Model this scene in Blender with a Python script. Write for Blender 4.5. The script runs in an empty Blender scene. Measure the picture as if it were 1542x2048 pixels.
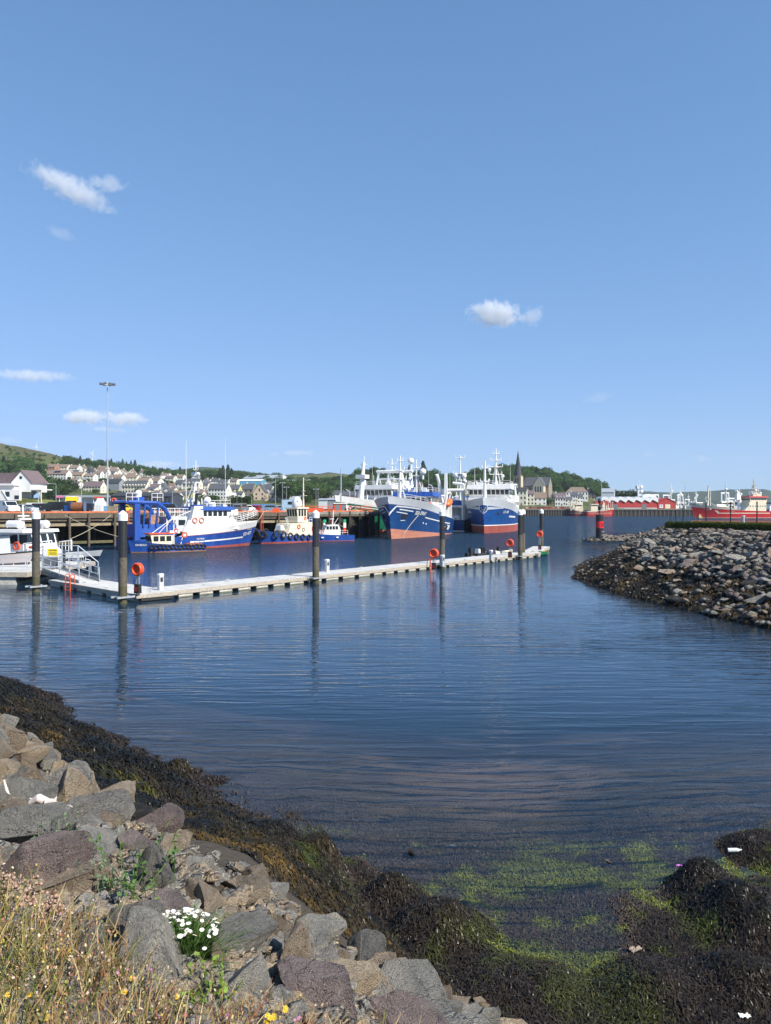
import bpy, math, random
import numpy as np
from mathutils import Vector, Matrix, noise
R = random.Random(11)
NR = np.random.default_rng(5)
PI = math.pi
sc = bpy.context.scene
COL = sc.collection
F, U0, V0, H = 1500.0, 771.0, 1016.0, 6.0     # lens in photo pixels, principal point, horizon row, eye height
def P(u, v, d): return Vector(((u-U0)/F*d, d, H-(v-V0)/F*d))
def G(u, v, z=0.0): return P(u, v, (H-z)*F/(v-V0))
def rad(a): return math.radians(a)

# ---------------------------------------------------------------- materials
MATS = {}
def mat(name, c, rough=0.6, metal=0.0, var=0.0, scale=3.0, bump=0.0, c2=None, alpha=None, spec=None, streak=None):
    if name in MATS: return MATS[name]
    m = bpy.data.materials.new(name); m.use_nodes = True
    nt = m.node_tree; b = nt.nodes['Principled BSDF']
    b.inputs['Base Color'].default_value = (*c, 1); b.inputs['Roughness'].default_value = rough
    b.inputs['Metallic'].default_value = metal
    if spec is not None: b.inputs['Specular IOR Level'].default_value = spec
    if var or bump or c2:
        tc = nt.nodes.new('ShaderNodeTexCoord')
        n = nt.nodes.new('ShaderNodeTexNoise'); n.inputs['Scale'].default_value = scale
        n.inputs['Detail'].default_value = 5; n.inputs['Roughness'].default_value = 0.65
        if streak:
            mp = nt.nodes.new('ShaderNodeMapping'); mp.inputs['Scale'].default_value = streak
            nt.links.new(tc.outputs['Object'], mp.inputs[0]); nt.links.new(mp.outputs[0], n.inputs['Vector'])
        else: nt.links.new(tc.outputs['Object'], n.inputs['Vector'])
        if var or c2:
            r = nt.nodes.new('ShaderNodeValToRGB')
            r.color_ramp.elements[0].position = 0.34; r.color_ramp.elements[1].position = 0.66
            d = c2 if c2 else tuple(min(1, x*(1+var)) for x in c)
            e = c if c2 else tuple(x*(1-var) for x in c)
            r.color_ramp.elements[0].color = (*e, 1); r.color_ramp.elements[1].color = (*d, 1)
            nt.links.new(n.outputs['Fac'], r.inputs[0]); nt.links.new(r.outputs[0], b.inputs['Base Color'])
        if bump:
            bp = nt.nodes.new('ShaderNodeBump'); bp.inputs['Strength'].default_value = 0.6
            bp.inputs['Distance'].default_value = bump
            nt.links.new(n.outputs['Fac'], bp.inputs['Height']); nt.links.new(bp.outputs[0], b.inputs['Normal'])
    MATS[name] = m
    return m
def attr_mat(name, rough=0.8, spec=0.3, trans=0.0, attr='Col'):
    m = bpy.data.materials.new(name); m.use_nodes = True
    nt = m.node_tree; b = nt.nodes['Principled BSDF']
    a = nt.nodes.new('ShaderNodeAttribute'); a.attribute_name = attr
    nt.links.new(a.outputs['Color'], b.inputs['Base Color'])
    b.inputs['Roughness'].default_value = rough; b.inputs['Specular IOR Level'].default_value = spec
    MATS[name] = m
    return m
def leaf_mat(name, c, c2, sc_=0.5):
    """leaves: two greens in clumps, a little light passing through"""
    m = mat(name, c, 0.7, c2=c2, scale=sc_, spec=0.25)
    nt = m.node_tree; b = nt.nodes['Principled BSDF']; out = nt.nodes['Material Output']
    tr = nt.nodes.new('ShaderNodeBsdfTranslucent'); mx = nt.nodes.new('ShaderNodeMixShader')
    mx.inputs[0].default_value = 0.25
    oi = nt.nodes.new('ShaderNodeObjectInfo'); hs = nt.nodes.new('ShaderNodeHueSaturation')
    mr = nt.nodes.new('ShaderNodeMapRange'); mr.inputs[3].default_value = 0.72; mr.inputs[4].default_value = 1.35
    mh = nt.nodes.new('ShaderNodeMapRange'); mh.inputs[3].default_value = 0.475; mh.inputs[4].default_value = 0.525
    nt.links.new(oi.outputs['Random'], mr.inputs[0]); nt.links.new(oi.outputs['Random'], mh.inputs[0])
    src = b.inputs['Base Color'].links[0].from_socket
    nt.links.new(src, hs.inputs['Color']); nt.links.new(mr.outputs[0], hs.inputs['Value']); nt.links.new(mh.outputs[0], hs.inputs['Hue'])
    nt.links.new(hs.outputs[0], b.inputs['Base Color']); nt.links.new(hs.outputs[0], tr.inputs['Color'])
    nt.links.new(b.outputs[0], mx.inputs[1]); nt.links.new(tr.outputs[0], mx.inputs[2]); nt.links.new(mx.outputs[0], out.inputs[0])
    return m

# ---------------------------------------------------------------- objects
def tag(o, label=None, cat=None, group=None, kind=None):
    if label: o['label'] = label
    if cat: o['category'] = cat
    if group: o['group'] = group
    if kind: o['kind'] = kind
    return o
def T(name, label, cat, loc=(0, 0, 0), rz=0.0, group=None):
    o = bpy.data.objects.new(name, None); COL.objects.link(o)
    o.location = loc; o.rotation_euler = (0, 0, rz); o.empty_display_size = 0.2
    return tag(o, label, cat, group)
def copy_tree(o, parent=None):
    c = o.copy(); COL.objects.link(c); c.parent = parent
    for ch in [x for x in sc.objects if x.parent == o]: copy_tree(ch, c)
    return c
KIDS = {}
def link_mesh(name, me, parent=None, loc=None, rz=0.0):
    o = bpy.data.objects.new(name, me); COL.objects.link(o)
    if parent is not None: o.parent = parent
    if loc is not None: o.location = loc
    if rz: o.rotation_euler = (0, 0, rz)
    return o
def frame_of(d):
    d = Vector(d).normalized()
    a = Vector((0, 0, 1)) if abs(d.z) < 0.9 else Vector((1, 0, 0))
    x = d.cross(a).normalized(); return x, x.cross(d).normalized()
class MB:
    def __init__(s): s.v = []; s.f = []; s.m = []; s.s = []; s.mats = []
    def mi(s, m):
        if m not in s.mats: s.mats.append(m)
        return s.mats.index(m)
    def add(s, vs, fs, m, smooth=False):
        k = len(s.v); s.v += [tuple(v) for v in vs]; i = s.mi(m)
        for f in fs: s.f.append(tuple(k+a for a in f)); s.m.append(i); s.s.append(smooth)
        return s
    def box(s, c, size, m, rz=0.0, top=1.0, topy=None):
        """box centred at c; top / topy shrink the top face"""
        a, b, h = size[0]/2, size[1]/2, size[2]/2
        ty = top if topy is None else topy
        vs = [(-a, -b, -h), (a, -b, -h), (a, b, -h), (-a, b, -h), (-a*top, -b*ty, h), (a*top, -b*ty, h), (a*top, b*ty, h), (-a*top, b*ty, h)]
        cs, sn = math.cos(rz), math.sin(rz)
        vs = [(c[0]+x*cs-y*sn, c[1]+x*sn+y*cs, c[2]+z) for x, y, z in vs]
        return s.add(vs, [(0, 3, 2, 1), (4, 5, 6, 7), (0, 1, 5, 4), (1, 2, 6, 5), (2, 3, 7, 6), (3, 0, 4, 7)], m)
    def bx(s, x0, x1, y0, y1, z0, z1, m, **k):
        return s.box(((x0+x1)/2, (y0+y1)/2, (z0+z1)/2), (abs(x1-x0), abs(y1-y0), abs(z1-z0)), m, **k)
    def cyl(s, p, q, r0, m, r1=None, n=8, caps=True):
        p, q = Vector(p), Vector(q); r1 = r0 if r1 is None else r1
        x, y = frame_of(q-p); vs = []
        for c, r in ((p, r0), (q, r1)):
            for i in range(n):
                t = 2*PI*i/n; vs.append(c+x*(math.cos(t)*r)+y*(math.sin(t)*r))
        s.add(vs, [(i, n+i, n+(i+1) % n, (i+1) % n) for i in range(n)], m, n > 6)
        if caps: s.add(vs, [tuple(range(n)), tuple(range(2*n-1, n-1, -1))], m)
        return s
    def tube(s, pts, r, m, n=5):
        pts = [Vector(p) for p in pts]
        for a, b in zip(pts, pts[1:]): s.cyl(a, b, r, m, n=n)
        return s
    def sph(s, c, r, m, nu=12, nv=8):
        if not hasattr(r, '__len__'): r = (r, r, r)
        vs = [(c[0], c[1], c[2]+r[2])]
        for j in range(1, nv):
            a = PI*j/nv
            for i in range(nu):
                t = 2*PI*i/nu; vs.append((c[0]+r[0]*math.sin(a)*math.cos(t), c[1]+r[1]*math.sin(a)*math.sin(t), c[2]+r[2]*math.cos(a)))
        vs.append((c[0], c[1], c[2]-r[2])); fs = []
        for i in range(nu): fs.append((0, 1+i, 1+(i+1) % nu)); k = 1+(nv-2)*nu; fs.append((k+i, len(vs)-1, k+(i+1) % nu))
        for j in range(nv-2):
            for i in range(nu): a = 1+j*nu; fs.append((a+i, a+nu+i, a+nu+(i+1) % nu, a+(i+1) % nu))
        return s.add(vs, fs, m, True)
    def torus(s, c, Ra, r, axis, m, n=14, k=6):
        x, y = frame_of(axis); c = Vector(c); ax = Vector(axis).normalized(); vs = []
        for i in range(n):
            t = 2*PI*i/n; d = x*math.cos(t)+y*math.sin(t)
            for j in range(k):
                q = 2*PI*j/k; vs.append(c+d*(Ra+r*math.cos(q))+ax*(r*math.sin(q)))
        return s.add(vs, [(i*k+j, ((i+1) % n)*k+j, ((i+1) % n)*k+(j+1) % k, i*k+(j+1) % k) for i in range(n) for j in range(k)], m, True)
    def ext(s, pts, vec, m):
        """polygon pts extruded by vec"""
        n = len(pts); vec = Vector(vec); vs = [Vector(p) for p in pts]; vs += [p+vec for p in vs]
        return s.add(vs, [tuple(range(n))[::-1], tuple(range(n, 2*n))]+[(i, (i+1) % n, n+(i+1) % n, n+i) for i in range(n)], m)
    def build(s, name, parent=None, loc=None, rz=0.0):
        me = bpy.data.meshes.new(name); me.from_pydata(s.v, [], s.f); me.validate()
        for m in s.mats: me.materials.append(m)
        if len(me.polygons) == len(s.f):
            me.polygons.foreach_set('material_index', s.m); me.polygons.foreach_set('use_smooth', s.s)
        me.update()
        return link_mesh(name, me, parent, loc, rz)
def np_mesh(name, V, Fq, mats, cols=None, smooth=False, mi=None):
    """V (n,3), Fq (m,k) numpy -> mesh; cols per vertex"""
    me = bpy.data.meshes.new(name); n, k = len(Fq), Fq.shape[1]
    me.vertices.add(len(V)); me.vertices.foreach_set('co', np.ascontiguousarray(V, np.float32).ravel())
    me.loops.add(n*k); me.loops.foreach_set('vertex_index', np.ascontiguousarray(Fq, np.int32).ravel())
    me.polygons.add(n); me.polygons.foreach_set('loop_start', np.arange(0, n*k, k, dtype=np.int32))
    if mi is not None: me.polygons.foreach_set('material_index', np.ascontiguousarray(mi, np.int32))
    if smooth: me.polygons.foreach_set('use_smooth', np.ones(n, bool))
    for m in mats: me.materials.append(m)
    if cols is not None:
        a = me.color_attributes.new('Col', 'FLOAT_COLOR', 'POINT')
        c = np.ones((len(V), 4), np.float32); c[:, :3] = cols; a.data.foreach_set('color', c.ravel())
    me.update(calc_edges=True)
    return me
def text_mesh(s, size=1.0, bold=0.0, shear=0.0):
    """flat mesh of the word in its own x-y plane, centred"""
    cu = bpy.data.curves.new('lettering', 'FONT'); cu.body = s; cu.size = size; cu.align_x = 'CENTER'; cu.align_y = 'CENTER'
    cu.offset = bold; cu.shear = shear; cu.resolution_u = 2
    o = bpy.data.objects.new('lettering', cu); COL.objects.link(o)
    bpy.context.view_layer.update()
    me = bpy.data.meshes.new_from_object(o.evaluated_get(bpy.context.evaluated_depsgraph_get()))
    vs = [v.co.copy() for v in me.vertices]; fs = [tuple(p.vertices) for p in me.polygons]
    bpy.data.objects.remove(o); bpy.data.curves.remove(cu); bpy.data.meshes.remove(me)
    return vs, fs
# ---------------------------------------------------------------- numpy noise
_perm = NR.permutation(512)
def vnoise(x, y, seed=0):
    x = np.asarray(x, float)+seed*17.3; y = np.asarray(y, float)-seed*9.1
    xi, yi = np.floor(x).astype(int), np.floor(y).astype(int); fx, fy = x-xi, y-yi
    fx = fx*fx*(3-2*fx); fy = fy*fy*(3-2*fy)
    def h(a, b): return _perm[(_perm[a & 511 if False else np.mod(a, 512)]+b) % 512]/511.0
    return (h(xi, yi)*(1-fx)+h(xi+1, yi)*fx)*(1-fy)+(h(xi, yi+1)*(1-fx)+h(xi+1, yi+1)*fx)*fy
def fbm(x, y, oct=4, seed=0):
    t, a, s = 0, 0.5, 0
    for i in range(oct):
        t = t+a*vnoise(x*2**i, y*2**i, seed+i); s += a; a *= 0.5
    return t/s
# colours used in many places
white = mat('white_paint', (0.73, 0.715, 0.67), 0.42, c2=(0.82, 0.82, 0.80), scale=1.1, streak=(1.3, 1.3, .3))
cream = mat('cream_paint', (0.76, 0.68, 0.5), 0.45, var=0.06, scale=1.0)
glass = mat('dark_glass', (0.02, 0.028, 0.035), 0.08)
black = mat('black_rubber', (0.015, 0.015, 0.016), 0.75, var=0.3, scale=5)
steel = mat('galvanised_steel', (0.5, 0.52, 0.53), 0.45, 0.5, var=0.15, scale=6)
orange = mat('orange_paint', (0.72, 0.1, 0.025), 0.5, var=0.15, scale=4)
red = mat('red_plastic', (0.62, 0.04, 0.02), 0.4)
# ---------------------------------------------------------------- camera, sky, sun
cam = bpy.data.cameras.new('camera'); co = bpy.data.objects.new('camera', cam); COL.objects.link(co)
co.location = (0, 0, H); co.rotation_euler = (PI/2, 0, 0)
cam.sensor_fit = 'VERTICAL'; cam.sensor_height = 24.0; cam.lens = 24.0*F/2048
cam.shift_y = -(1024-V0)/2048*1.0
cam.clip_end = 30000; cam.clip_start = 0.05
sc.camera = co
SUN_AZ, SUN_EL = 126.0, 42.0           # degrees clockwise from the view direction
w = bpy.data.worlds.new('World'); sc.world = w; w.use_nodes = True
nt = w.node_tree; bg = nt.nodes['Background']
sky = nt.nodes.new('ShaderNodeTexSky'); sky.sky_type = 'NISHITA'; sky.sun_disc = False
sky.sun_elevation = rad(SUN_EL); sky.sun_rotation = rad(SUN_AZ)
sky.air_density = 1.0; sky.dust_density = 0.0; sky.ozone_density = 4.0; sky.altitude = 0
bg.inputs['Strength'].default_value = 0.12
def vm(op, a, b):
    n = nt.nodes.new('ShaderNodeVectorMath'); n.operation = op
    for i, q in enumerate((a, b)):
        if isinstance(q, tuple): n.inputs[i].default_value = q
        else: nt.links.new(q, n.inputs[i])
    return n.outputs[0]
# the air's brightness saturates towards the horizon (c*a/(1+c/k)), as in the photo's exposure
KX = 0.12*1.464
x_ = vm('MULTIPLY', sky.outputs[0], (KX, KX, KX))
y_ = vm('DIVIDE', vm('MULTIPLY', x_, (1.21/KX, 1.67/KX, 1.77/KX)), vm('ADD', vm('MULTIPLY', x_, (1/.51, 1/.53, 1/.96)), (1.0, 1.0, 1.0)))
nt.links.new(y_, bg.inputs['Color'])
s = bpy.data.lights.new('sun', 'SUN'); s.energy = 4.9; s.angle = rad(0.55); s.color = (1.0, 0.94, 0.84)
so = bpy.data.objects.new('sun', s); COL.objects.link(so)
az, el = rad(SUN_AZ), rad(SUN_EL)
sd = Vector((math.sin(az)*math.cos(el), math.cos(az)*math.cos(el), math.sin(el)))
so.rotation_euler = (-sd).to_track_quat('-Z', 'Y').to_euler()
so.location = (200, -50, 200)
sc.view_settings.view_transform = 'Standard'; sc.view_settings.look = 'None'
sc.view_settings.exposure = 0.55; sc.view_settings.gamma = 1.0
sc.render.engine = 'CYCLES'
cy = sc.cycles
cy.max_bounces = 8; cy.transparent_max_bounces = 16; cy.diffuse_bounces = 3; cy.glossy_bounces = 3
cy.use_adaptive_sampling = True; cy.adaptive_threshold = 0.02
cy.use_denoising = True; cy.caustics_reflective = False; cy.caustics_refractive = False
cy.volume_bounces = 3
# ---------------------------------------------------------------- near shore: one height function for bank, cove and breakwater
LAND = np.array([(-30, 40), (-60, 60), (-80, -20), (90, -20), (130, 60), (130, 160), (62, 160), (50, 148), (40, 141), (36, 138.5), (36.6, 134), (47, 133),
    (44, 122), (36, 108), (25.5, 90), (19.5, 77), (15.9, 62.5), (16.5, 51.7), (18, 43), (19.2, 36.9), (22, 30), (22, 24), (16, 18.2), (9.4, 15.3), (7.3, 13.9),
    (5.6, 12.5), (4.1, 11.7), (2, 11.2), (.6, 11.6), (-.6, 12.6), (-1.5, 13.3), (-3.67, 15.7), (-7, 19.4), (-10, 22.6), (-13.2, 25.8)], float)
def sdist(x, y):
    """positive inside the land outline"""
    x = np.asarray(x, float); y = np.asarray(y, float)
    d = np.full(x.shape, 1e9); ins = np.zeros(x.shape, bool); n = len(LAND)
    for i in range(n):
        a, b = LAND[i], LAND[(i+1) % n]; e = b-a
        t = np.clip(((x-a[0])*e[0]+(y-a[1])*e[1])/(e@e), 0, 1)
        d = np.minimum(d, np.hypot(x-a[0]-t*e[0], y-a[1]-t*e[1]))
        c = ((a[1] > y) != (b[1] > y)) & (x < (b[0]-a[0])*(y-a[1])/(b[1]-a[1]+1e-12)+a[0])
        ins ^= c
    return np.where(ins, d, -d)
def sm(a, b, x): t = np.clip((x-a)/(b-a), 0, 1); return t*t*(3-2*t)
def lumps(x, y):
    n = fbm(x*1.15, y*1.15, 3, 3); m = fbm(x*2.6, y*2.6, 2, 8)
    return (n-0.5)*1.0+(m-0.5)*0.32
def height(x, y, bumpy=True):
    x = np.asarray(x, float); y = np.asarray(y, float)
    wob = (fbm(x*0.5, y*0.5, 3, 1)-0.5)*1.6*sm(0, 6, 45-y)
    s = sdist(x, y)+wob*0.6
    far = sm(26, 34, y)
    flat = np.clip((x+1.0)*1.3, 0, 5.0)*(1-far)
    slope = 0.56*(1-far)+0.44*far
    low = np.clip(flat, 0, 1)*0.04; zin = np.where(s < flat, 0.06*s-low, 0.055*flat-low+slope*(s-flat))
    top = 4.5*(1-far)+4.2*far
    # the small spit beyond the breakwater stays low
    spit = sm(120, 131, y)*sm(56, 47, x)
    top = top*(1-spit)+0.75*spit
    zin = top-np.log1p(np.exp(np.clip((top-zin)*3.0, -30, 30)))/3.0
    cove = sm(34, 20, y)*sm(-14, -6, x+0.35*y)
    zout = s*(0.075*cove+0.35*(1-cove))
    zout = np.maximum(zout, -4.0)
    low = np.clip((x+1)*1.3, 0, 1)*0.04*(1-far); z = np.where(s > 0, zin, zout-low)
    if bumpy:
        k = sm(-0.9, 0.35, z)*sm(3.6, 2.0, z)*(1-far)
        amp = 0.5*k*(0.45+0.55*sm(0.6, 1.6, z+0.5*(x < 1)+0.9*sm(4, 7, x)))
        mid = sm(0.2, 1.2, x)*sm(5.2, 3.6, x)*sm(5.5, 7, y); z = z+lumps(x, y)*amp*(1-.65*mid)-.10*sm(1.5, .3, np.abs(x-2.3-.12*(11-y)))*sm(7.0, 9.0, y)*sm(-.3, 0, z)*sm(.9, .5, z)*(1-far)
        z = z+(fbm(x*0.9, y*0.9, 4, 5)-0.5)*0.8*far*sm(-1, 0.5, z)*sm(4.3, 3.6, z)
    return z
_height0 = height
MOUNDS = [(G(u, v).x, G(u, v).y, r, h) for u, v, r, h in [(366, 1578, .36, .36), (642, 1750, .5, .35), (880, 1862, .85, .5), (925, 1702, .55, .1), (1440, 1800, .9, .4), (1500, 1862, .8, .42),
    (1390, 1770, .5, .3), (205, 1486, .7, .3), (560, 1700, .6, .3), (790, 1800, .6, .4), (1060, 1985, .9, .3), (1300, 1990, .8, .3), (1480, 1980, .7, .35), (1520, 1700, .9, .35), (60, 1400, 1., .4)]]
def height(x, y, bumpy=True):
    z = _height0(x, y, bumpy)
    for mx_, my_, r, h in MOUNDS:
        d = np.hypot(x-mx_, y-my_)
        z = z+.7*h*sm(r*1.15, 0.1*r, d)*(0.8+0.4*vnoise(np.asarray(x)*4, np.asarray(y)*4, 77))
    return z
_h1 = height
def height(x, y, bumpy=True):
    x = np.asarray(x, float); y = np.asarray(y, float); z = _h1(x, y, bumpy)
    return z-9*sm(86, 100, y)*sm(0, 6, x-(33+.38*(y-88)))*sm(-1, 1, z)
def rb(v): return np.interp(v, [1380, 1440, 1480, 1520, 1560, 1600, 1640, 1680, 1720, 1760, 1800, 1850, 1900, 1950, 2000, 2050, 2200], [-200, 20, 60, 110, 150, 240, 315, 360, 445, 510, 580, 615, 690, 790, 880, 985, 1250])
def hz(x, y): return float(height(np.array([x]), np.array([y]))[0])
_gx, _gy = np.arange(-26, 28, 0.1), np.arange(-4, 36, 0.1); _GN = height(*np.meshgrid(_gx, _gy))
_hx, _hy = np.arange(0, 80, 0.3), np.arange(30, 170, 0.3); _GF = height(*np.meshgrid(_hx, _hy))
def look(x, y):
    i = np.clip(((x+26)/0.1+.5).astype(int), 0, len(_gx)-1); j = np.clip(((y+4)/0.1+.5).astype(int), 0, len(_gy)-1)
    k = np.clip((x/0.3+.5).astype(int), 0, len(_hx)-1); l = np.clip(((y-30)/0.3+.5).astype(int), 0, len(_hy)-1)
    return np.where((y > 33) | (x > 27), _GF[l, k], _GN[j, i])
_ht = np.concatenate([np.arange(2.0, 30, 0.03), np.arange(30, 170, 0.2)])
def hit(u, v):
    """where the photo's ray (u, v) meets the shore or the water over it"""
    x = (u-U0)/F*_ht; z = H-(v-V0)/F*_ht
    k = int(np.argmax(z < np.maximum(look(x, _ht), 0.0)))
    if k == 0: return None
    g = float(look(x[k:k+1], _ht[k:k+1])[0])
    return Vector((x[k], _ht[k], g))
def grid(xs, ys, zf):
    X, Y = np.meshgrid(xs, ys); Z = zf(X, Y); nx, ny = len(xs), len(ys)
    V = np.stack([X, Y, Z], -1).reshape(-1, 3)
    i = (np.arange(ny-1)[:, None]*nx+np.arange(nx-1)[None, :]).ravel()
    return V, np.stack([i, i+1, i+1+nx, i+nx], 1)
def weed_tint(x, y, z):
    """base colours of the weedy ground, by place"""
    n = fbm(x*0.8, y*0.8, 4, 21); g = fbm(x*0.75+5, y*0.75, 4, 33); n2 = fbm(x*3, y*3, 3, 40)
    dark = np.array([0.016, 0.0155, 0.012]); brown = np.array([0.04, 0.03, 0.013]); ochre = np.array([0.16, 0.098, 0.022]); green = np.array([0.066, 0.08, 0.013])
    purple = np.array([0.046, 0.034, 0.026]); sand = np.array([0.24, 0.165, 0.125])
    c = dark+(brown-dark)*sm(0.3, 0.6, n)[..., None]
    c = c+(ochre-c)*(sm(0.5, 0.72, n2*0.5+n*0.5)*sm(0.9, 1.7, z))[..., None]*0.8
    shallow = sm(-0.35, -0.05, z)*sm(0.55, 0.2, z)
    c = c+(purple*.9-c)*(shallow*0.9)[..., None]
    gr = sm(0.45, 0.6, g*.5+n2*.5)*sm(-0.5, -0.05, z)*sm(0.5, 0.12, z)*sm(-3.5, 0.5, x+0.5*(y-12))
    gr = np.maximum(gr, sm(0.66, 0.72, g)*sm(2.2, 0.8, z)*sm(-.3, .1, z))
    gr = gr*sm(14.6, 13.2, y)*(.62+.38*sm(9.2, 10.6, y))
    c = c+(green*(.6+.8*n2)[..., None]-c)*(gr*0.8)[..., None]
    deep = sm(-0.15, -0.6, z)
    bed = purple*0.75+(sand*.55-purple*0.75)*sm(0.45, 0.62, fbm(x*0.45, y*0.7, 4, 50))[..., None]
    c = c+(bed-c)*deep[..., None]
    c = c+(np.array([.10, .105, .014])*(.3+1.1*n2)[..., None]-c)*(gr*sm(0.03, -.06, z)*sm(-2.5, .5, x)*.7)[..., None]
    c = c*(1+1.1*sm(0.06, -0.12, z))[..., None]  # colours raised below water to make up for light lost in it
    return c, gr
shore_m = attr_mat('shore_ground', 0.85)
b_ = shore_m.node_tree.nodes['Principled BSDF']; nt = shore_m.node_tree
n_ = nt.nodes.new('ShaderNodeTexNoise'); n_.inputs['Scale'].default_value = 22; n_.inputs['Detail'].default_value = 6
bp_ = nt.nodes.new('ShaderNodeBump'); bp_.inputs['Strength'].default_value = 1.0; bp_.inputs['Distance'].default_value = 0.06
ge_ = nt.nodes.new('ShaderNodeNewGeometry'); nt.links.new(ge_.outputs['Position'], n_.inputs['Vector'])
nt.links.new(n_.outputs['Fac'], bp_.inputs['Height']); nt.links.new(bp_.outputs[0], b_.inputs['Normal'])
def ground_cols(V):
    x, y, z = V[:, 0], V[:, 1], V[:, 2]
    c, _ = weed_tint(x, y, z)
    soil = np.array([0.075, 0.06, 0.042])*(0.6+0.8*fbm(x*2, y*2, 4, 60))[:, None]
    c = c+(soil-c)*sm(1.9, 2.4, z+0.4*(fbm(x, y, 3, 61)-0.5))[:, None]
    fl = sm(3.9, 4.1, z)*sm(30, 40, y)
    c = c+(np.array([0.3, 0.25, 0.22])-c)*fl[:, None]
    return c
xs = np.arange(-24, 26, 0.14); ys = np.arange(-5, 34.01, 0.14)
V, Fq = grid(xs, ys, height)
tag(link_mesh('shore', np_mesh('shore', V, Fq, [shore_m], ground_cols(V), True)), kind='structure')
xs = np.concatenate([np.arange(2, 60, 0.45), np.arange(60, 131, 4.0)]); ys = np.arange(34, 165, 0.5)
V, Fq = grid(xs, ys, height)
tag(link_mesh('breakwater_ground', np_mesh('breakwater_ground', V, Fq, [shore_m], ground_cols(V), True)), kind='structure')
# sea bed under the harbour
mb = MB(); mb.add([(-900, 30, -4.4), (900, 30, -4.4), (900, 800, -4.4), (-900, 800, -4.4)], [(0, 1, 2, 3)], mat('harbour_mud', (0.03, 0.035, 0.03), 0.9, var=.3, scale=.2))
tag(mb.build('seabed'), kind='structure')
# ---------------------------------------------------------------- water
wm = bpy.data.materials.new('harbour_water'); wm.use_nodes = True
nt = wm.node_tree; nt.nodes.clear(); N = nt.nodes.new; L = nt.links.new
out = N('ShaderNodeOutputMaterial'); geo = N('ShaderNodeNewGeometry')
def mapped(scale, rot=0.0):
    m = N('ShaderNodeMapping'); m.inputs['Scale'].default_value = (*scale, 1); m.inputs['Rotation'].default_value = (0, 0, rot)
    L(geo.outputs['Position'], m.inputs[0]); return m
def ntex(scale, rot, detail, rough=0.5, dist=0.0):
    m = mapped(scale, rot); n = N('ShaderNodeTexNoise'); n.inputs['Scale'].default_value = 1.0
    n.inputs['Detail'].default_value = detail; n.inputs['Roughness'].default_value = rough; n.inputs['Distortion'].default_value = dist
    L(m.outputs[0], n.inputs['Vector']); return n
def math_(op, a, b):
    m = N('ShaderNodeMath'); m.operation = op
    for i, q in enumerate((a, b)):
        if isinstance(q, (int, float)): m.inputs[i].default_value = q
        else: L(q, m.inputs[i])
    return m.outputs[0]
n1 = ntex((0.36, 2.5), 0.10, 2.0, 0.45, 0.5)        # long low ripples, crests across the view
n2 = ntex((2.7, 4.8), -0.16, 2.0, 0.5, 0.2)         # small ripples
n3 = ntex((0.05, 0.11), 0.2, 2.0)                   # calm and ruffled patches
n4 = ntex((0.55, 1.7), -0.1, 4.0, 0.6)                   # chop that carries further out
sep = N('ShaderNodeSeparateXYZ'); L(geo.outputs['Position'], sep.inputs[0])
farr = N('ShaderNodeMapRange'); farr.inputs[1].default_value = 62; farr.inputs[2].default_value = 120; farr.inputs[3].default_value = 0.0; farr.inputs[4].default_value = 1.0
L(sep.outputs['Y'], farr.inputs[0])
nearr = N('ShaderNodeMapRange'); nearr.inputs[1].default_value = 10; nearr.inputs[2].default_value = 32; nearr.inputs[3].default_value = 0.2; nearr.inputs[4].default_value = 1.2
L(sep.outputs['Y'], nearr.inputs[0])
h1 = math_('MULTIPLY', n1.outputs['Fac'], 0.05); h2 = math_('MULTIPLY', n2.outputs['Fac'], 0.0075)
pat = N('ShaderNodeMapRange'); pat.inputs[1].default_value = 0.38; pat.inputs[2].default_value = 0.62; pat.inputs[3].default_value = 0.55; pat.inputs[4].default_value = 1.25
L(n3.outputs['Fac'], pat.inputs[0])
hs = math_('MULTIPLY', math_('ADD', h1, h2), pat.outputs[0])
hs = math_('MULTIPLY', hs, nearr.outputs[0])
midr = N('ShaderNodeMapRange'); midr.inputs[1].default_value = 30; midr.inputs[2].default_value = 46; midr.inputs[3].default_value = 1.0; midr.inputs[4].default_value = 0.5; L(sep.outputs['Y'], midr.inputs[0]); hs = math_('MULTIPLY', hs, midr.outputs[0])
hs = math_('ADD', hs, math_('MULTIPLY', math_('MULTIPLY', n4.outputs['Fac'], 0.85), farr.outputs[0]))
bump = N('ShaderNodeBump'); bump.inputs['Strength'].default_value = 1.0; bump.inputs['Distance'].default_value = 1.0; L(hs, bump.inputs['Height'])
fr = N('ShaderNodeFresnel'); fr.inputs['IOR'].default_value = 1.33; L(bump.outputs[0], fr.inputs['Normal'])
gl = N('ShaderNodeBsdfGlossy'); gl.inputs['Roughness'].default_value = 0.04; gl.inputs['Color'].default_value = (0.86, 0.91, .97, 1); L(bump.outputs[0], gl.inputs['Normal'])
df = N('ShaderNodeBsdfDiffuse'); df.inputs['Color'].default_value = (0.010, 0.029, 0.055, 1)
tr = N('ShaderNodeBsdfTransparent'); tr.inputs['Color'].default_value = (0.92, 0.94, 0.92, 1)
at = N('ShaderNodeAttribute'); at.attribute_name = 'murk'
body = N('ShaderNodeMixShader'); L(at.outputs['Fac'], body.inputs[0]); L(tr.outputs[0], body.inputs[1]); L(df.outputs[0], body.inputs[2])
mx = N('ShaderNodeMixShader'); L(fr.outputs[0], mx.inputs[0]); L(body.outputs[0], mx.inputs[1]); L(gl.outputs[0], mx.inputs[2])
L(mx.outputs[0], out.inputs[0])
xs = np.concatenate([np.arange(-900, -30, 60), np.arange(-30, 40, 0.5), np.arange(40, 120, 4), np.arange(120, 901, 60)])
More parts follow.
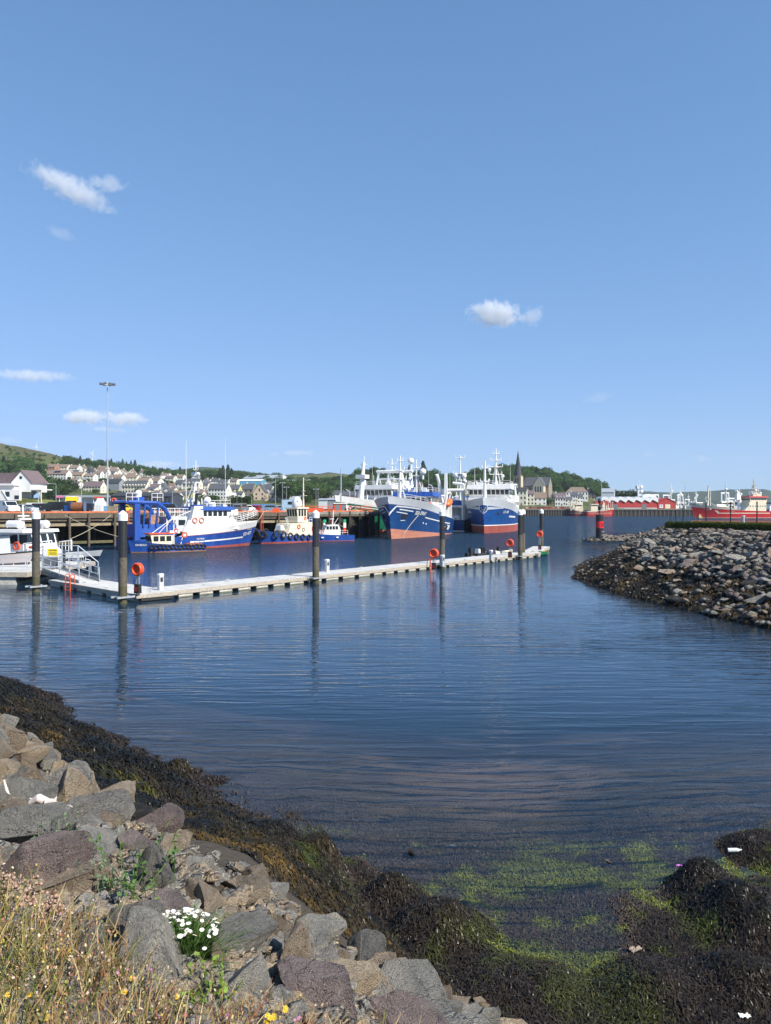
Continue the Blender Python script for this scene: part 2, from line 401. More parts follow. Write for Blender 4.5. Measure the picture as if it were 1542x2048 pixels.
ys = np.concatenate([np.arange(5, 40, 0.4), np.arange(40, 100, 2), np.arange(100, 901, 50)])
V, Fq = grid(xs, ys, lambda X, Y: X*0)
me = np_mesh('water', V, Fq, [wm], None, True)
dep = -height(V[:, 0], V[:, 1]); dep = np.where((np.abs(V[:, 0]) > 120) | (V[:, 1] > 160), 4, dep)
a = me.attributes.new('murk', 'FLOAT', 'POINT')
a.data.foreach_set('value', (0.98*(1-np.exp(-np.clip(dep-.05, 0, 9)/(2.2-1.7*sm(14, 22, V[:, 1]))))).astype(np.float32))
tag(link_mesh('water', me), kind='structure')
# ---------------------------------------------------------------- boulders
def rock_mesh(name, seed, sub=4, cuts=15, flat=1.0, rough=0.05):
    rr = np.random.default_rng(seed)
    bm_ = __import__('bmesh').new(); __import__('bmesh').ops.create_icosphere(bm_, subdivisions=sub, radius=1.0)
    V = np.array([v.co[:] for v in bm_.verts]); Fq = np.array([[v.index for v in f.verts] for f in bm_.faces]); bm_.free()
    V = V*np.array([1.0, rr.uniform(.7, .95), rr.uniform(.55, .8)*flat])*1.25
    for i in range(cuts):
        n = rr.normal(size=3); n /= np.linalg.norm(n); d = rr.uniform(.34, .80)*np.sqrt((n**2*np.array([1, .75, .5*flat])).sum())
        k = V@n-d; k = np.where(k > 0, k, 0); V = V-k[:, None]*n*0.97
    for i, v in enumerate(V):
        p = Vector(v)
        q = noise.fractal(p*2.2+Vector((seed, 0, 0)), .8, 2.1, 7)
        q2 = noise.noise(Vector((p.x*1.2, p.y*1.2, p.z*7+seed)))        # bedding planes
        V[i] = v*(1+rough*q*1.2+rough*0.5*q2)
    V /= np.abs(V).max(axis=0).max()
    return np_mesh(name, V, Fq, [ROCKM[0]])
def rock_material(name, a, b, vein, lichen=0.0):
    m = bpy.data.materials.new(name); m.use_nodes = True; nt = m.node_tree; N = nt.nodes.new; L = nt.links.new
    bs = nt.nodes['Principled BSDF']; bs.inputs['Roughness'].default_value = 0.85; bs.inputs['Specular IOR Level'].default_value = 0.25
    tc = N('ShaderNodeTexCoord'); oi = N('ShaderNodeObjectInfo')
    off = N('ShaderNodeVectorMath'); off.operation = 'MULTIPLY_ADD'; off.inputs[1].default_value = (1, 1, 1)
    L(tc.outputs['Object'], off.inputs[0])
    sc_ = N('ShaderNodeVectorMath'); sc_.operation = 'SCALE'; sc_.inputs[0].default_value = (37, 21, 53); L(oi.outputs['Random'], sc_.inputs['Scale']); L(sc_.outputs[0], off.inputs[2])
    def nz(scale, det, mapscale=None, ro=0.6):
        n = N('ShaderNodeTexNoise'); n.inputs['Scale'].default_value = scale; n.inputs['Detail'].default_value = det; n.inputs['Roughness'].default_value = ro
        if mapscale:
            mp = N('ShaderNodeMapping'); mp.inputs['Scale'].default_value = mapscale; mp.inputs['Rotation'].default_value = (0.4, 0.3, 0.2)
            L(off.outputs[0], mp.inputs[0]); L(mp.outputs[0], n.inputs['Vector'])
        else: L(off.outputs[0], n.inputs['Vector'])
        return n
    def ramp(src, p0, p1, c0, c1):
        r = N('ShaderNodeValToRGB'); r.color_ramp.elements[0].position = p0; r.color_ramp.elements[1].position = p1
        r.color_ramp.elements[0].color = (*c0, 1); r.color_ramp.elements[1].color = (*c1, 1); L(src, r.inputs[0]); return r.outputs[0]
    def mix(f, c0, c1):
        x = N('ShaderNodeMix'); x.data_type = 'RGBA'
        if isinstance(f, float): x.inputs[0].default_value = f
        else: L(f, x.inputs[0])
        for i, c in ((6, c0), (7, c1)):
            if isinstance(c, tuple): x.inputs[i].default_value = (*c, 1)
            else: L(c, x.inputs[i])
        return x.outputs[2]
    base = ramp(nz(1.6, 6).outputs['Fac'], 0.36, 0.64, a, b)
    lay = nz(3.0, 4, (0.8, 0.8, 5.0))
    base = mix(ramp(lay.outputs['Fac'], 0.45, 0.7, (0, 0, 0), (0.5, 0.5, 0.5)), base, tuple(x*0.55 for x in a))
    vn = nz(2.2, 3, (0.5, 3.0, 1.0))
    vr = N('ShaderNodeMath'); vr.operation = 'ABSOLUTE'; sb = N('ShaderNodeMath'); sb.operation = 'SUBTRACT'; sb.inputs[1].default_value = 0.5; L(vn.outputs['Fac'], sb.inputs[0]); L(sb.outputs[0], vr.inputs[0])
    base = mix(ramp(vr.outputs[0], 0.0, 0.016, (0.55, 0.55, 0.55), (0, 0, 0)), base, vein)
    gr = nz(26, 5, None, 0.75)
    msk = nz(2.6, 4); base = mix(ramp(msk.outputs['Fac'], 0.4, 0.62, (0, 0, 0), (.45, .45, .45)), base, tuple(x*.62 for x in b))
    vo = N('ShaderNodeTexVoronoi'); vo.feature = 'DISTANCE_TO_EDGE'; vo.inputs['Scale'].default_value = 2.1; wv = N('ShaderNodeVectorMath'); wv.operation = 'MULTIPLY_ADD'; wv.inputs[1].default_value = (.5, .5, .5); L(nz(3.5, 4).outputs['Color'], wv.inputs[0]); L(off.outputs[0], wv.inputs[2]); L(wv.outputs[0], vo.inputs['Vector'])
    base = mix(ramp(vo.outputs['Distance'], 0.0, 0.022, (.65, .65, .65), (0, 0, 0)), base, tuple(x*.22 for x in a))
    base = mix(ramp(gr.outputs['Fac'], 0.5, 0.75, (0, 0, 0), (0.55, 0.55, 0.55)), base, tuple(min(1, x*1.7) for x in b))
    base = mix(ramp(gr.outputs['Fac'], 0.3, 0.45, (0.55, 0.55, 0.55), (0, 0, 0)), base, tuple(x*0.4 for x in a))
    if lichen:
        l = nz(3.6, 7, None, 0.8)
        base = mix(ramp(l.outputs['Fac'], 0.59, 0.63, (0, 0, 0), (lichen,)*3), base, (0.55, 0.52, 0.45))
    hs = N('ShaderNodeHueSaturation'); mr = N('ShaderNodeMapRange'); mr.inputs[3].default_value = 0.95; mr.inputs[4].default_value = 1.45
    L(oi.outputs['Random'], mr.inputs[0]); L(mr.outputs[0], hs.inputs['Value']); L(base, hs.inputs['Color']); L(hs.outputs[0], bs.inputs['Base Color'])
    bp = N('ShaderNodeBump'); bp.inputs['Strength'].default_value = 0.9; bp.inputs['Distance'].default_value = 0.16
    ad = N('ShaderNodeMath'); ad.operation = 'MULTIPLY_ADD'; ad.inputs[1].default_value = 1.6; L(gr.outputs['Fac'], ad.inputs[0]); ck = N('ShaderNodeMapRange'); ck.inputs[2].default_value = .03; ck.inputs[3].default_value = -.9; ck.inputs[4].default_value = 0; L(vo.outputs['Distance'], ck.inputs[0]); sm_ = N('ShaderNodeMath'); sm_.operation = 'ADD'; L(nz(7, 5).outputs['Fac'], sm_.inputs[0]); L(ck.outputs[0], sm_.inputs[1]); L(sm_.outputs[0], ad.inputs[2]); L(ad.outputs[0], bp.inputs['Height']); L(bp.outputs[0], bs.inputs['Normal'])
    return m
ROCKM = [rock_material('slate_grey_rock', (.26, .25, .22), (.46, .43, .375), (.42, .38, .3), .75),
         rock_material('purple_rock', (.21, .165, .155), (.36, .285, .265), (.35, .27, .24), .35),
         rock_material('tan_rock', (.42, .31, .20), (.60, .49, .35), (.55, .46, .34), .2),
         rock_material('brown_rock', (.29, .225, .16), (.50, .40, .295), (.42, .34, .24), .5),
         rock_material('black_rock', (.025, .025, .025), (.06, .058, .055), (.2, .18, .16), .0),
         rock_material('pale_rock', (.2, .19, .17), (.36, .33, .29), (.55, .5, .42), .6)]
RNAME = ['slate grey', 'dark purple', 'tan', 'brown', 'black', 'pale grey']
ROCKS = [rock_mesh('boulder', 100+i, 5, 10+i % 5, [1, .85, 1.1, .7, 1.2, .95, .8, 1.0, .6, 1.15][i]) for i in range(10)]
RV = {}
def rock(p, size, mi, pick, rz, tilt, label, group=None, sq=(1, 1, 1)):
    k = (pick, mi)
    if k not in RV:
        me = ROCKS[pick].copy(); me.materials[0] = ROCKM[mi]; RV[k] = me
    o = link_mesh('boulder', RV[k], None, p); o.rotation_euler = (*tilt, rz); o.scale = (size*sq[0], size*sq[1], size*sq[2])
    return tag(o, label, 'boulder', group)
G_BANK = 'boulders of the near bank'
# the boulders one can tell apart: pixel centre, width, height there, kind, what marks it
KEY = [(62, 1735, 190, 130, 1, 'big dark purple slab at the left edge above the pink stonecrop', 3), (62, 1668, 165, 90, 0, 'long grey green slab lying under the white driftwood', 8),
 (192, 1690, 140, 75, 0, 'flat topped greenish slab between the purple rocks', 3), (268, 1688, 75, 80, 1, 'small upright purple rock beside a dark gap', 4), (262, 1636, 125, 65, 4, 'jagged black rock at the edge of the weed', 1),
 (165, 1772, 190, 105, 3, 'large rough tan grey boulder right of the purple slab', 2), (305, 1755, 100, 105, 5, 'pale boulder with a pointed top above the daisies', 7), (345, 1690, 110, 90, 3, 'brown streaked boulder beside the weed edge', 5),
 (138, 1596, 105, 80, 2, 'smooth tan boulder beside the driftwood tip', 7), (35, 1522, 95, 48, 2, 'low tan rock high on the bank by the left edge', 3), (112, 1548, 60, 54, 2, 'tan block below the weed on the upper bank', 9),
 (205, 1606, 80, 70, 0, 'grey cracked rock left of the black jagged rock', 6), (232, 1612, 60, 70, 3, 'narrow brown wedge leaning on the weed edge', 4), (245, 1850, 130, 100, 5, 'pale lichen spotted boulder behind the daisies', 0),
 (300, 1930, 200, 150, 0, 'big dull grey boulder with pink flowers before it', 7), (165, 1905, 120, 120, 0, 'bluish grey boulder with a rusty stain', 2), (405, 1790, 100, 105, 3, 'brown boulder with a shadowed hollow', 9),
 (500, 1790, 110, 95, 3, 'grey brown boulder next to the weed slope', 0), (535, 1858, 105, 110, 3, 'streaky tan brown boulder above the dark gap', 5), (470, 1882, 140, 80, 0, 'grey slab tilted over a brown underside', 8),
 (490, 1975, 160, 130, 0, 'grey green boulder with white veins', 2), (585, 1930, 95, 110, 3, 'tan boulder behind the large purple boulder', 7), (648, 2000, 200, 150, 1, 'large purple grey boulder with pale lichen at the foot of the picture', 0),
 (772, 1990, 130, 125, 3, 'brown boulder with a black shaded side at the weed edge', 4), (662, 1925, 75, 85, 3, 'small tan boulder wedged at the weed edge', 1), (555, 1885, 62, 55, 0, 'dark little rock above a black gap', 6),
 (582, 1818, 42, 78, 3, 'upright rusty brown stone standing in the weed', 4), (800, 2050, 220, 60, 0, 'long flat weathered slab at the lower edge', 8), (962, 2000, 40, 70, 2, 'tan sliver of rock poking from the weed', 4),
 (905, 2035, 55, 60, 3, 'grey brown stub of rock beside the flat slab', 9), (405, 1740, 90, 70, 0, 'grey rock over the brown hollow boulder', 6), (60, 1600, 120, 50, 0, 'flat dark rock beneath the driftwood fork', 8), (20, 1560, 70, 50, 0, 'grey rock at the left edge below the tan rocks', 5),
 (95, 1535, 60, 40, 0, 'grey chip between the tan rocks', 9), (340, 1830, 110, 70, 1, 'dark purple slab just above the daisies', 3), (430, 1925, 90, 70, 3, 'brown rock beside the daisies', 2), (15, 1470, 60, 30, 0, 'dark rock at the left edge under the weed', 1), (400, 1985, 90, 70, 0, 'grey rock low in the dry grass', 5), (715, 2040, 60, 60, 0, 'grey stone right of the large purple boulder', 6), (700, 1965, 40, 40, 2, 'small tan chip beside the large purple boulder', 1)]
placed = []
for u, v, w_, h_, mi, lab, pk in KEY:
    p = hit(u, min(v+h_*0.22, 2075))
    if p is None: continue
    d = p.y; s_ = w_/F*d*0.57
    asp = max(0.55, min(1.5, (h_/w_)/0.72))
    rock((p.x, p.y+s_*0.25, p.z+s_*0.08), s_, mi, pk, R.uniform(0, 6), (R.uniform(-.3, .3), R.uniform(-.3, .3)), lab+', near bank' if len(lab.split()) < 13 else lab, None, (1, 1, asp))
    placed.append((p.x, p.y, s_*0.8))
def gb(u): return np.interp(u, [-300, 0, 130, 220, 330, 420, 560, 640, 900], [1700, 1765, 1800, 1850, 1945, 1970, 2015, 2050, 2150])
SIZES = {0: 'large', 1: 'medium', 2: 'small'}
cnt = 0
for u, v in ((70, 1628), (110, 1622), (140, 1622), (20, 1600)):
    p = hit(u, v); placed.append((p.x, p.y, .22))
for tries in range(16000):
    u = R.uniform(-140, 960); v = R.uniform(1440, 2090)
    big = R.random()
    p = hit(u, v)
    if p is None or p.z < 1.6 or p.z > 4.1 or v > gb(u)+40 or u > rb(v)-20: continue
    s_ = (0.38 if big > .65 else 0.29 if big > .25 else 0.19)*R.uniform(.8, 1.25)*(0.7+p.y*0.03)
    if cnt > 120: s_ = min(s_, 0.2)
    if u > 560: s_ = min(s_, 0.17)
    if any((p.x-a)**2+(p.y-b)**2 < (0.55*(s_+c))**2 for a, b, c in placed): continue
    placed.append((p.x, p.y, s_)); cnt += 1
    mi = R.choices([0, 1, 2, 3, 5], [5, 1, 2+4*(p.y > 8), 5, 3])[0]
    k = 'large' if s_ > .3 else 'mid sized' if s_ > .18 else 'small'
    rock((p.x, p.y, p.z+s_*0.05), s_, mi, R.randrange(10), R.uniform(0, 6), (R.uniform(-.5, .5), R.uniform(-.5, .5)), f'{k} {RNAME[mi]} rock wedged among the near bank boulders', f'{k} {RNAME[mi]} rocks of the near bank')
    if cnt >= 230: break
# grit and chips in the gaps of the near bank
sv, sf, smi, k0, tot = [], [], [], 0, 0
chip = [(np.array([v.co[:] for v in m.vertices]), np.array([p.vertices[:] for p in m.polygons])) for m in [rock_mesh('grit', 320+i, 1, 5) for i in range(5)]]
chip2 = [(np.array([v.co[:] for v in m.vertices]), np.array([p.vertices[:] for p in m.polygons])) for m in [rock_mesh('grit', 330+i, 3, 9) for i in range(4)]]
for tries in range(5200):
    u = R.uniform(-140, 960); v = R.uniform(1440, 2090); p = hit(u, v)
    if p is None or u > rb(v)-15+R.gauss(0, 12): continue
    s_ = R.uniform(.012, .05)*(1+.05*p.y); bv, bf = R.choice(chip); a = R.uniform(0, 6.28); c, s0 = math.cos(a), math.sin(a)
    sv.append(bv@(np.array([[c, -s0, 0], [s0, c, 0], [0, 0, .8]])*s_).T+np.array([p.x, p.y, p.z+.01])); sf.append(bf+k0); k0 += len(bv); smi.append(np.full(len(bf), R.randrange(4)))
for tries in range(4200):      # the same bank beyond the picture's lower edge
    x, y = R.uniform(-7, 8), R.uniform(.8, 7.5); z = float(look(np.array([x]), np.array([y]))[0]); u = U0+F*x/y; v = V0+F*(H-z)/y
    if z < 1.45 or (v < 2090 and -150 < u < 1700): continue
    s_ = R.choice([.05, .1, .16, .22, .3])*R.uniform(.8, 1.2)*(.5 if z > 4.2 else 1); bv, bf = R.choice(chip2); a = R.uniform(0, 6.28); c, s0 = math.cos(a), math.sin(a)
    sv.append(bv@(np.array([[c, -s0, 0], [s0, c, 0], [0, 0, .8]])*s_).T+np.array([x, y, z])); sf.append(bf+k0); k0 += len(bv); smi.append(np.full(len(bf), R.randrange(4)))
tag(link_mesh('grit', np_mesh('grit', np.concatenate(sv), np.concatenate(sf), [ROCKM[0], ROCKM[2], ROCKM[3], ROCKM[5]], None, False, np.concatenate(smi))), kind='stuff')
# ---------------------------------------------------------------- breakwater armour stones
G_BW = 'armour stones of the breakwater'
plc = []; cnt = 0; smallV = []
for tries in range(16000):
    u = R.uniform(1150, 1600); v = R.uniform(1064, 1262) if tries % 3 else R.uniform(1064, 1150)
    p = hit(u, v)
    if p is None or p.y < 30 or p.y > 80 or p.z < 0.05: continue
    headness = sm(1330, 1200, u)          # the head has small rubble
    s_ = R.uniform(.3, .72)*(1-.45*float(headness))*(0.8+0.4*(p.z < 3.2))
    if p.z > 3.95: continue
    if p.z < 2.0 and R.random() < 0.9: continue
    if any((p.x-a)**2+(p.y-b)**2 < (0.62*(s_+c))**2 for a, b, c in plc): continue
    plc.append((p.x, p.y, s_)); cnt += 1
    low = p.z < 1.5
    mi = R.choices([0, 3, 5, 4, 1], [6, 3, 2, 3, 1])[0] if not low else R.choices([3, 4, 0], [2, 4, 1])[0]
    k = 'large' if s_ > .5 else 'small'
    where = 'near the weedy waterline' if low else 'high on' if p.z > 2.8 else 'halfway up'
    rock((p.x, p.y, p.z+s_*0.12), s_, mi, R.randrange(10), R.uniform(0, 6), (R.uniform(-.3, .3), R.uniform(-.3, .3)),
         f'{k} {RNAME[mi]} armour stone {where if not low else where+" of"} the breakwater slope', f'{k} {RNAME[mi]} breakwater stones {where}', (1.2, 1, .62))
    if cnt >= 165: break
# the countless smaller rubble of the same slope and of the spit: one mass
sv, sf, smi = [], [], []; k0 = 0
base = [(np.array([v.co[:] for v in m.vertices]), np.array([p.vertices[:] for p in m.polygons])) for m in [rock_mesh('rubble', 300+i, 1, 5) for i in range(5)]]
tot = 0
for tries in range(15000):
    if R.random() < 0.88:
        u = R.uniform(1148, 1640); v = R.uniform(1054, 1268)
    else:
        u = R.uniform(1178, 1330); v = R.uniform(1066, 1092)
    p = hit(u, v)
    if p is None or p.y < 29 or p.z > 4.15 or p.z < 0.03: continue
    if p.z < 2.0+R.gauss(0, .25) and R.random() < 0.93 and p.y < 100: continue
    s_ = R.uniform(.12, .34)*(1.5 if p.y > 100 else 1)*(.7 if u < 1330 else 1)
    bv, bf = R.choice(base); a = R.uniform(0, 6.28); c, s0 = math.cos(a), math.sin(a)
    M = np.array([[c, -s0, 0], [s0, c, 0], [0, 0, .8]])*s_
    sv.append(bv@M.T+np.array([p.x, p.y, p.z+.06])); sf.append(bf+k0); k0 += len(bv)
    smi.append(np.full(len(bf), R.choices([0, 1, 2, 3], [4, 3, 2, 2])[0])); tot += 1  # black stones mixed in so the colour carries the shade of this slope
    if tot > 7500: break
me = np_mesh('rubble', np.concatenate(sv), np.concatenate(sf), [ROCKM[0], ROCKM[4], ROCKM[3], ROCKM[1]], None, False, np.concatenate(smi))
tag(link_mesh('rubble', me), kind='stuff')
# ---------------------------------------------------------------- seaweed
weed_m = attr_mat('seaweed', 0.38, 0.3)
def strips(P0, Dv, n, w, lift, cols, zf=None, fall=None):
    """n-segment ribbons that follow the ground: P0 (k,2), Dv (k,2) step per segment, w half width"""
    k = len(P0); rows = []
    pos = P0.copy(); d = Dv.copy()
    for i in range(n+1):
        z = zf(pos[:, 0], pos[:, 1])
        rows.append(np.column_stack([pos, z+lift[:, i]]))
        ang = NR.normal(0, 0.55, k); c, s = np.cos(ang), np.sin(ang)
        d = np.column_stack([d[:, 0]*c-d[:, 1]*s, d[:, 0]*s+d[:, 1]*c]); pos = pos+d
    V = []; 
    for i, r in enumerate(rows):
        t = rows[min(i+1, n)]-rows[max(i-1, 0)]
        sd_ = np.column_stack([-t[:, 1], t[:, 0], NR.normal(0, .4, k)*np.hypot(t[:, 0], t[:, 1])]); sd_ /= np.linalg.norm(sd_, axis=1)[:, None]+1e-9
        ww = (w*(1.0 if i < n else 0.3))[:, None]
        V += [r-sd_*ww, r+sd_*ww]
    V = np.stack(V, 1).reshape(-1, 3); m = 2*(n+1)
    b = (np.arange(k)*m)[:, None]; q = []
    for i in range(n): q.append(np.stack([b[:, 0]+2*i, b[:, 0]+2*i+1, b[:, 0]+2*i+3, b[:, 0]+2*i+2], 1))
    return V, np.stack(q, 1).reshape(-1, 4), np.repeat(cols, m, axis=0)
def zclip(x, y): return height(x, y)
def scatter(n, ulo, uhi, dlo, dhi):
    u = NR.uniform(ulo, uhi, n); d = NR.uniform(dlo, dhi, n); return (u-U0)/F*d, d
def weed(n, ulo, uhi, dlo, dhi, zmax, seg, wid, lmul=1.0, zmin=-0.4, dark=0):
    x, y = scatter(n, ulo, uhi, dlo, dhi); z = height(x, y)
    zb = zmax+(fbm(x*1.3, y*1.3, 3, 71)-0.5)*1.1
    pu = U0+F*x/y; pv = V0+F*(H-z)/y
    ok = (z > zmin) & (((z < zb) if dark else (pu > rb(pv)-48+(fbm(x*1.5, y*1.5, 3, 71)-.5)*80)) & (z < 3.4)) & ((z > 0) | (NR.random(len(x)) < sm(-.42, -.08, z)*sm(17, 12, y)))
    x, y, z = x[ok], y[ok], z[ok]
    e = 0.12; gx = height(x+e, y)-height(x-e, y); gy = height(x, y+e)-height(x, y-e)
    gn = np.hypot(gx, gy)+1e-6; dirx, diry = -gx/gn, -gy/gn
    a = NR.normal(0, 1.0, len(x))+(NR.random(len(x)) < .3)*NR.uniform(-3, 3, len(x)); c, s = np.cos(a), np.sin(a)
    dx, dy = dirx*c-diry*s, dirx*s+diry*c; sl = 1/np.sqrt(1+(1.3*gn/(2*e))**2); dx, dy = dx*sl, dy*sl
    st = NR.uniform(.02, .06, len(x))*lmul
    c_, gr = weed_tint(x, y, z)
    if dark: c_ = np.array([.03, .025, .015])+np.array([.055, .035, .012])*sm(.4, .65, fbm(x*.7, y*.7, 3, 88))[:, None]
    c_ = c_*(NR.uniform(.2, 1.15, len(x))+.5*(z < 0))[:, None]
    lift = np.column_stack([np.zeros(len(x))]+[NR.uniform(.01, .06, len(x))*lmul*f for f in np.linspace(1.0, .3, seg)])
    return strips(np.column_stack([x, y]), np.column_stack([dx*st, dy*st]), seg, np.full(len(x), wid)*NR.uniform(.6, 1.5, len(x)), lift, c_, zclip)
parts = [weed(120000, -260, 1760, 4.6, 17, 2.15, 4, .0065), weed(22000, 1700, 2700, 4.6, 15, 2.15, 4, .0075, 1.2), weed(60000, -260, 500, 12, 30, 2.15, 4, .012, 1.5), weed(110000, 1100, 1760, 29, 72, 2.5, 3, .035, 3.0, 0.03, 1), weed(60000, 560, 1760, 6.5, 15, .45, 3, .0045, .8)]
off = 0; Vs, Fs, Cs = [], [], []
for V, Fq, C in parts: Vs.append(V); Fs.append(Fq+off); Cs.append(C); off += len(V)
tag(link_mesh('seaweed', np_mesh('seaweed', np.concatenate(Vs), np.concatenate(Fs), [weed_m], np.concatenate(Cs))), kind='stuff')
# ---------------------------------------------------------------- dry grass on the bank top
grass_m = attr_mat('dry_grass', 0.8, 0.2)
x, y = scatter(150000, -420, 1500, 1.9, 6.5); z = height(x, y)
pu = U0+F*x/y; pv = V0+F*(H-z)/y
dens = sm(-20, 110, pv-gb(pu)+(fbm(x*2, y*2, 3, 90)-.5)*120)
ok = (NR.random(len(x)) < dens*0.36) & (z > 2.6)
x, y, z = x[ok], y[ok], z[ok]; k = len(x)
hgt = NR.uniform(.04, .17, k)*(0.5+fbm(x*1.5, y*1.5, 3, 91)); lean = NR.normal(0, .32, (k, 2))+np.array([.1, .05])
pal = np.array([[.40, .29, .12], [.30, .2, .08], [.27, .12, .06], [.12, .15, .035], [.5, .4, .22], [.2, .16, .05]])
kind = fbm(x*2.2, y*2.2, 3, 92)
idx = np.where(kind > .55, NR.choice([3, 5, 0], k), np.where(kind < .42, NR.choice([2, 1, 4], k), NR.choice(6, k)))
c_ = pal[idx]*NR.uniform(.6, 1.25, k)[:, None]; rows = []
for t in (0, .4, .75, 1.0):
    rows.append(np.column_stack([x+lean[:, 0]*hgt*t*t, y+lean[:, 1]*hgt*t*t, z-0.02+hgt*t]))
a = NR.uniform(0, PI, k); sd_ = np.column_stack([np.cos(a), np.sin(a)*.4, a*0])
V = []
for r, ww in zip(rows, (.0022, .002, .0017, .0006)): V += [r-sd_*ww, r+sd_*ww]
V = np.stack(V, 1).reshape(-1, 3); b = np.arange(k)*8
Fq = np.stack([np.stack([b+2*i, b+2*i+1, b+2*i+3, b+2*i+2], 1) for i in range(3)], 1).reshape(-1, 4)
C = np.repeat(c_, 8, axis=0)
# seed heads and tiny leaves scattered up the stems
hd = NR.choice(k, int(k*1.6)); tt = NR.uniform(.35, 1.0, len(hd)); pc = np.column_stack([x[hd]+lean[hd, 0]*hgt[hd]*tt**2, y[hd]+lean[hd, 1]*hgt[hd]*tt**2, z[hd]+hgt[hd]*tt])+NR.normal(0, .008, (len(hd), 3))
ss = NR.uniform(.002, .006, len(hd))[:, None]; d1 = NR.normal(size=(len(hd), 3)); d2 = NR.normal(size=(len(hd), 3))
d1 /= np.linalg.norm(d1, axis=1)[:, None]; d2 /= np.linalg.norm(d2, axis=1)[:, None]
V2 = np.stack([pc-d1*ss, pc-d2*ss, pc+d1*ss, pc+d2*ss], 1).reshape(-1, 3); b = np.arange(len(hd))*4+len(V)
pal2 = np.array([[.42, .2, .12], [.5, .36, .2], [.3, .12, .08], [.5, .38, .12], [.16, .18, .04], [.55, .42, .34]])
C2 = np.repeat(pal2[NR.choice(6, len(hd))]*NR.uniform(.6, 1.3, len(hd))[:, None], 4, axis=0)
me = np_mesh('dry_grass', np.concatenate([V, V2]), np.concatenate([Fq, np.stack([b, b+1, b+2, b+3], 1)]), [grass_m], np.concatenate([C, C2]))
tag(link_mesh('dry_grass', me), kind='stuff')
# ---------------------------------------------------------------- plants and flowers among the boulders
leafg = mat('herb_leaf', (.07, .14, .025), .7, var=.4, scale=20)
petal = mat('white_petal', (.85, .85, .82), .6); yel = mat('yellow_petal', (.75, .48, .02), .6); pink = mat('pink_petal', (.6, .25, .42), .6)
stalk = mat('dry_stalk', (.3, .21, .11), .8, var=.3, scale=20)
def flower_mesh(name, n, r, pm, cm):
    m = MB()
    for i in range(n):
        a = 2*PI*i/n; c, s = math.cos(a), math.sin(a); a2 = a+.24; a3 = a-.24
        m.add([(0, 0, 0), (r*.8*math.cos(a3), r*.8*math.sin(a3), r*.12), (r*c, r*s, r*.05), (r*.8*math.cos(a2), r*.8*math.sin(a2), r*.12)], [(0, 1, 2, 3)], pm)
    m.sph((0, 0, r*.08), (r*.28, r*.28, r*.2), cm, 7, 4)
    o = m.build(name); return o
def top_of(u, v):
    p = hit(u, v); return p
# ox-eye daisies
c0 = hit(362, 1915)
dr = T('daisy_plant', 'bushy clump of white daisies growing between the grey boulders', 'plant', c0); dr.scale = (.74, .74, .5)
n = 1500; px = NR.normal(0, .07, n); py = NR.normal(0, .06, n); hh = NR.uniform(.1, .27, n)*(1-.6*np.clip(np.hypot(px, py)/.3, 0, 1)); ln = np.column_stack([px, py])*.7+NR.normal(0, .03, (n, 2))
rows = [np.column_stack([px+ln[:, 0]*t*t, py+ln[:, 1]*t*t, hh*t]) for t in (0, .5, 1)]
a = NR.uniform(0, PI, n); sd_ = np.column_stack([np.cos(a), np.sin(a), a*0]); V = []
for r, ww in zip(rows, (.002, .0035, .001)): V += [r-sd_*ww, r+sd_*ww]
V = np.stack(V, 1).reshape(-1, 3); b = np.arange(n)*6
Fq = np.stack([np.stack([b+2*i, b+2*i+1, b+2*i+3, b+2*i+2], 1) for i in range(2)], 1).reshape(-1, 4)
link_mesh('foliage', np_mesh('foliage', V, Fq, [leafg]), dr)
fp = flower_mesh('flower', 12, .0125, petal, yel); fp.parent = dr
for i in range(96):
    o = fp if i == 0 else fp.copy()
    if i: COL.objects.link(o)
    ax, ay = R.gauss(-.01, .09), R.gauss(.0, .07); k_ = max(0, 1-math.hypot(ax, ay)/.26)
    o.location = (ax*1.25, ay*1.2, .09+.2*k_+R.uniform(0, .04)); o.rotation_euler = (R.uniform(.1, .9), R.uniform(-.4, .4), R.uniform(0, 6))
    o.scale = [R.uniform(.75, 1.2)]*3
def herb(u, v, n, r, label, name='green_herb', m=leafg, ls=.022):
    c = hit(u, v)
    if c is None: return
    t = MB()
    for i in range(n):
        b_ = Vector((R.gauss(0, r*.3), R.gauss(0, r*.25), 0)); tip = b_+Vector((R.gauss(0, r*.5), R.gauss(0, r*.4), R.uniform(.4, 1.2)*r))
        t.cyl(b_, tip, .0015, m, n=3, caps=False)
        for j in range(7):
            q = b_.lerp(tip, R.uniform(.2, 1)); d1 = Vector((R.gauss(0, 1), R.gauss(0, 1), R.gauss(0, .7))).normalized()*ls*R.uniform(.6, 1.3); d2 = Vector((R.gauss(0, 1), R.gauss(0, 1), R.gauss(0, .7))).normalized()*ls*.45
            t.add([q, q+d1*.5+d2, q+d1, q+d1*.5-d2], [(0, 1, 2, 3)], m)
    return tag(t.build(name, None, c+Vector((0, 0, .02))), label, 'plant')
grey_leaf = mat('grey_green_leaf', (.13, .19, .1), .7, var=.3, scale=20)
herb(112, 1712, 14, .16, 'grey green herb sprouting beside the purple slab', m=grey_leaf)
herb(275, 1798, 22, .2, 'sprawling green herb between the pale boulders')
herb(200, 1800, 10, .1, 'small green herb below the tan grey boulder', m=grey_leaf)
herb(425, 2015, 12, .12, 'bright green leafy herb low in the dry grass', m=mat('bright_leaf', (.14, .22, .02), .7, var=.3, scale=20))
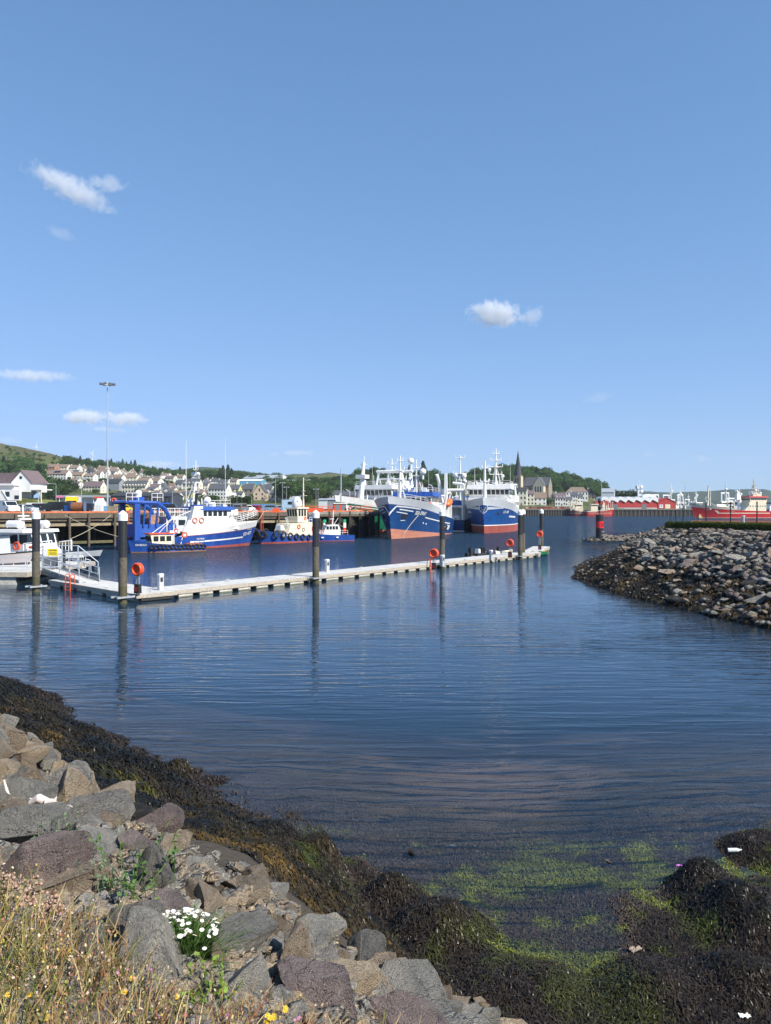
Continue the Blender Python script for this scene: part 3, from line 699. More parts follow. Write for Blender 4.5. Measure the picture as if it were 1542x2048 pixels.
# pink stonecrop cushion
stone_c = mat('stonecrop', (.32, .17, .13), .8, c2=(.48, .34, .27), scale=40)
t = MB(); c = hit(70, 1800)
for i in range(420):
    f = R.random(); q = hit(10+f*110+R.gauss(0, 12), 1775+f*70+R.gauss(0, 14))
    if q is None: continue
    s_ = R.uniform(.004, .009); t.sph(q-c+Vector((0, 0, R.uniform(.0, .05))), (s_, s_, s_*.8), stone_c, 5, 4)
tag(t.build('stonecrop', None, c), kind='stuff')
def bloom(us, pm, cm, r, lab, grp, name):
    for i, (u, v) in enumerate(us):
        q = hit(u, v+28)
        if q is None: continue
        top = P(u, v, q.y-.05)
        if top.z < q.z+.02: top.z = q.z+.08
        root = T(name, lab, 'flower', q, 0, grp)
        s = MB(); s.tube([(0, 0, -.03), (.01, 0, (top.z-q.z)*.5), top-q], .002, stalk, 3); s.build('stem', root)
        f = flower_mesh('bloom', 10, r*R.uniform(.8, 1.2), pm, cm); f.parent = root; f.location = top-q; f.rotation_euler = (R.uniform(.3, 1.1), R.uniform(-.4, .4), 0)
bloom([(5, 1882), (141, 1901), (60, 1990), (95, 2035), (14, 2040), (354, 1993), (262, 1957), (250, 1983), (110, 1960), (15, 1990)], yel, yel, .008, 'small yellow wildflower standing in the dry grass', 'yellow wildflowers in the dry grass', 'yellow_wildflower')
bloom([(535, 2032), (541, 2036), (548, 2034), (556, 2038), (563, 2036), (570, 2018), (533, 2044), (552, 2045)], yel, yel, .010, 'yellow flower of the bright cluster at the foot of the large purple boulder', 'cluster of yellow flowers', 'yellow_flower')
bloom([(110, 1782), (121, 1827), (180, 1864), (236, 1945), (255, 1940), (303, 1938), (190, 1867), (267, 1957), (455, 2030), (318, 2034), (590, 2040), (598, 2036), (65, 1832)], pink, pink, .006, 'tiny pink flower among the dry stalks', 'pink flowers among the stalks', 'pink_flower')
# dark leaning stalks at the lower edge
for lab, pts in [('dark bare stalk leaning before the large purple boulder', [(695, 2062), (712, 2000), (738, 1955)]), ('thin pale stalk standing before the large purple boulder', [(653, 2060), (652, 2020)]), ('long dry stalk bent across the dry grass', [(40, 1900), (110, 1975), (165, 2020)]), ('dark dead stem leaning in the dry grass', [(160, 1975), (180, 1935), (198, 1915)])]:
    d = 3.6; q = [P(u, v, d) for u, v in pts]
    tag(MB().tube([p-q[0] for p in q], .004, mat('dead_stem', (.1, .075, .055), .8), 4).build('dead_stalk', None, q[0]), lab, 'plant')
# driftwood
drift = mat('bleached_wood', (.62, .55, .5), .8, var=.18, scale=14, bump=.004)
def sweep(m, pts, rs, mt, n=7):
    for (a, b), (r0, r1) in zip(zip(pts, pts[1:]), zip(rs, rs[1:])): m.cyl(a, b, r0, mt, r1, n); m.sph(b, r1, mt, 7, 5)
q0 = hit(70, 1628); d = q0.y-.15; m = MB(); PP = lambda u, v, dd=0: P(u, v, d+dd)-P(70, 1625, d)
sweep(m, [PP(52, 1622), PP(62, 1605), PP(78, 1597), PP(95, 1606, .05), PP(118, 1611), PP(143, 1614, -.05)], [.012, .02, .03, .032, .02, .008], drift)
sweep(m, [PP(92, 1604), PP(108, 1602), PP(113, 1594)], [.025, .015, .004], drift); sweep(m, [PP(62, 1605), PP(66, 1600), PP(60, 1597)], [.018, .012, .005], drift)
tag(m.build('driftwood', None, P(70, 1625, d)), 'forked white driftwood branch lying on the grey slabs', 'driftwood')
d = hit(20, 1610).y-.1; m = MB(); PP = lambda u, v: P(u, v, d)-P(24, 1614, d)
sweep(m, [PP(24, 1614), PP(15, 1588), PP(8, 1562)], [.012, .014, .007], drift)
tag(m.build('driftwood', None, P(24, 1614, d)), 'thin straight white stick leaning at the left edge', 'driftwood')
# litter and stones on the flats
def litter(u, v, lab, name, fn, cat='litter'):
    q = hit(u, v)
    if q is None: return
    m = MB(); fn(m); tag(m.build(name, None, q+Vector((0, 0, .05)), R.uniform(-.4, .4)), lab, cat)
clear = mat('clear_plastic', (.62, .66, .68), .15)
wrapm = mat('purple_wrapper', (.5, .12, .5), .3)
def crump(m, mt, s):
    n = 6; vs = [(s*(i/n-.5)+R.gauss(0, s*.03), s*.6*(j/n-.5)+R.gauss(0, s*.03), R.uniform(0, s*.22)) for j in range(n+1) for i in range(n+1)]
    m.add(vs, [(j*(n+1)+i, j*(n+1)+i+1, (j+1)*(n+1)+i+1, (j+1)*(n+1)+i) for j in range(n) for i in range(n)], mt)
litter(1358, 1743, 'crumpled purple wrapper at the edge of the weed', 'wrapper', lambda m: crump(m, wrapm, .09))
litter(1490, 2042, 'crumpled white plastic wrapper in the lower right corner', 'wrapper', lambda m: crump(m, white, .12))
litter(905, 1676, 'clear plastic scrap floating by the weed clump', 'wrapper', lambda m: crump(m, clear, .1))
litter(1272, 1908, 'torn pale bag lying on the weedy flat', 'wrapper', lambda m: crump(m, mat('pale_bag', (.26, .21, .16), .7), .16))
def bottle(m): m.cyl((-.1, 0, .04), (.05, 0, .05), .035, clear, n=10); m.cyl((.05, 0, .05), (.1, 0, .055), .035, clear, .013, 10); m.cyl((.1, 0, .055), (.125, 0, .058), .014, white, n=8)
litter(1468, 1712, 'clear plastic bottle lying on the black weed', 'bottle', bottle, 'bottle')
for u, v, s_, mi, lab in [(1215, 1724, .07, 3, 'small brown stone standing alone in the shallow water'), (822, 1706, .11, 4, 'dark pointed stone breaking the shallow water')]:
    q = hit(u, v); rock((q.x, q.y, 0.0), s_, mi, 4, 1, (.2, .1), lab)
# ---------------------------------------------------------------- floating pontoon, piles and their fittings
conc = mat('pontoon_concrete', (.50, .48, .42), .8, var=.2, scale=3, bump=.004)
deckm = mat('pontoon_deck', (.53, .52, .49), .8, var=.16, scale=1.3)
edge = mat('weathered_timber_edge', (.42, .37, .30), .8, var=.25, scale=6)
dark_gap = mat('dark_float', (.03, .03, .028), .8)
ppe = mat('black_sleeve', (.022, .023, .026), .5, var=.2, scale=3)
pileweed = mat('weedy_pile', (.075, .066, .048), .9, c2=(.15, .13, .098), scale=5, bump=.01)
pilelow = mat('dark_wet_pile', (.05, .044, .03), .8, c2=(.10, .095, .04), scale=6, bump=.01)
capm = mat('pile_cap', (.8, .8, .78), .45)
A = Vector((-15.8, 47.6, 0)); B = Vector((18.1, 90.9, 0)); D1 = (B-A).normalized(); N1 = Vector((-D1.y, D1.x, 0))   # main arm
LEN = (B-A).length; ANG = math.atan2(D1.y, D1.x)
def slab_boxes(name, label, o, ang, L_, W_, nseg, floats, group=None, z0=.16, z1=.5):
    """one pontoon section: deck, edge beams and concrete floats, local x along it"""
    t = T(name, label, 'pontoon', o, ang, group)
    m = MB(); npn = int(L_/1.2); m.bx(.02, L_-.02, .1, W_-.1, .38, .47, dark_gap)
    for i in range(npn): m.bx(.02+(L_-.04)*i/npn, .02+(L_-.04)*(i+1)/npn-.025, .1, W_-.1, .471, .5, deckm)
    m.build('deck', t)
    m = MB(); m.bx(0, L_, 0, .098, .24, .495, edge); m.bx(0, L_, W_-.098, W_, .24, .495, edge); m.bx(0, .018, .1, W_-.1, .24, .49, edge); m.bx(L_-.018, L_, .1, W_-.1, .24, .49, edge)
    m.build('edge_beam', t)
    n = floats; st = L_/n; proto = None
    for i in range(n):
        m = MB(); a, b = i*st+.3, (i+1)*st-.3
        m.bx(a, b, .06, W_-.06, -.35, .238, conc)
        m.bx(a-.02, b+.02, .04, W_-.04, -.35, .075, mat('wet_concrete', (.16, .16, .1), .6, var=.3, scale=4))
        m.build('float', t)
    m = MB(); m.bx(.05, L_-.05, .35, W_-.35, .05, .237, dark_gap); m.build('under_frame', t)
    return t
W_ = 2.9; NS = 5; A0 = A; A = A+D1*2.95; LEN -= 2.95; SL = LEN/NS
for i, nm in enumerate(['corner section of the long white pontoon', 'second section of the long white pontoon, from the corner pile', 'middle section of the long white pontoon', 'section of the long white pontoon carrying the red ladder', 'far section of the long white pontoon with the black outboard boat']):
    slab_boxes('pontoon', nm, A+D1*(SL*i+.01), ANG, SL-.02, W_, 1, [6, 5, 6, 6, 6][i], 'sections of the long pontoon')
D2 = Vector((.715, -.70, 0)); ANG2 = math.atan2(-D2.y, -D2.x)    # short arm to the gangway
slab_boxes('pontoon', 'short pontoon arm running from the corner pile to the gangway', A0-D2*14.0, math.atan2(D2.y, D2.x), 14.0, 2.9, 1, 6)
# the end finger behind the last pile
E0 = B+D1*.2
slab_boxes('pontoon', 'end platform of the pontoon by the green rowing boat', E0-N1*.4, math.atan2(.957, .29), 17.2, 2.4, 1, 5)
def pile(x, y, top, label, r=.27):
    t = T('mooring_pile', label, 'pile', (x, y, 0), 0, 'black mooring piles of the pontoon')
    m = MB(); m.cyl((0, 0, 2.9), (0, 0, top-.62), r, ppe, n=20); m.build('sleeve', t)
    m = MB(); m.cyl((0, 0, 1.1), (0, 0, 2.9), r*.98, pileweed, n=20, caps=False); m.cyl((0, 0, -3), (0, 0, 1.1), r*.99, pilelow, n=20, caps=False); m.build('weedy_shaft', t)
    m = MB(); m.cyl((0, 0, top-.64), (0, 0, top-.22), r*1.13, capm, n=20); m.cyl((0, 0, top-.22), (0, 0, top), r*1.13, capm, .05, n=20, caps=False); m.build('cap', t)
    m = MB(); m.bx(-r-.35, r+.35, -r-.12, -r-.02, .36, .47, steel); m.bx(-r-.35, r+.35, r+.02, r+.12, .36, .47, steel); m.bx(-r-.14, -r-.03, -r-.02, r+.02, .36, .47, steel); m.bx(r+.03, r+.14, -r-.02, r+.02, .36, .47, steel); c = m.build('collar', t); c.rotation_euler = (0, 0, ANG)
PILES = [(72, 1184, 'pile beside the gangway at the left', 1020), (245.5, 1207, 'tall pile at the pontoon corner before the blue trawler', 1021), (624.5, 1163, 'pile in front of the small blue pilot boat', 1020), (878, 1141, 'pile in front of the trawler with the orange rescue boat', 1019), (1034.5, 1118, 'left pile of the pair at the far pontoon end', 1019), (1046, 1113, 'right pile of the pair at the far pontoon end', 1018), (1083, 1099, 'farthest pile, standing by the green rowing boat', 1018)]
for u, v, lab, vt in PILES:
    q = G(u, v)
    if 600 < u < 1040:
        k_ = (u-U0)/F; s_ = (k_*A0.y-A0.x)/(D1.x-k_*D1.y); q = A0+D1*s_-N1*.38
    pile(q.x, q.y, H-(vt-V0)/F*q.y, 'black '+lab if not lab.startswith('tall') else 'tall black '+lab[5:])
def on_deck(u, v, z=.5): return G(u, v, z)
def ring_station(u, vb, label, h=1.7):
    q = on_deck(u, vb)
    t = T('lifebuoy_stand', label, 'lifebuoy', q, rad(-25), 'red lifebuoy stands on the pontoon')
    m = MB(); m.bx(-.12, -.06, -.03, .03, 0, h-.5, steel); m.bx(.06, .12, -.03, .03, 0, h-.5, steel); m.build('post', t)
    m = MB(); m.cyl((0, -.12, h-.1), (0, .12, h-.1), .42, orange_red, n=24); m.torus((0, -.12, h-.1), .34, .08, (0, 1, 0), orange_red, 24, 6); m.build('housing', t)
    m = MB(); m.bx(-.2, .2, -.14, .14, .08, .66, black, top=.92); m.bx(-.12, .12, -.146, -.141, .2, .5, mat('dull_red_label', (.3, .03, .03), .5)); m.build('box', t)
orange_red = mat('orange_red_plastic', (.78, .09, .03), .4, var=.06, scale=2)
ring_station(275.5, 1189, 'red lifebuoy housing on a post at the pontoon corner')
ring_station(868, 1141, 'red lifebuoy housing beside the red ladder and pile', 1.6)
ring_station(1020, 1116, 'red lifebuoy housing left of the paired piles', 1.75)
ring_station(1079.5, 1100, 'red lifebuoy housing against the farthest pile', 2.2)
pedm = mat('pedestal_grey', (.55, .57, .58), .45, .2, var=.08, scale=4)
for u, v, lab in [(321, 1180, 'grey service pedestal near the pontoon corner'), (654, 1144, 'grey service pedestal right of the second pile'), (885, 1133, 'grey service pedestal half hidden behind the middle pile'), (982, 1121, 'grey service pedestal beside the black outboard boat')]:
    t = T('service_pedestal', lab, 'pedestal', on_deck(u, v), ANG, 'service pedestals on the pontoon')
    m = MB(); m.bx(-.17, .17, -.13, .13, 0, 1.0, pedm); m.build('body', t)
    m = MB(); m.bx(-.19, .19, -.15, .15, 1.002, 1.1, white, top=.8); m.build('lamp_head', t)
    m = MB(); m.bx(-.1, .1, -.137, -.131, .55, .85, black); m.build('socket_panel', t)
for i, (u, v) in enumerate([(300, 1184), (408, 1171), (518, 1158), (582, 1150), (722, 1137), (840, 1128), (930, 1121), (170, 1166), (213, 1177), (455, 1163)]):
    m = MB(); m.cyl((-.05, 0, 0), (-.05, 0, .12), .03, steel, n=6); m.cyl((.05, 0, 0), (.05, 0, .12), .03, steel, n=6); m.cyl((-.18, 0, .13), (.18, 0, .13), .03, steel, n=6)
    tag(m.build('mooring_cleat', None, on_deck(u, v), ANG), 'small steel mooring cleat along the edge of the pontoon deck', 'cleat', 'mooring cleats along the pontoon')
def ladder(q, ang, label, h=.75):
    t = T('ladder', label, 'ladder', q, ang)
    m = MB()
    for s in (-.24, .24): m.tube([(s, -.06, -1.0), (s, -.06, h-.1), (s, .06, h), (s, .3, h-.06), (s, .36, 0)], .035, orange, 6)
    m.build('side_rail', t); m = MB()
    for i in range(6): m.cyl((-.24, -.06, -.9+i*.25), (.24, -.06, -.9+i*.25), .028, orange, n=6)
    m.build('rung', t)
q = on_deck(137, 1169); ladder(q, ANG2-PI+.35, 'orange swim ladder on the short pontoon arm by the gangway')
q = on_deck(863, 1135); ladder(q, ANG, 'red ladder on the pontoon edge left of the middle pile')
# small boats tied to the pontoon end
t = T('rowing_boat', 'green rowing boat tied to the end of the pontoon', 'boat', G(1071, 1112), rad(50))
hm = mat('green_boat_paint', (.02, .2, .09), .4)
def small_hull(m, L_, Bm, h, mo, mi_, rake=.25):
    n = 12; ro = []
    for i in range(n+1):
        s_ = i/n; w_ = Bm/2*(1-abs(2*s_-.85)**2.6*.9 if s_ > .425 else 1-.25*(1-s_/.425)**2); w_ = max(w_, .02); x = L_*s_; sh = h*(1+.35*(2*s_-1)**2)
        ro.append([(x, -w_, sh), (x-rake*(s_ > .7)*.3, -w_*.8, h*.3), (x-rake*(s_ > .7)*.8, -w_*.3, -.15), (x-rake*(s_ > .7)*.8, w_*.3, -.15), (x-rake*(s_ > .7)*.3, w_*.8, h*.3), (x, w_, sh), (x, w_*.85, sh-.01), (x, w_*.6, h*.25), (x, -w_*.6, h*.25), (x, -w_*.85, sh-.01)])
    k = len(ro[0]); vs = [p for r in ro for p in r]
    for j in range(k):
        mt = mo if j < 5 else mi_
        m.add(vs, [(i*k+j, (i+1)*k+j, (i+1)*k+(j+1) % k, i*k+(j+1) % k) for i in range(n)], mt, True)
    m.add(vs, [tuple(range(k))], mo); m.add(vs, [tuple(range(n*k, n*k+k))[::-1]], mo)
m = MB(); small_hull(m, 3.4, 1.35, .5, hm, mat('varnished_wood', (.4, .22, .1), .5, var=.2, scale=8)); m.build('hull', t)
for x in (.8, 1.8, 2.6):
    m = MB(); m.bx(x-.12, x+.12, -.5, .5, .34, .39, mat('varnished_wood', (.4, .22, .1))); m.build('thwart', t)
m = MB(); m.cyl((.6, -.55, .55), (2.9, .3, .62), .03, cream, n=6); m.build('oar', t)
tub = mat('black_tube', (.02, .02, .022), .5)
t = T('inflatable_boat', 'black inflatable boat with an outboard lying behind the pontoon', 'boat', G(944, 1119)+Vector((0, .9, 0)), ANG)
m = MB(); m.tube([(0, -.7, .45), (2.8, -.7, .45), (3.9, -.25, .6), (4.1, 0, .65), (3.9, .25, .6), (2.8, .7, .45), (0, .7, .45)], .24, tub, 10)
for p_ in [(2.8, -.7, .45), (3.9, -.25, .6), (3.9, .25, .6), (2.8, .7, .45)]: m.sph(p_, .24, tub)
m.bx(0, 3.4, -.6, .6, .2, .3, mat('grey_floor', (.3, .3, .3), .7)); m.build('hull', t)
m = MB(); m.box((-.15, 0, 1.05), (.5, .38, .6), black, top=.75); m.bx(-.3, -.1, -.1, .1, -.4, .75, black); m.build('outboard_motor', t)
m = MB(); m.box((1.5, 0, .7), (.5, .6, .85), white, top=.8); m.box((2.2, 0, .8), (.7, .9, .9), black, top=.85); m.build('console', t)
t = T('tender_boat', 'low grey dinghy moored behind the far pontoon section', 'boat', G(1000, 1114)+Vector((0, 1.2, 0)), ANG)
m = MB(); small_hull(m, 3.6, 1.4, .55, mat('grey_gelcoat', (.5, .5, .47), .4), cream); m.build('hull', t)
m = MB(); m.box((-.1, 0, .95), (.3, .3, .5), black, top=.8); m.build('outboard_motor', t)
# ---------------------------------------------------------------- left landing stage, gangway and railings
rail = mat('rail_steel', (.58, .62, .66), .4, .4)
def railing(name, label, pts, h=1.05, rows=3, r=.03, post_every=1.4, cat='railing', grp=None, m_=None, base=None):
    m_ = m_ or rail; o = Vector(pts[0]); t = T(name, label, cat, o, 0, grp)
    pts = [Vector(p)-o for p in pts]; m = MB()
    for k in range(rows):
        z = h*(k+1)/rows
        m.tube([p+Vector((0, 0, z)) for p in pts], r, m_, 5)
    m.build('rail', t)
    for a, b in zip(pts, pts[1:]):
        n = max(1, int((b-a).length/post_every))
        for i in range(n+1):
            if i == 0 and a is not pts[0]: continue
            q = a.lerp(b, i/n); MB().cyl(q, q+Vector((0, 0, h+.02)), r*1.15, m_, n=5).build('post', t)
    return t
Z1 = 1.0
LP = [G(-220, 1170, .5), G(66, 1157, .5)]; lp0 = Vector((LP[1].x, LP[1].y, 0))
t = T('landing_stage', 'wide grey landing stage on concrete floats at the left edge', 'pontoon', (lp0.x-.5, lp0.y, 0), rad(177))
m = MB(); m.bx(0, 22, -12, 0, .82, Z1, deckm); m.build('deck', t)
m = MB(); m.bx(0, 22, .0, .12, .62, .98, edge); m.bx(-.12, 0, -12, .12, .62, .98, edge); m.build('edge_beam', t)
for i in range(5):
    m = MB(); x = .9+i*4.1; m.bx(x, x+2.6, -11.8, -.05, -.4, .8, conc); m.build('float', t)
m = MB(); m.bx(.3, 21.8, -11, -.4, .3, .815, dark_gap); m.build('under_frame', t)
def LPt(x, y): return t.location+Vector((math.cos(rad(177))*x-math.sin(rad(177))*y, math.sin(rad(177))*x+math.cos(rad(177))*y, Z1))
railing('railing', 'grey railing along the front of the landing stage', [LPt(17, -1.2), LPt(4.6, -1.2), LPt(.6, -1.2)], 1.05, 3)
railing('railing', 'hooped railing at the back of the landing stage', [LPt(17, -10), LPt(1.5, -10)], 1.1, 2)
g0, g1 = P(84, 1140, 60.5), G(158, 1166, .52)
gv = (g1-g0); gn = Vector((-gv.y, gv.x, 0)).normalized()*1.5
t2 = T('gangway', 'sloping grey gangway leading down to the white pontoon', 'gangway', g0)
m = MB(); a, b = Vector((0, 0, 0)), gv
m.add([a, b, b+gn, a+gn, a-Vector((0, 0, .14)), b-Vector((0, 0, .1)), b+gn-Vector((0, 0, .1)), a+gn-Vector((0, 0, .14))], [(0, 1, 2, 3), (7, 6, 5, 4), (0, 4, 5, 1), (1, 5, 6, 2), (2, 6, 7, 3), (3, 7, 4, 0)], deckm); m.build('walkway', t2)
m = MB()
for off in (Vector((0, 0, 0)), gn):
    m.ext([a+off*1.02+Vector((0, 0, -.35)), b+off*1.02+Vector((0, 0, -.1)), b+off*1.02+Vector((0, 0, .18)), a+off*1.02+Vector((0, 0, .18))], gn*.03, mat('girder_grey', (.25, .27, .28), .5, .3))
m.build('girder', t2)
for off in (Vector((0, 0, 0)), gn):
    m = MB(); f_ = [a.lerp(b, i/4)+off for i in range(5)]
    for h_ in (.55, 1.05): m.tube([p+Vector((0, 0, h_)) for p in f_], .03, rail, 5)
    for p in f_: m.cyl(p, p+Vector((0, 0, 1.05)), .03, rail, n=5)
    m.build('handrail', t2)
# gate with the yellow sign
q = P(86, 1137, 62); t3 = T('security_gate', 'grey steel security gate with a yellow sign above the gangway', 'gate', q, rad(-4))
m = MB(); Wd = 1.62; Hh = 1.9
for x in (0, Wd, Wd*1.85, 0): m.bx(x-.04, x+.04, -.04, .04, -.1, Hh, rail)
for z in (0.1, .7, 1.25, Hh): m.bx(0.04, Wd-.04, -.03, .03, z-.03, z+.03, rail)
for z in (.3, 1.2, Hh): m.bx(Wd+.04, Wd*1.85-.04, -.03, .03, z-.03, z+.03, rail)
m.tube([(Wd*1.85, 0, Hh), (Wd*1.85+1.7, 0, .55), (Wd*1.85+1.7, 0, -.5)], .04, rail, 5); m.tube([(0, 0, Hh), (-1.5, 0, .6), (-1.5, 0, -.5)], .04, rail, 5)
m.build('gate_frame', t3)
yl = mat('yellow_sign', (.8, .62, .02), .4)
m = MB(); m.bx(.45, 1.3, -.07, -.045, 1.05, 1.65, yl); s_ = m.build('sign_board', t3)
m = MB(); m.bx(.05, .43, -.07, -.045, 1.05, 1.65, white); m.build('white_sign', t3)
m = MB(); m.bx(.1, 1.3, -.04, -.031, .18, .92, mat('grey_panel', (.12, .13, .14), .5)); m.build('panel', t3)
tm = MB(); vs, fs = text_mesh('DANGER', .16, .004); tm.add([(p.x+.87, -.073, p.y+1.5) for p in vs], [f[::-1] for f in fs], black)
for i in range(3): tm.bx(.56, 1.2, -.0735, -.0705, 1.14+.08*i, 1.165+.08*i, black)
tm.build('lettering', s_)
m = MB(); q2 = P(127, 1143, 62.5); m.bx(-.12, .12, -.12, .12, -.6, 1.75, mat('dark_post', (.06, .065, .07), .5)); tag(m.build('gate_post', None, q2), 'dark upright post at the right of the security gate', 'post')
# railed platform behind the gangway
pb = [P(101, 1146, 66), P(172, 1143, 68)]
t4 = T('railed_platform', 'small railed platform behind the gangway', 'platform', (pb[0].x, pb[0].y, 0), math.atan2(pb[1].y-pb[0].y, pb[1].x-pb[0].x))
Lp = (Vector((pb[1].x, pb[1].y, 0))-Vector((pb[0].x, pb[0].y, 0))).length
m = MB(); m.bx(0, Lp, 0, 4.2, .55, .75, deckm); m.build('deck', t4)
m = MB(); m.bx(.2, Lp-.5, .3, 3.8, -.4, .54, conc); m.build('float', t4)
for k, (x0, y0, x1, y1) in enumerate([(Lp*.42, 4.1, Lp, 4.1), (Lp, 0.1, Lp, 4.1), (0, 4.1, Lp*.4, 4.1), (0, .15, Lp*.4, .15)]):
    m = MB(); n = max(2, int(math.hypot(x1-x0, y1-y0)/.55))
    for z in (1.2, 1.75): m.cyl((x0, y0, z), (x1, y1, z), .03, rail, n=5)
    for i in range(n+1): f_ = i/n; m.cyl((x0+(x1-x0)*f_, y0+(y1-y0)*f_, .75), (x0+(x1-x0)*f_, y0+(y1-y0)*f_, 1.77), .025, rail, n=4)
    m.build('railing', t4)
m = MB(); m.tube([(Lp-.1, -.1, .75), (Lp-.1, -.1, 1.4), (Lp+.35, -.1, 1.25), (Lp+.42, -.1, .1)], .04, rail, 6); m.build('ladder_hoop', t4)
m = MB(); m.box((0, 0, .9), (.3, .3, 1.8), white); tag(m.build('meter_box', None, P(26, 1131, 66)-Vector((0, 0, .6))), 'slim white meter post standing on the landing stage', 'post')
# ---------------------------------------------------------------- ships
class Hull:
    """lofted hull, local x from stern (0) to stem (L), z from the waterline"""
    def __init__(s, L_, Bm, sheer, rake=2.5, td=.62, tw=.42, stern=.82, flare=1.6, low=-.6, pd=2.2, pw=1.7, rk=3.0):
        s.L, s.B, s.sheer, s.rake, s.td, s.tw, s.st, s.fl, s.low, s.pd, s.pw, s.rk = L_, Bm, sheer, rake, td, tw, stern, flare, low, pd, pw, rk
    def pt(s, t, z):
        top = s.sheer(t); k = max(0., min(1., (z-s.low)/(top-s.low)))
        wd = 1.0 if t < s.td else 1-((t-s.td)/(1-s.td))**s.pd
        ww = 1.0 if t < s.tw else 1-((t-s.tw)/(1-s.tw))**s.pw
        ww *= .93
        h = ww+(wd-ww)*k**s.fl
        sf = 1.0 if t > .22 else 1-(1-s.st)*(1-t/.22)**2
        return s.L*t-s.rake*(1-k)*t**s.rk, s.B/2*max(h, 0.004)*sf
    def t_of(s, x, z):
        lo, hi = 0., 1.
        for _ in range(30):
            m = (lo+hi)/2
            if s.pt(m, z)[0] < x: lo = m
            else: hi = m
        return lo
    def side(s, x, z, off=.02, sg=1):
        t = s.t_of(x, z); y = s.pt(t, z)[1]; return Vector((x, sg*(y+off), z))
    def mesh(s, bands, n=40, sub=3):
        """bands: [(zfun(t), material under it)] from low to sheer"""
        m = MB(); ts = [1-(1-i/n)**1.35 for i in range(n+1)]
        zs = []; mats_ = []
        prev = lambda t: s.low
        for zf, mt in bands:
            for k in range(1, sub+1):
                zs.append((prev, zf, k/sub)); mats_.append(mt)
            prev = zf
        rows = [[s.low]*(n+1)]
        for (a, b, f) in zs: rows.append([a(t)+(max(b(t), a(t)+.002)-a(t))*f for t in ts])
        for sg in (1, -1):
            vs = []
            for r in rows:
                for t, z in zip(ts, r):
                    x, y = s.pt(t, z); vs.append((x, sg*y, z))
            w_ = n+1
            for j in range(len(rows)-1):
                fs = []
                for i in range(n):
                    q = (j*w_+i, j*w_+i+1, (j+1)*w_+i+1, (j+1)*w_+i); fs.append(q if sg < 0 else q[::-1])
                m.add(vs, fs, mats_[j], True)
        for j in range(len(rows)-1):           # transom
            a, b = rows[j][0], rows[j+1][0]; xa, ya = s.pt(0, a); xb, yb = s.pt(0, b)
            m.add([(xa, -ya, a), (xa, ya, a), (xb, yb, b), (xb, -yb, b)], [(0, 3, 2, 1)], mats_[j])
        return m
    def deck(s, drop, mt, n=24):
        m = MB(); vs = []
        for i in range(n+1):
            t = i/n*.985; z = s.sheer(t)-drop(t); x, y = s.pt(t, z); vs += [(x, y-.04, z), (x, -y+.04, z)]
        return m.add(vs, [(2*i, 2*i+1, 2*i+3, 2*i+2) for i in range(n)], mt)
    def stripe(s, x0, x1, zf, wd, mt, sg=1, n=24, off=.03):
        m = MB(); vs = []
        for i in range(n+1):
            x = x0+(x1-x0)*i/n; z = zf(x); vs += [s.side(x, z-wd/2, off, sg), s.side(x, z+wd/2, off, sg)]
        return m.add(vs, [(2*i, 2*i+2, 2*i+3, 2*i+1) if sg < 0 else (2*i, 2*i+1, 2*i+3, 2*i+2) for i in range(n)], mt)
    def letters(s, word, xc, zc, size, mt, sg=1, bold=.01, slope=0.0, off=.05, shear=0.0):
        """a word laid on the side of the hull; reads correctly from outside"""
        vs, fs = text_mesh(word, size, bold, shear); m = MB()
        d = -1 if sg > 0 else 1       # port side reads from bow (right... ) to stern
        return m.add([s.side(xc+d*v.x, zc+v.y+slope*d*v.x, off, sg) for v in vs], fs if sg < 0 else [f for f in fs], mt)
def whip(t, p, h, r=.03, mt=None, name='aerial'):
    MB().cyl(p, (p[0], p[1], p[2]+h), r, mt or white, r*.4, 5).build(name, t)
def mast(t, p, h, r, mt, arms=((.7, 1.6), (.85, 1.0)), domes=(), name='mast', lean=0.0, truss=False):
    m = MB(); x, y, z = p; top = (x+lean, y, z+h)
    m.cyl(p, top, r, mt, r*.45, 8)
    for f, w_ in arms:
        zz = z+h*f; m.cyl((x+lean*f, y-w_, zz), (x+lean*f, y+w_, zz), r*.35, mt, n=5); m.cyl((x+lean*f-w_*.5, y, zz), (x+lean*f+w_*.5, y, zz), r*.3, mt, n=5)
        m.cyl((x+lean*f, y, zz-.1), (x+lean*f, y, zz-.04), w_*.5, mt, n=8)
        for q in (-w_, w_): m.cyl((x+lean*f, y+q, zz), (x+lean*f, y+q, zz+.7), r*.25, mt, n=4)
    if truss:
        for sgn in (-1, 1): m.cyl((x-1.2, y+sgn*1.1, z), (x+lean*.6, y, z+h*.62), r*.4, mt, n=5)
    m.box((x+lean*.5+.4, y, z+h*.52), (.9, .2, .16), mt)
    o = m.build(name, t)
    for f, q, rr in domes:
        d = MB(); d.cyl((x+lean*f, y+q, z+h*f-rr*2.2), (x+lean*f, y+q, z+h*f-rr*.7), rr*.3, mt, n=6); d.sph((x+lean*f, y+q, z+h*f), rr, white); d.build('radar_dome', t)
    return o
def windows_row(t, x0, x1, y, z0, z1, n, gap, nrm='y', mt=None, tilt=0.0, lab='window'):
    """n panes of their own along x (facing +-y) or along y (facing x)"""
    w_ = (x1-x0-(n-1)*gap)/n
    for i in range(n):
        a = x0+i*(w_+gap); m = MB()
        if nrm == 'y': m.add([(a, y, z0), (a+w_, y, z0), (a+w_, y+tilt, z1), (a, y+tilt, z1)], [(0, 1, 2, 3)], mt or glass)
        else: m.add([(y, a, z0), (y, a+w_, z0), (y+tilt, a+w_, z1), (y+tilt, a, z1)], [(0, 1, 2, 3)], mt or glass)
        m.build(lab, t)
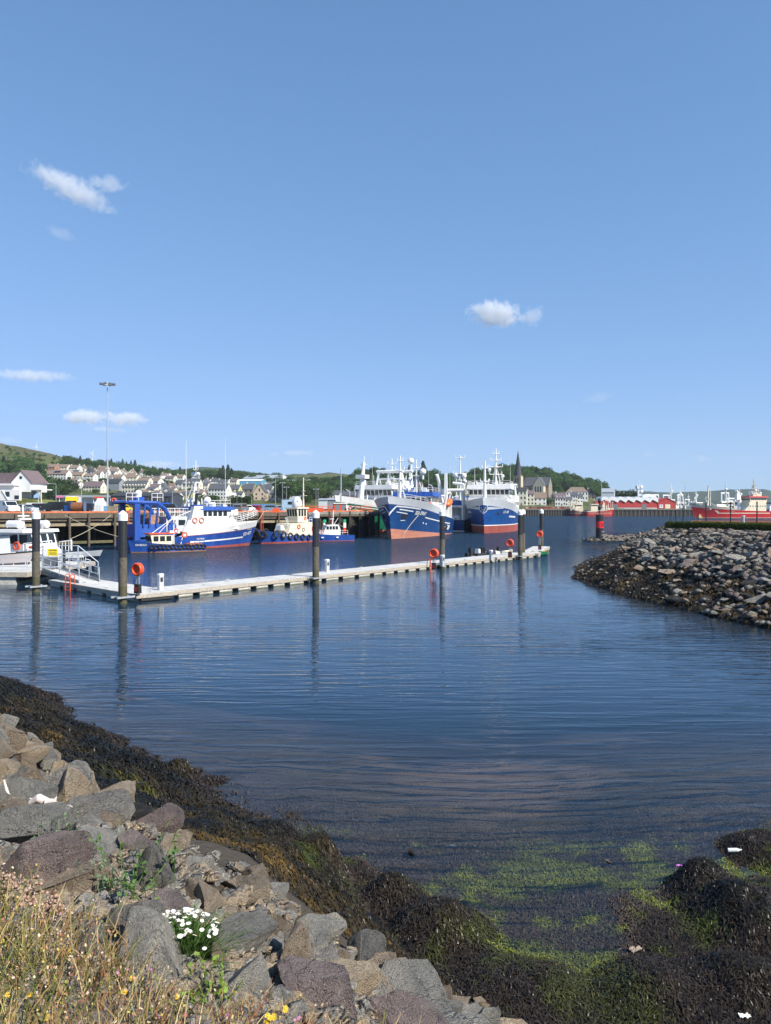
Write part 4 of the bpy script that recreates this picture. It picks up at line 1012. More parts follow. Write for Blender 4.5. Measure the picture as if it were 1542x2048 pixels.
def rails(t, pts, h=1.0, r=.035, n=2, every=1.5, mt=None, name='railing'):
    m = MB(); pts = [Vector(p) for p in pts]
    for k in range(n): m.tube([p+Vector((0, 0, h*(k+1)/n)) for p in pts], r, mt or white, 4)
    for a, b in zip(pts, pts[1:]):
        c = max(1, int((b-a).length/every))
        for i in range(c+1): q = a.lerp(b, i/c); m.cyl(q, q+Vector((0, 0, h)), r, mt or white, n=4)
    return m.build(name, t)
def house_block(t, x0, x1, hw, z0, z1, mt, name='deckhouse', top=1.0):
    m = MB(); m.bx(x0, x1, -hw, hw, z0, z1, mt, top=top); return m.build(name, t)
def wheelhouse(t, x0, x1, hw, z0, z1, mt, nside=4, nfront=6, roof=None, roofh=.5, over=.35, rake=.5, wz=(.45, .88), front=1, name='wheelhouse'):
    """house with windows all round, front raked forward"""
    m = MB(); f = rake*front
    a, b = (x0, x1)
    vs = [(a, -hw, z0), (b, -hw, z0), (b, hw, z0), (a, hw, z0), (a, -hw, z1), (b+f, -hw, z1), (b+f, hw, z1), (a, hw, z1)]
    m.add(vs, [(0, 1, 5, 4), (1, 2, 6, 5), (2, 3, 7, 6), (3, 0, 4, 7), (4, 5, 6, 7)], mt); w0 = m.build(name, t)
    r = MB(); r.bx(a-over, b+f+over, -hw-over, hw+over, z1+.003, z1+roofh, roof or mt, top=.97); r.build('roof', t)
    za, zb = z0+(z1-z0)*wz[0], z0+(z1-z0)*wz[1]; h_ = z1-z0
    for sg in (-1, 1): windows_row(t, a+.3, b-.15, sg*(hw+.02), za, zb, nside, .22)
    xa, xb = b+f*(za-z0)/h_+.02, b+f*(zb-z0)/h_+.02
    windows_row(t, -hw+.15, hw-.15, xa, za, zb, nfront, .2, 'x', None, xb-xa)
    return w0
def tyre(t, p, r=.38, ax=(0, 1, 0), w_=.14): MB().torus(p, r, w_, ax, black, 14, 6).build('tyre_fender', t)
def buoy_ring(t, p, r=.3, ax=(0, 1, 0), mt=None): MB().torus(p, r, r*.3, ax, mt or orange_red, 14, 6).build('lifebuoy', t)
def arm(m, pts, w_, mt):
    for a, b in zip(pts, pts[1:]): m.cyl(a, b, w_, mt, n=6)
navy = mat('navy_hull', (.008, .045, .16), .3, c2=(.012, .065, .21), scale=.9, streak=(1, 1, .2))
royal = mat('royal_blue_hull', (.012, .05, .25), .32, c2=(.025, .085, .34), scale=.9, streak=(1, 1, .2))
bright = mat('bright_blue_paint', (.012, .06, .30), .4, c2=(.025, .10, .40), scale=1.5, streak=(1, 1, .3))
boot = mat('faded_red_bottom', (.44, .17, .11), .6, c2=(.55, .24, .16), scale=.8, streak=(.6, 1, 3))
bootred = mat('red_bottom', (.27, .05, .04), .55, c2=(.38, .10, .07), scale=.8, streak=(1, 1, .3))
ltgrey = mat('light_grey_paint', (.56, .58, .60), .4, var=.05, scale=1)
deckgrey = mat('deck_grey', (.24, .25, .26), .7, var=.2, scale=2)
wood_deck = mat('deck_brown', (.28, .2, .13), .8, var=.2, scale=2)
darkgreen = mat('green_hull', (.008, .12, .065), .3, var=.12, scale=.6)
redhull = mat('red_hull', (.5, .018, .022), .3, var=.12, scale=.5)
rust = mat('rust', (.22, .075, .03), .85, var=.4, scale=5)
def ship_at(name, label, bow_uv, head, L_, group=None):
    """place the thing so that the stem meets the water at pixel bow_uv; head = heading vector"""
    b = G(*bow_uv); h = Vector((head[0], head[1], 0)).normalized()
    return T(name, label, 'boat', b-h*L_, math.atan2(h.y, h.x), group)
def clutter(t, n, x0, x1, hw, z0, hmax, mts, name='deck_gear', seed=1):
    rr = random.Random(seed)
    for i in range(n):
        m = MB(); x, y = rr.uniform(x0, x1), rr.uniform(-hw, hw); h_ = rr.uniform(.4, hmax); mt = rr.choice(mts); k = rr.random()
        if k < .35: m.box((x, y, z0+h_/2), (rr.uniform(.4, 1.4), rr.uniform(.4, 1.2), h_), mt, top=rr.uniform(.7, 1))
        elif k < .6: m.cyl((x, y, z0), (x+rr.uniform(-.6, .6), y+rr.uniform(-.3, .3), z0+h_*1.7), rr.uniform(.06, .16), mt, n=6)
        elif k < .8: m.cyl((x, y-.5, z0+h_*.5), (x, y+.5, z0+h_*.5), h_*.45, mt, n=10); m.box((x, y, z0+.1), (h_, 1.2, .2), mt)
        else: arm(m, [(x, y, z0), (x+.2, y, z0+h_*1.5), (x+1.2, y+rr.uniform(-.5, .5), z0+h_*1.9)], .09, mt)
        m.build(name, t)
def gallows(t, x, hw, z0, z1, mt, r=.22, lean=0.0, name='gantry'):
    m = MB(); m.cyl((x, -hw, z0), (x+lean, -hw*.8, z1), r, mt, n=8); m.cyl((x, hw, z0), (x+lean, hw*.8, z1), r, mt, n=8)
    m.cyl((x+lean, -hw*.95, z1), (x+lean, hw*.95, z1), r*1.1, mt, n=8); m.cyl((x+lean*.5, -hw*.9, (z0+z1)/2), (x+lean*.5, hw*.9, (z0+z1)/2), r*.6, mt, n=6)
    for sg in (-1, 1): m.cyl((x-2.0, sg*hw*.9, z0), (x+lean*.7, sg*hw*.84, z0+(z1-z0)*.7), r*.55, mt, n=6); m.box((x+lean, sg*hw*.5, z1-.35), (.3, .25, .5), mt)
    return m.build(name, t)

# ---- the big navy trawler with the orange-red bottom, bow towards us
h5 = Vector((-.275, -.961, 0)); L5 = 43
t = ship_at('fishing_trawler', 'navy blue trawler with faded orange bottom and white V on its bow', (782, 1078), h5, L5-2.2)
blue5 = lambda q: 3.2+3.6*q**1.3
sh5 = lambda q: blue5(q)+1.35*float(sm(.40, .52, q))+.05
hu = Hull(L5, 11.4, sh5, rake=2.6, flare=1.5, pd=3.4)
hu.mesh([(lambda q: .02+1.98*q**1.7, boot), (blue5, navy), (sh5, ltgrey)]).build('hull', t)
hu.deck(lambda q: 1.0, deckgrey).build('deck', t)
for sg in (1, -1):
    hu.stripe(10, 31, lambda x: 2.1+3.3*(x/43)**1.6, .22, white, sg).build('hull_stripe', t)
    hu.letters('SEA SPRAY', 33.6, 4.9, 1.0, white, sg, .03, .05 if sg > 0 else .05).build('name_lettering', t)
    m = MB(); Q = lambda x, z: hu.side(x, z, .05, sg)
    for (x0, z0, x1, z1, w_) in [(42.2, 4.6, 41.2, 6.35, .34), (41.2, 6.35, 34.6, 5.75, .26), (40.4, 5.75, 36.8, 5.3, .22), (40.8, 5.25, 38.2, 4.85, .18)]:
        k = 10; a = [Q(x0+(x1-x0)*i/k, z0+(z1-z0)*i/k-w_/2) for i in range(k+1)]; b = [Q(x0+(x1-x0)*i/k, z0+(z1-z0)*i/k+w_/2) for i in range(k+1)]
        if abs(x1-x0) < 1.2: a = [Q(x0+(x1-x0)*i/k-w_*.5, z0+(z1-z0)*i/k) for i in range(k+1)]; b = [Q(x0+(x1-x0)*i/k+w_*.5, z0+(z1-z0)*i/k) for i in range(k+1)]
        m.add(a+b, [(i, i+1, k+2+i, k+1+i) for i in range(k)], white)
    m.build('bow_emblem', t)
    m = MB(); a = [Q(39.4, 3.9), Q(38.0, 3.9), Q(38.0, 4.75), Q(39.4, 4.75)]; m.add(a, [(0, 1, 2, 3)], black); m.build('anchor_pocket', t)
    m = MB(); a = [Q(39.3, 3.5), Q(38.1, 3.5), Q(38.1, 3.62), Q(39.3, 3.62)]; m.add(a, [(0, 1, 2, 3)], white); m.build('draught_mark', t)
    for x in (13, 15.5, 18): MB().cyl(hu.side(x, 1.2, 0, sg), hu.side(x, 2.1, .3, sg), .4, white if x != 15.5 else black, n=8).build('fender', t)
    for x, z in ((31, 2.9), (29.5, 2.7)): MB().sph(hu.side(x, z, .0, sg), (.22, .12, .22), white, 8, 6).build('outlet', t)
    MB().tube([hu.side(34.5, 4.6, .06, sg), hu.side(36.0, 2.8, .1, sg), hu.side(37.2, 1.0, .1, sg), hu.side(37.4, -.3, .1, sg)], .05, mat('rope', (.6, .58, .5), .9), 5).build('rope', t)
rails(t, [(L5*q, hu.pt(q, sh5(q))[1]-.1, sh5(q)) for q in (.5, .6, .7, .8, .9, .96)], .8); rails(t, [(L5*q, -hu.pt(q, sh5(q))[1]+.1, sh5(q)) for q in (.5, .6, .7, .8, .9, .96)], .8)
house_block(t, 10, 25, 4.3, 2.4, 6.4, white)
wheelhouse(t, 15, 22.5, 4.0, 6.4, 8.5, white, 5, 7, bright, 1.0, .5, .5)
house_block(t, 3.5, 9.5, 4.0, 2.0, 4.6, white, 'aft_house')
windows_row(t, 11, 24, 4.33, 4.4, 5.2, 6, .9); 
for x in (4.2, 9.3, 12.5): house_block(t, x, x+.5, 4.9, 2.0, 6.8, white, 'frame')
mast(t, (34, 0, 6), 10.6, .3, white, ((.55, 1.3), (.72, .9), (.9, .6)), ((.42, 1.1, .35),), truss=True)
mast(t, (20, 0, 9.5), 7.2, .24, white, ((.5, 1.6), (.75, 1.0)), ((.62, 1.5, .75), (.4, -1.4, .5)), truss=True)
gallows(t, 8.5, 4.2, 2.3, 8.8, white, .25); gallows(t, 2.0, 3.6, 2.2, 7.0, white, .22)
clutter(t, 16, 24, 32, 3.2, 5.0, 1.6, [white, white, steel, ltgrey], 'deck_gear', 3); clutter(t, 12, 15.5, 22, 3.4, 9.4, 1.1, [white, white, ltgrey], 'roof_gear', 4); clutter(t, 10, 2, 9, 3.2, 4.6, 1.6, [white, steel], 'winch_gear', 8)
rails(t, [(14.8, 4.2, 9.5), (23, 4.2, 9.5), (23, -4.2, 9.5)], .9)
MB().sph((27.0, 4.6, 6.6), .62, orange_red).build('ball_fender', t)
m = MB(); m.sph((0, 0, 0), (2.2, .95, .85), mat('orange_grp', (.78, .17, .03), .4), 16, 8); m.torus((0, 0, .05), .2, .02, (0, 0, 1), black, 6, 4); o = m.build('rescue_boat', t); o.location = (9.0, 5.0, 7.2); o.rotation_euler = (.35, .28, 0)
m = MB(); arm(m, [(7, 4.4, 4.5), (7.2, 5.0, 9.2), (8.6, 5.4, 9.6)], .2, white); arm(m, [(11, 4.4, 4.5), (11, 5.0, 9.2), (9.6, 5.4, 9.6)], .2, white); m.build('davit', t)
for x, y, h_ in ((21, 3, 7), (17, -3, 6.5), (22, -1, 6), (30, 2.5, 6)): whip(t, (x, y, 9), h_, .035)

# ---- the blue trawler with a crest, head on
h7 = Vector((-.25, -.97, 0)); L7 = 46
t = ship_at('fishing_trawler', 'bright blue trawler with white wheelhouse and a shield crest on its bow', (968, 1067), h7, L7-2.2)
blue7 = lambda q: 3.6+3.1*q**1.5
sh7 = lambda q: blue7(q)+1.75*float(sm(.1, .3, q))*(.75+.25*q)
hu = Hull(L7, 12.2, sh7, rake=2.8, flare=1.5, td=.68, tw=.5)
blueh = mat('mid_blue_hull', (.01, .07, .26), .25, var=.15, scale=.6)
hu.mesh([(lambda q: 1.75, bootred), (lambda q: 1.98, white), (blue7, blueh), (sh7, ltgrey)]).build('hull', t)
hu.deck(lambda q: 1.0, deckgrey).build('deck', t)
for sg in (1, -1):
    hu.letters('S.O. 888', 36.5, 5.0, .85, white, sg, .02).build('name_lettering', t)
    hu.stripe(26, 33.5, lambda x: 3.7+.03*(x-26), .4, white, sg).build('hull_stripe', t)
    m = MB(); Q = lambda x, z: hu.side(x, z, .04, sg); k = 10; a = [Q(44.0-5.5*i/k, 6.15-.25*i/k-.55*(1-i/k)) for i in range(k+1)]; b = [Q(44.0-5.5*i/k, 6.15-.2*i/k+.1) for i in range(k+1)]
    m.add(a+b, [(i, i+1, k+2+i, k+1+i) for i in range(k)], ltgrey); m.build('bow_flash', t)
    m = MB(); Q = lambda x, z: hu.side(x, z, .04, sg); m.add([Q(40.4, 4.35), Q(39.3, 4.35), Q(39.3, 4.9), Q(40.4, 4.9)], [(0, 1, 2, 3)], black); m.build('anchor_pocket', t)
# shield on the stem: outline, dark field, crown marks
def shield(s_, z, m_, off):
    pts = []
    for a, b in [(-1, .9), (-.5, 1.0), (0, .85), (.5, 1.0), (1, .9), (1.0, .1), (.8, -.5), (0, -1.1), (-.8, -.5), (-1, .1)]: pts.append((off, a*s_, z+b*s_))
    return MB().ext(pts, (.06, 0, 0), m_)
xb = hu.pt(.985, 5.6)[0]+.35
shield(1.05, 5.75, white, xb).build('crest', t); shield(.82, 5.78, navy, xb+.07).build('crest_field', t)
m = MB(); 
for a, b in ((-.45, .25), (0, .35), (.45, .25), (-.25, -.2), (.25, -.2), (0, -.55)): m.bx(xb+.13, xb+.16, a-.14, a+.14, 5.78+b-.12, 5.78+b+.12, white)
m.build('crest_mark', t)
house_block(t, 22, 36, 4.8, 6.0, 8.6, white)
wheelhouse(t, 25.5, 33.5, 5.0, 8.6, 10.7, white, 6, 9, white, 1.1, .5, .7, (.35, .9))
house_block(t, 8, 22, 5.4, 3.0, 9.4, white, 'aft_house'); windows_row(t, 9, 21.5, 5.43, 6.8, 7.6, 5, 1.2); windows_row(t, 9, 21.5, -5.43, 6.8, 7.6, 5, 1.2)
rails(t, [(24.5, 5.2, 11.8), (34.6, 5.2, 11.8), (34.6, -5.2, 11.8), (24.5, -5.2, 11.8)], .9)
rails(t, [(L7*q, hu.pt(q, sh7(q))[1]-.1, sh7(q)) for q in (.55, .65, .75, .85, .93)], .8); rails(t, [(L7*q, -hu.pt(q, sh7(q))[1]+.1, sh7(q)) for q in (.55, .65, .75, .85, .93)], .8)
mast(t, (39, -.4, 7.3), 10.2, .45, white, ((.5, 1.1), (.82, .7)), ()); mast(t, (29, 1.2, 11.7), 9.5, .3, white, ((.3, 1.5), (.5, 1.7), (.68, 1.3), (.85, .8)), ((.42, -1.6, .5), (.25, 1.7, .45)), truss=True)
for x, y, h_ in ((26, 4.6, 8), (26, -4.6, 7), (24, 2, 7.5), (30, -4, 6)): whip(t, (x, y, 11.5), h_, .035)
clutter(t, 12, 36, 42, 2.2, 7.0, 1.2, [white, ltgrey, steel], 'deck_gear', 5); clutter(t, 12, 25, 33, 4.2, 11.8, 1.0, [white, ltgrey], 'roof_gear', 6)
gallows(t, 6, 5.0, 3, 12.5, white, .3)

# ---- the dark trawler squeezed between them
h6 = Vector((.245, .97, 0)); b6 = Vector((16.6, 189, 0))
t = T('fishing_trawler', 'dark blue trawler with white gantries squeezed between two bigger trawlers', 'boat', b6, math.atan2(h6.y, h6.x))
sh6 = lambda q: 3.0+3.6*q**1.6
hu = Hull(32, 7.4, sh6, rake=2.2, stern=.9)
hu.mesh([(lambda q: .35, mat('white_boot', (.7, .7, .7), .5)), (lambda q: sh6(q)-.9*float(sm(.3, .5, q)), navy), (sh6, white)]).build('hull', t); hu.deck(lambda q: .9, deckgrey).build('deck', t)
for sg in (1, -1):
    for k in range(3): hu.stripe(2, 28, lambda x: 1.3+.75*k+2.4*(x/32)**1.5, .14, white, sg).build('hull_stripe', t)
house_block(t, 8, 20, 3.2, 2.4, 6.2, white); wheelhouse(t, 13, 19, 3.0, 6.2, 8.3, white, 4, 5, bright, .9, .4, .4)
m = MB(); m.bx(5, 8, -3.2, 3.2, 6.3, 8.0, bright); m.build('net_bin', t)
mast(t, (11, -.6, 8), 12.0, .3, white, ((.45, 1.4), (.6, 1.8), (.95, 1.2)), ((.55, 1.0, .75), (.55, -1.0, .7), (.42, -1.4, .4)), truss=True)
gallows(t, 3, 3.0, 2.4, 10.5, white, .4, -1.0)
m = MB(); m.box((1.2, 1.6, 11.5), (.9, .9, 6.5), white, top=.7); o = m.build('crane_jib', t); o.rotation_euler = (0, 0, 0)
m = MB(); arm(m, [(3, 2.6, 3), (1.6, 3.4, 12.5), (.6, 3.8, 14.5)], .45, white); arm(m, [(6, 2.6, 3), (2.2, 3.2, 11.5)], .25, white); arm(m, [(3, -2.6, 3), (2.2, -2.8, 12), (2.6, 0, 12.4)], .4, white); m.build('net_crane', t)
clutter(t, 26, .8, 12, 2.8, 3.0, 2.4, [white, white, steel, ltgrey], 'deck_gear', 12); clutter(t, 10, 8, 18, 2.6, 8.2, 1.2, [white, ltgrey], 'roof_gear', 13)
for x, y, h_ in ((10, 2, 9), (12, -2, 9), (14, 1, 8)): whip(t, (x, y, 9), h_, .035)

# ---- green trawler moored beyond the jetty
h8 = Vector((-.5, -.866, 0)); L8 = 44; b8 = P(674, 1030, 168); b8.z = 0
t = T('fishing_trawler', 'green trawler with white superstructure lying behind the jetty end', 'boat', b8-h8*(L8-1), math.atan2(h8.y, h8.x))
sh8 = lambda q: 5.6+3.3*q**1.8
hu = Hull(L8, 11.4, sh8, rake=3.5, flare=1.3)
hu.mesh([(lambda q: .8, bootred), (lambda q: sh8(q)-1.5, darkgreen), (sh8, white)]).build('hull', t); hu.deck(lambda q: 1.0, deckgrey).build('deck', t)
for sg in (1, -1):
    for k in range(3): hu.stripe(20, 42.5-k*1.5, lambda x: 5.0-.75*k+2.6*(x/44)**2, .2, white, sg).build('hull_stripe', t)
    hu.letters('D 97', 27, 3.9, 1.3, white, sg, .03).build('number_lettering', t)
house_block(t, 14, 30, 4.8, 5.2, 8.0, white); wheelhouse(t, 17, 26, 4.7, 8.0, 10.6, ltgrey, 6, 8, white, 1.0, .6, .8, (.4, .9))
rails(t, [(16.5, 5.0, 11.6), (27, 5.0, 11.6), (27, -5, 11.6)], .9)
m = MB(); m.cyl((33, 0, 7), (31.6, 0, 16.8), .75, white, .35, 10); m.box((32.2, 0, 13.4), (2.0, 2.6, .9), white); m.cyl((31.6, 0, 16.8), (31.4, 0, 18.2), .12, white, n=6); m.cyl((31.5, -1, 16.3), (31.5, 1, 16.3), .1, white, n=5); m.build('foremast', t)
gallows(t, 19, 4.0, 11.5, 15.2, white, .35); gallows(t, 14, 4.0, 9, 15.4, white, .35)
mast(t, (18, 0, 15), 3.6, .2, white, ((.6, 1.2),), ()); m = MB(); m.cyl((14, 3.3, 15.5), (14, 3.3, 17.3), .2, white, n=6); m.sph((14, 3.3, 18.0), .8, white); m.build('radar_dome', t)
clutter(t, 16, 12, 26, 4.2, 11.7, 1.4, [white, white, ltgrey], 'roof_gear', 21); clutter(t, 8, 28, 36, 3, 7.6, 1.5, [white, ltgrey], 'deck_gear', 22)
for x, y, h_ in ((16, 4, 7), (21, -4, 8), (24, 3, 6)): whip(t, (x, y, 11.6), h_, .035)
# ---- blue and white stern trawler alongside the quay
h1 = Vector((.707, .707, 0)); L1 = 22.5
s1 = G(250, 1101); t = T('fishing_trawler', 'royal blue and white trawler with two lifebuoys and a blue stern gantry', 'boat', s1, math.atan2(.70, .714))
blue1 = lambda q: 1.75+1.3*q**2-.15*float(sm(.3, 0, q))
sh1 = lambda q: blue1(q)+.95*float(sm(.3, .38, q))
hu = Hull(L1, 6.4, sh1, rake=1.9, flare=1.4, stern=.9, pd=2.4)
hu.mesh([(lambda q: .1+.35*q, bootred), (blue1, royal), (sh1, white)]).build('hull', t); hu.deck(lambda q: .8, wood_deck).build('deck', t); NK1 = len(sc.objects)
for sg in (-1, 1):
    hu.stripe(8.5, 18.6, lambda x: .95+.75*(x/22)**2.5, .22, white, sg).build('hull_stripe', t)
    hu.stripe(8, 22, lambda x: blue1(x/L1)+.02, .07, bootred, sg).build('red_line', t)
    hu.letters('SO 477', 19.6, 1.95, .7, white, sg, .02, .08 if sg < 0 else -.08).build('number_lettering', t)
    hu.letters('KILLYBEGS', 10.2, 1.45, .28, white, sg, .006).build('small_lettering', t); hu.letters('ATLANTIC', 20.0, 2.62, .28, white, sg, .006).build('name_lettering', t)
# raked white deckhouse, funnel side with two lifebuoys, wheelhouse with blue roof
m = MB(); m.ext([(7.6, -2.9, 3.3), (17, -2.9, 3.6), (16.4, -2.9, 5.0), (8.3, -2.9, 5.0)], (0, 5.8, 0), white); m.build('deckhouse', t)
wheelhouse(t, 10.6, 15.2, 2.6, 5.0, 6.5, white, 5, 5, bright, .55, .35, .7, (.4, .9))
m = MB(); m.ext([(8.4, -2.92, 3.6), (11.0, -2.92, 3.6), (10.7, -2.92, 7.1), (9.3, -2.92, 7.1)], (0, .9, 0), white); m.build('funnel_casing', t)
m = MB(); m.ext([(9.2, -2.92, 7.1), (10.75, -2.92, 7.1), (10.75, -2.92, 7.3), (9.2, -2.92, 7.3)], (0, .9, 0), bright); m.build('funnel_top', t)
for x in (9.35, 10.45): buoy_ring(t, (x, -2.98, 5.0), .36, mt=mat('pale_red_ring', (.72, .22, .15), .5))
m = MB(); m.bx(5.2, 8.4, -2.2, 2.2, 3.4, 5.6, ltgrey); m.build('aft_house', t); windows_row(t, 5.5, 8.2, -2.23, 4.3, 5.1, 2, .5)
m = MB(); m.cyl((9.8, -2.5, 7.3), (9.9, -2.5, 9.0), .2, black, n=8); m.build('exhaust', t)
rails(t, [(13.5, -2.9, 4.1), (17.5, -2.6, 4.6), (20, -1.8, 5.1), (22, -.5, 5.6)], .9, .04, 3, .8); rails(t, [(13.5, 2.9, 4.1), (17.5, 2.6, 4.6), (20, 1.8, 5.1), (22, .5, 5.6)], .9, .04, 3, .8)
rails(t, [(5, -2.3, 5.65), (8.6, -2.3, 5.65), (8.6, 2.3, 5.65), (5, 2.3, 5.65)], 1.1, .05, 2, .7); rails(t, [(11, -2.7, 7.05), (15.6, -2.7, 7.05), (15.6, 2.7, 7.05)], .9, .04, 2, .8)
m = MB(); m.cyl((17.5, 0, 4.4), (17.3, 0, 5.9), .25, white, n=8); m.box((17.3, 0, 6.0), (2.4, .8, .6), white); m.cyl((16.2, 0, 6.1), (18.6, 0, 6.5), .16, white, n=6); m.build('deck_crane', t)
mast(t, (11.2, 0, 7.05), 7.0, .16, white, ((.35, 1.0), (.62, 1.2), (.8, .7)), ((.7, .7, .35), (.7, -.7, .3)), truss=True)
m = MB(); m.cyl((12.6, -1, 7.0), (12.6, -1, 7.6), .3, white, n=8); m.sph((12.6, -1, 8.0), .55, white); m.build('radar_dome', t)
whip(t, (15.0, -2.2, 7.0), 10.5, .045); whip(t, (10, .8, 8), 9, .035); whip(t, (9.2, -.8, 8), 9, .035)
clutter(t, 12, 10, 15, 2.2, 7.05, 1.3, [white, white, ltgrey], 'roof_gear', 31); clutter(t, 8, 16, 20.5, 1.4, 4.2, 1.1, [white, ltgrey, steel], 'deck_gear', 32)
for o in list(sc.objects):
    if o.parent == t and o.name.split('.')[0] in ('deckhouse', 'wheelhouse', 'roof', 'window', 'funnel_casing', 'funnel_top', 'lifebuoy', 'aft_house', 'exhaust', 'railing', 'deck_crane', 'mast', 'radar_dome', 'aerial', 'roof_gear', 'deck_gear'): o.location.z -= .82
# blue stern gantry: twin leg frame, curved after leg, drum casing, railed platform
m = MB()
m.bx(.2, 1.0, -2.6, -1.9, 1.5, 6.6, bright); m.bx(.2, 1.0, 1.9, 2.6, 1.5, 6.6, bright)
for y in (-2.25, 2.25): arm(m, [(6.2, y, 2.0), (5.7, y, 4.4), (4.9, y, 5.9), (3.6, y, 6.7), (-.6, y, 6.85)], .3, bright)
m.bx(-1.0, 4.0, -2.4, 2.4, 6.7, 6.95, bright); m.build('stern_gantry', t)
m = MB(); m.bx(.4, 5.2, -2.3, 2.3, 1.9, 3.7, bright, top=.92); m.build('net_drum_casing', t)
m = MB(); m.cyl((3.4, -2.1, 4.3), (3.4, 2.1, 4.3), .75, mat('net_brown', (.35, .2, .13), .9, var=.5, scale=6), n=14); m.build('net_drum', t)
m = MB(); m.bx(1.4, 2.6, -.6, .6, 6.955, 7.6, bright); m.cyl((2, 0, 7.6), (2, 0, 8.0), .45, white, n=10); m.sph((2, 0, 8.1), .5, white); m.build('gantry_head', t)
for x in (1.6, 2.5, 3.6): m = MB(); m.cyl((x, -2.3, 3.3), (x+.3, -2.3, 6.7), .13, bright, n=6); m.build('gantry_strut', t)
rails(t, [(-.9, -2.3, 6.97), (.9, -2.3, 6.97)], 1.1, .05, 2, .6); rails(t, [(2.9, -2.3, 6.97), (4.6, -2.3, 6.97)], 1.1, .05, 2, .6)
m = MB(); m.bx(5.4, 6.6, -2.5, 2.5, 2.0, 3.6, bright); m.build('winch_box', t)

# ---- little tyre-hung workboat in front of it, bow to the left
s2 = G(404, 1101); b2 = G(262, 1106); hd = (b2-s2).normalized(); L2 = (b2-s2).length+.4
t = T('workboat', 'small blue workboat with cream wheelhouse and a row of black tyres', 'boat', s2, math.atan2(hd.y, hd.x))
sh2 = lambda q: .95+.75*q**2.4
hu = Hull(L2, 3.2, sh2, rake=.5, stern=.95, td=.6, tw=.45, low=-.4, flare=1.2)
hu.mesh([(lambda q: .14, mat('rusty_boot', (.28, .14, .06), .7)), (sh2, bright)]).build('hull', t); hu.deck(lambda q: .25, wood_deck).build('deck', t)
for sg in (1, -1):
    hu.letters('SINBAD', L2*.86, 1.05, .38, white, sg, .012).build('name_lettering', t)
    for i in range(14):
        x = .35+i*.56
        tyre(t, hu.side(x, .62+.05*(i % 3)+.25*(x/L2)**2, .1, sg), .27, (0, 1, 0), .1)
m = MB(); m.ext([(4.7, -1.1, .8), (7.4, -1.1, 1.0), (7.7, -1.1, 2.45), (4.6, -1.1, 2.3)], (0, 2.2, 0), cream); m.build('wheelhouse', t)
m = MB(); m.bx(4.4, 7.9, -1.25, 1.25, 2.47, 2.6, orange); m.build('roof', t)
for sg in (1, -1): windows_row(t, 4.85, 7.3, sg*1.115, 1.5, 2.2, 3, .2)
windows_row(t, -1.0, 1.0, 7.55, 1.5, 2.2, 3, .15, 'x', None, .14)
m = MB(); m.cyl((4.1, 0, .8), (4.1, 0, 5.0), .09, white, n=6); m.cyl((4.1, 0, 4.7), (7.2, .3, 2.6), .05, white, n=5); m.cyl((4.1, 0, 4.7), (6, -.4, 2.6), .05, white, n=5); m.cyl((4.1, 0, 4.6), (1.6, 0, 5.6), .06, white, n=5); m.cyl((3.2, .3, 1), (2.3, .3, 4.8), .06, white, n=5); m.cyl((4.1, -.6, 4.0), (4.1, .6, 4.0), .05, white, n=5); m.build('derrick', t)
m = MB(); m.box((4.0, -.3, 2.7), (1.5, 1.0, .35), white, top=.85); m.build('locker', t)
buoy_ring(t, (2.9, .9, 2.3), .34); buoy_ring(t, (4.2, 1.2, 2.9), .26)
m = MB(); m.bx(.4, 2.2, -1, 1, .75, 1.05, mat('orange_net', (.55, .14, .05), .9, var=.4, scale=12)); m.build('net_heap', t)
rails(t, [(.2, 1.4, .95), (3.8, 1.45, .95)], .5, .03, 1, .7, bright)

# ---- cream and blue harbour tug
s3 = G(622, 1083); b3 = G(508, 1088); hd = (b3-s3).normalized(); L3 = (b3-s3).length+1
t = T('tugboat', 'harbour tug with cream superstructure, blue hull and big bow tyres', 'boat', s3+Vector((0, 1.0, 0)), math.atan2(hd.y, hd.x)+.12)
sh3 = lambda q: 1.15+1.25*q**2.2
hu = Hull(L3, 4.4, sh3, rake=.5, td=.72, tw=.6, stern=.9, low=-.4, flare=1.2, pd=2.6)
hu.mesh([(lambda q: .3, bootred), (sh3, royal)]).build('hull', t); hu.deck(lambda q: .4, deckgrey).build('deck', t)
for sg in (1, -1):
    hu.letters('PORT ALBERT' if False else 'OCEAN BANK', L3*.62, 1.35, .4, white, sg, .012).build('name_lettering', t)
    for i in range(7): x = L3*(.24+.115*i); tyre(t, hu.side(x, sh3(x/L3)-.3, .12, sg), .4+.03*i)
for a in (-.55, 0, .55): tyre(t, (L3-.1-.6*abs(a), a*2.0, sh3(1)-.8), .52, (1, a*.9, 0), .17)
m = MB(); m.ext([(.9, -1.7, .9), (8.2, -1.7, 1.1), (7.2, -1.7, 3.3), (1.3, -1.7, 3.5)], (0, 3.4, 0), cream); m.build('deckhouse', t)
wheelhouse(t, 2.6, 5.0, 1.25, 4.0, 5.9, cream, 3, 4, cream, .2, .25, .25, (.3, .92))
m = MB(); m.bx(2.3, 5.1, -1.3, 1.3, 3.5, 4.0, cream); m.build('bridge_base', t)
for sg in (1, -1):
    buoy_ring(t, (5.3, sg*1.75, 2.75), .33); buoy_ring(t, (3.2, sg*1.34, 4.15), .26); MB().bx(1.5, 1.9, sg*1.72-.02, sg*1.72+.02, 1.9, 2.7, red).build('red_panel', t); MB().torus((4.1, sg*1.72, 2.2), .3, .06, (0, 1, 0), black, 10, 5).build('vent', t)
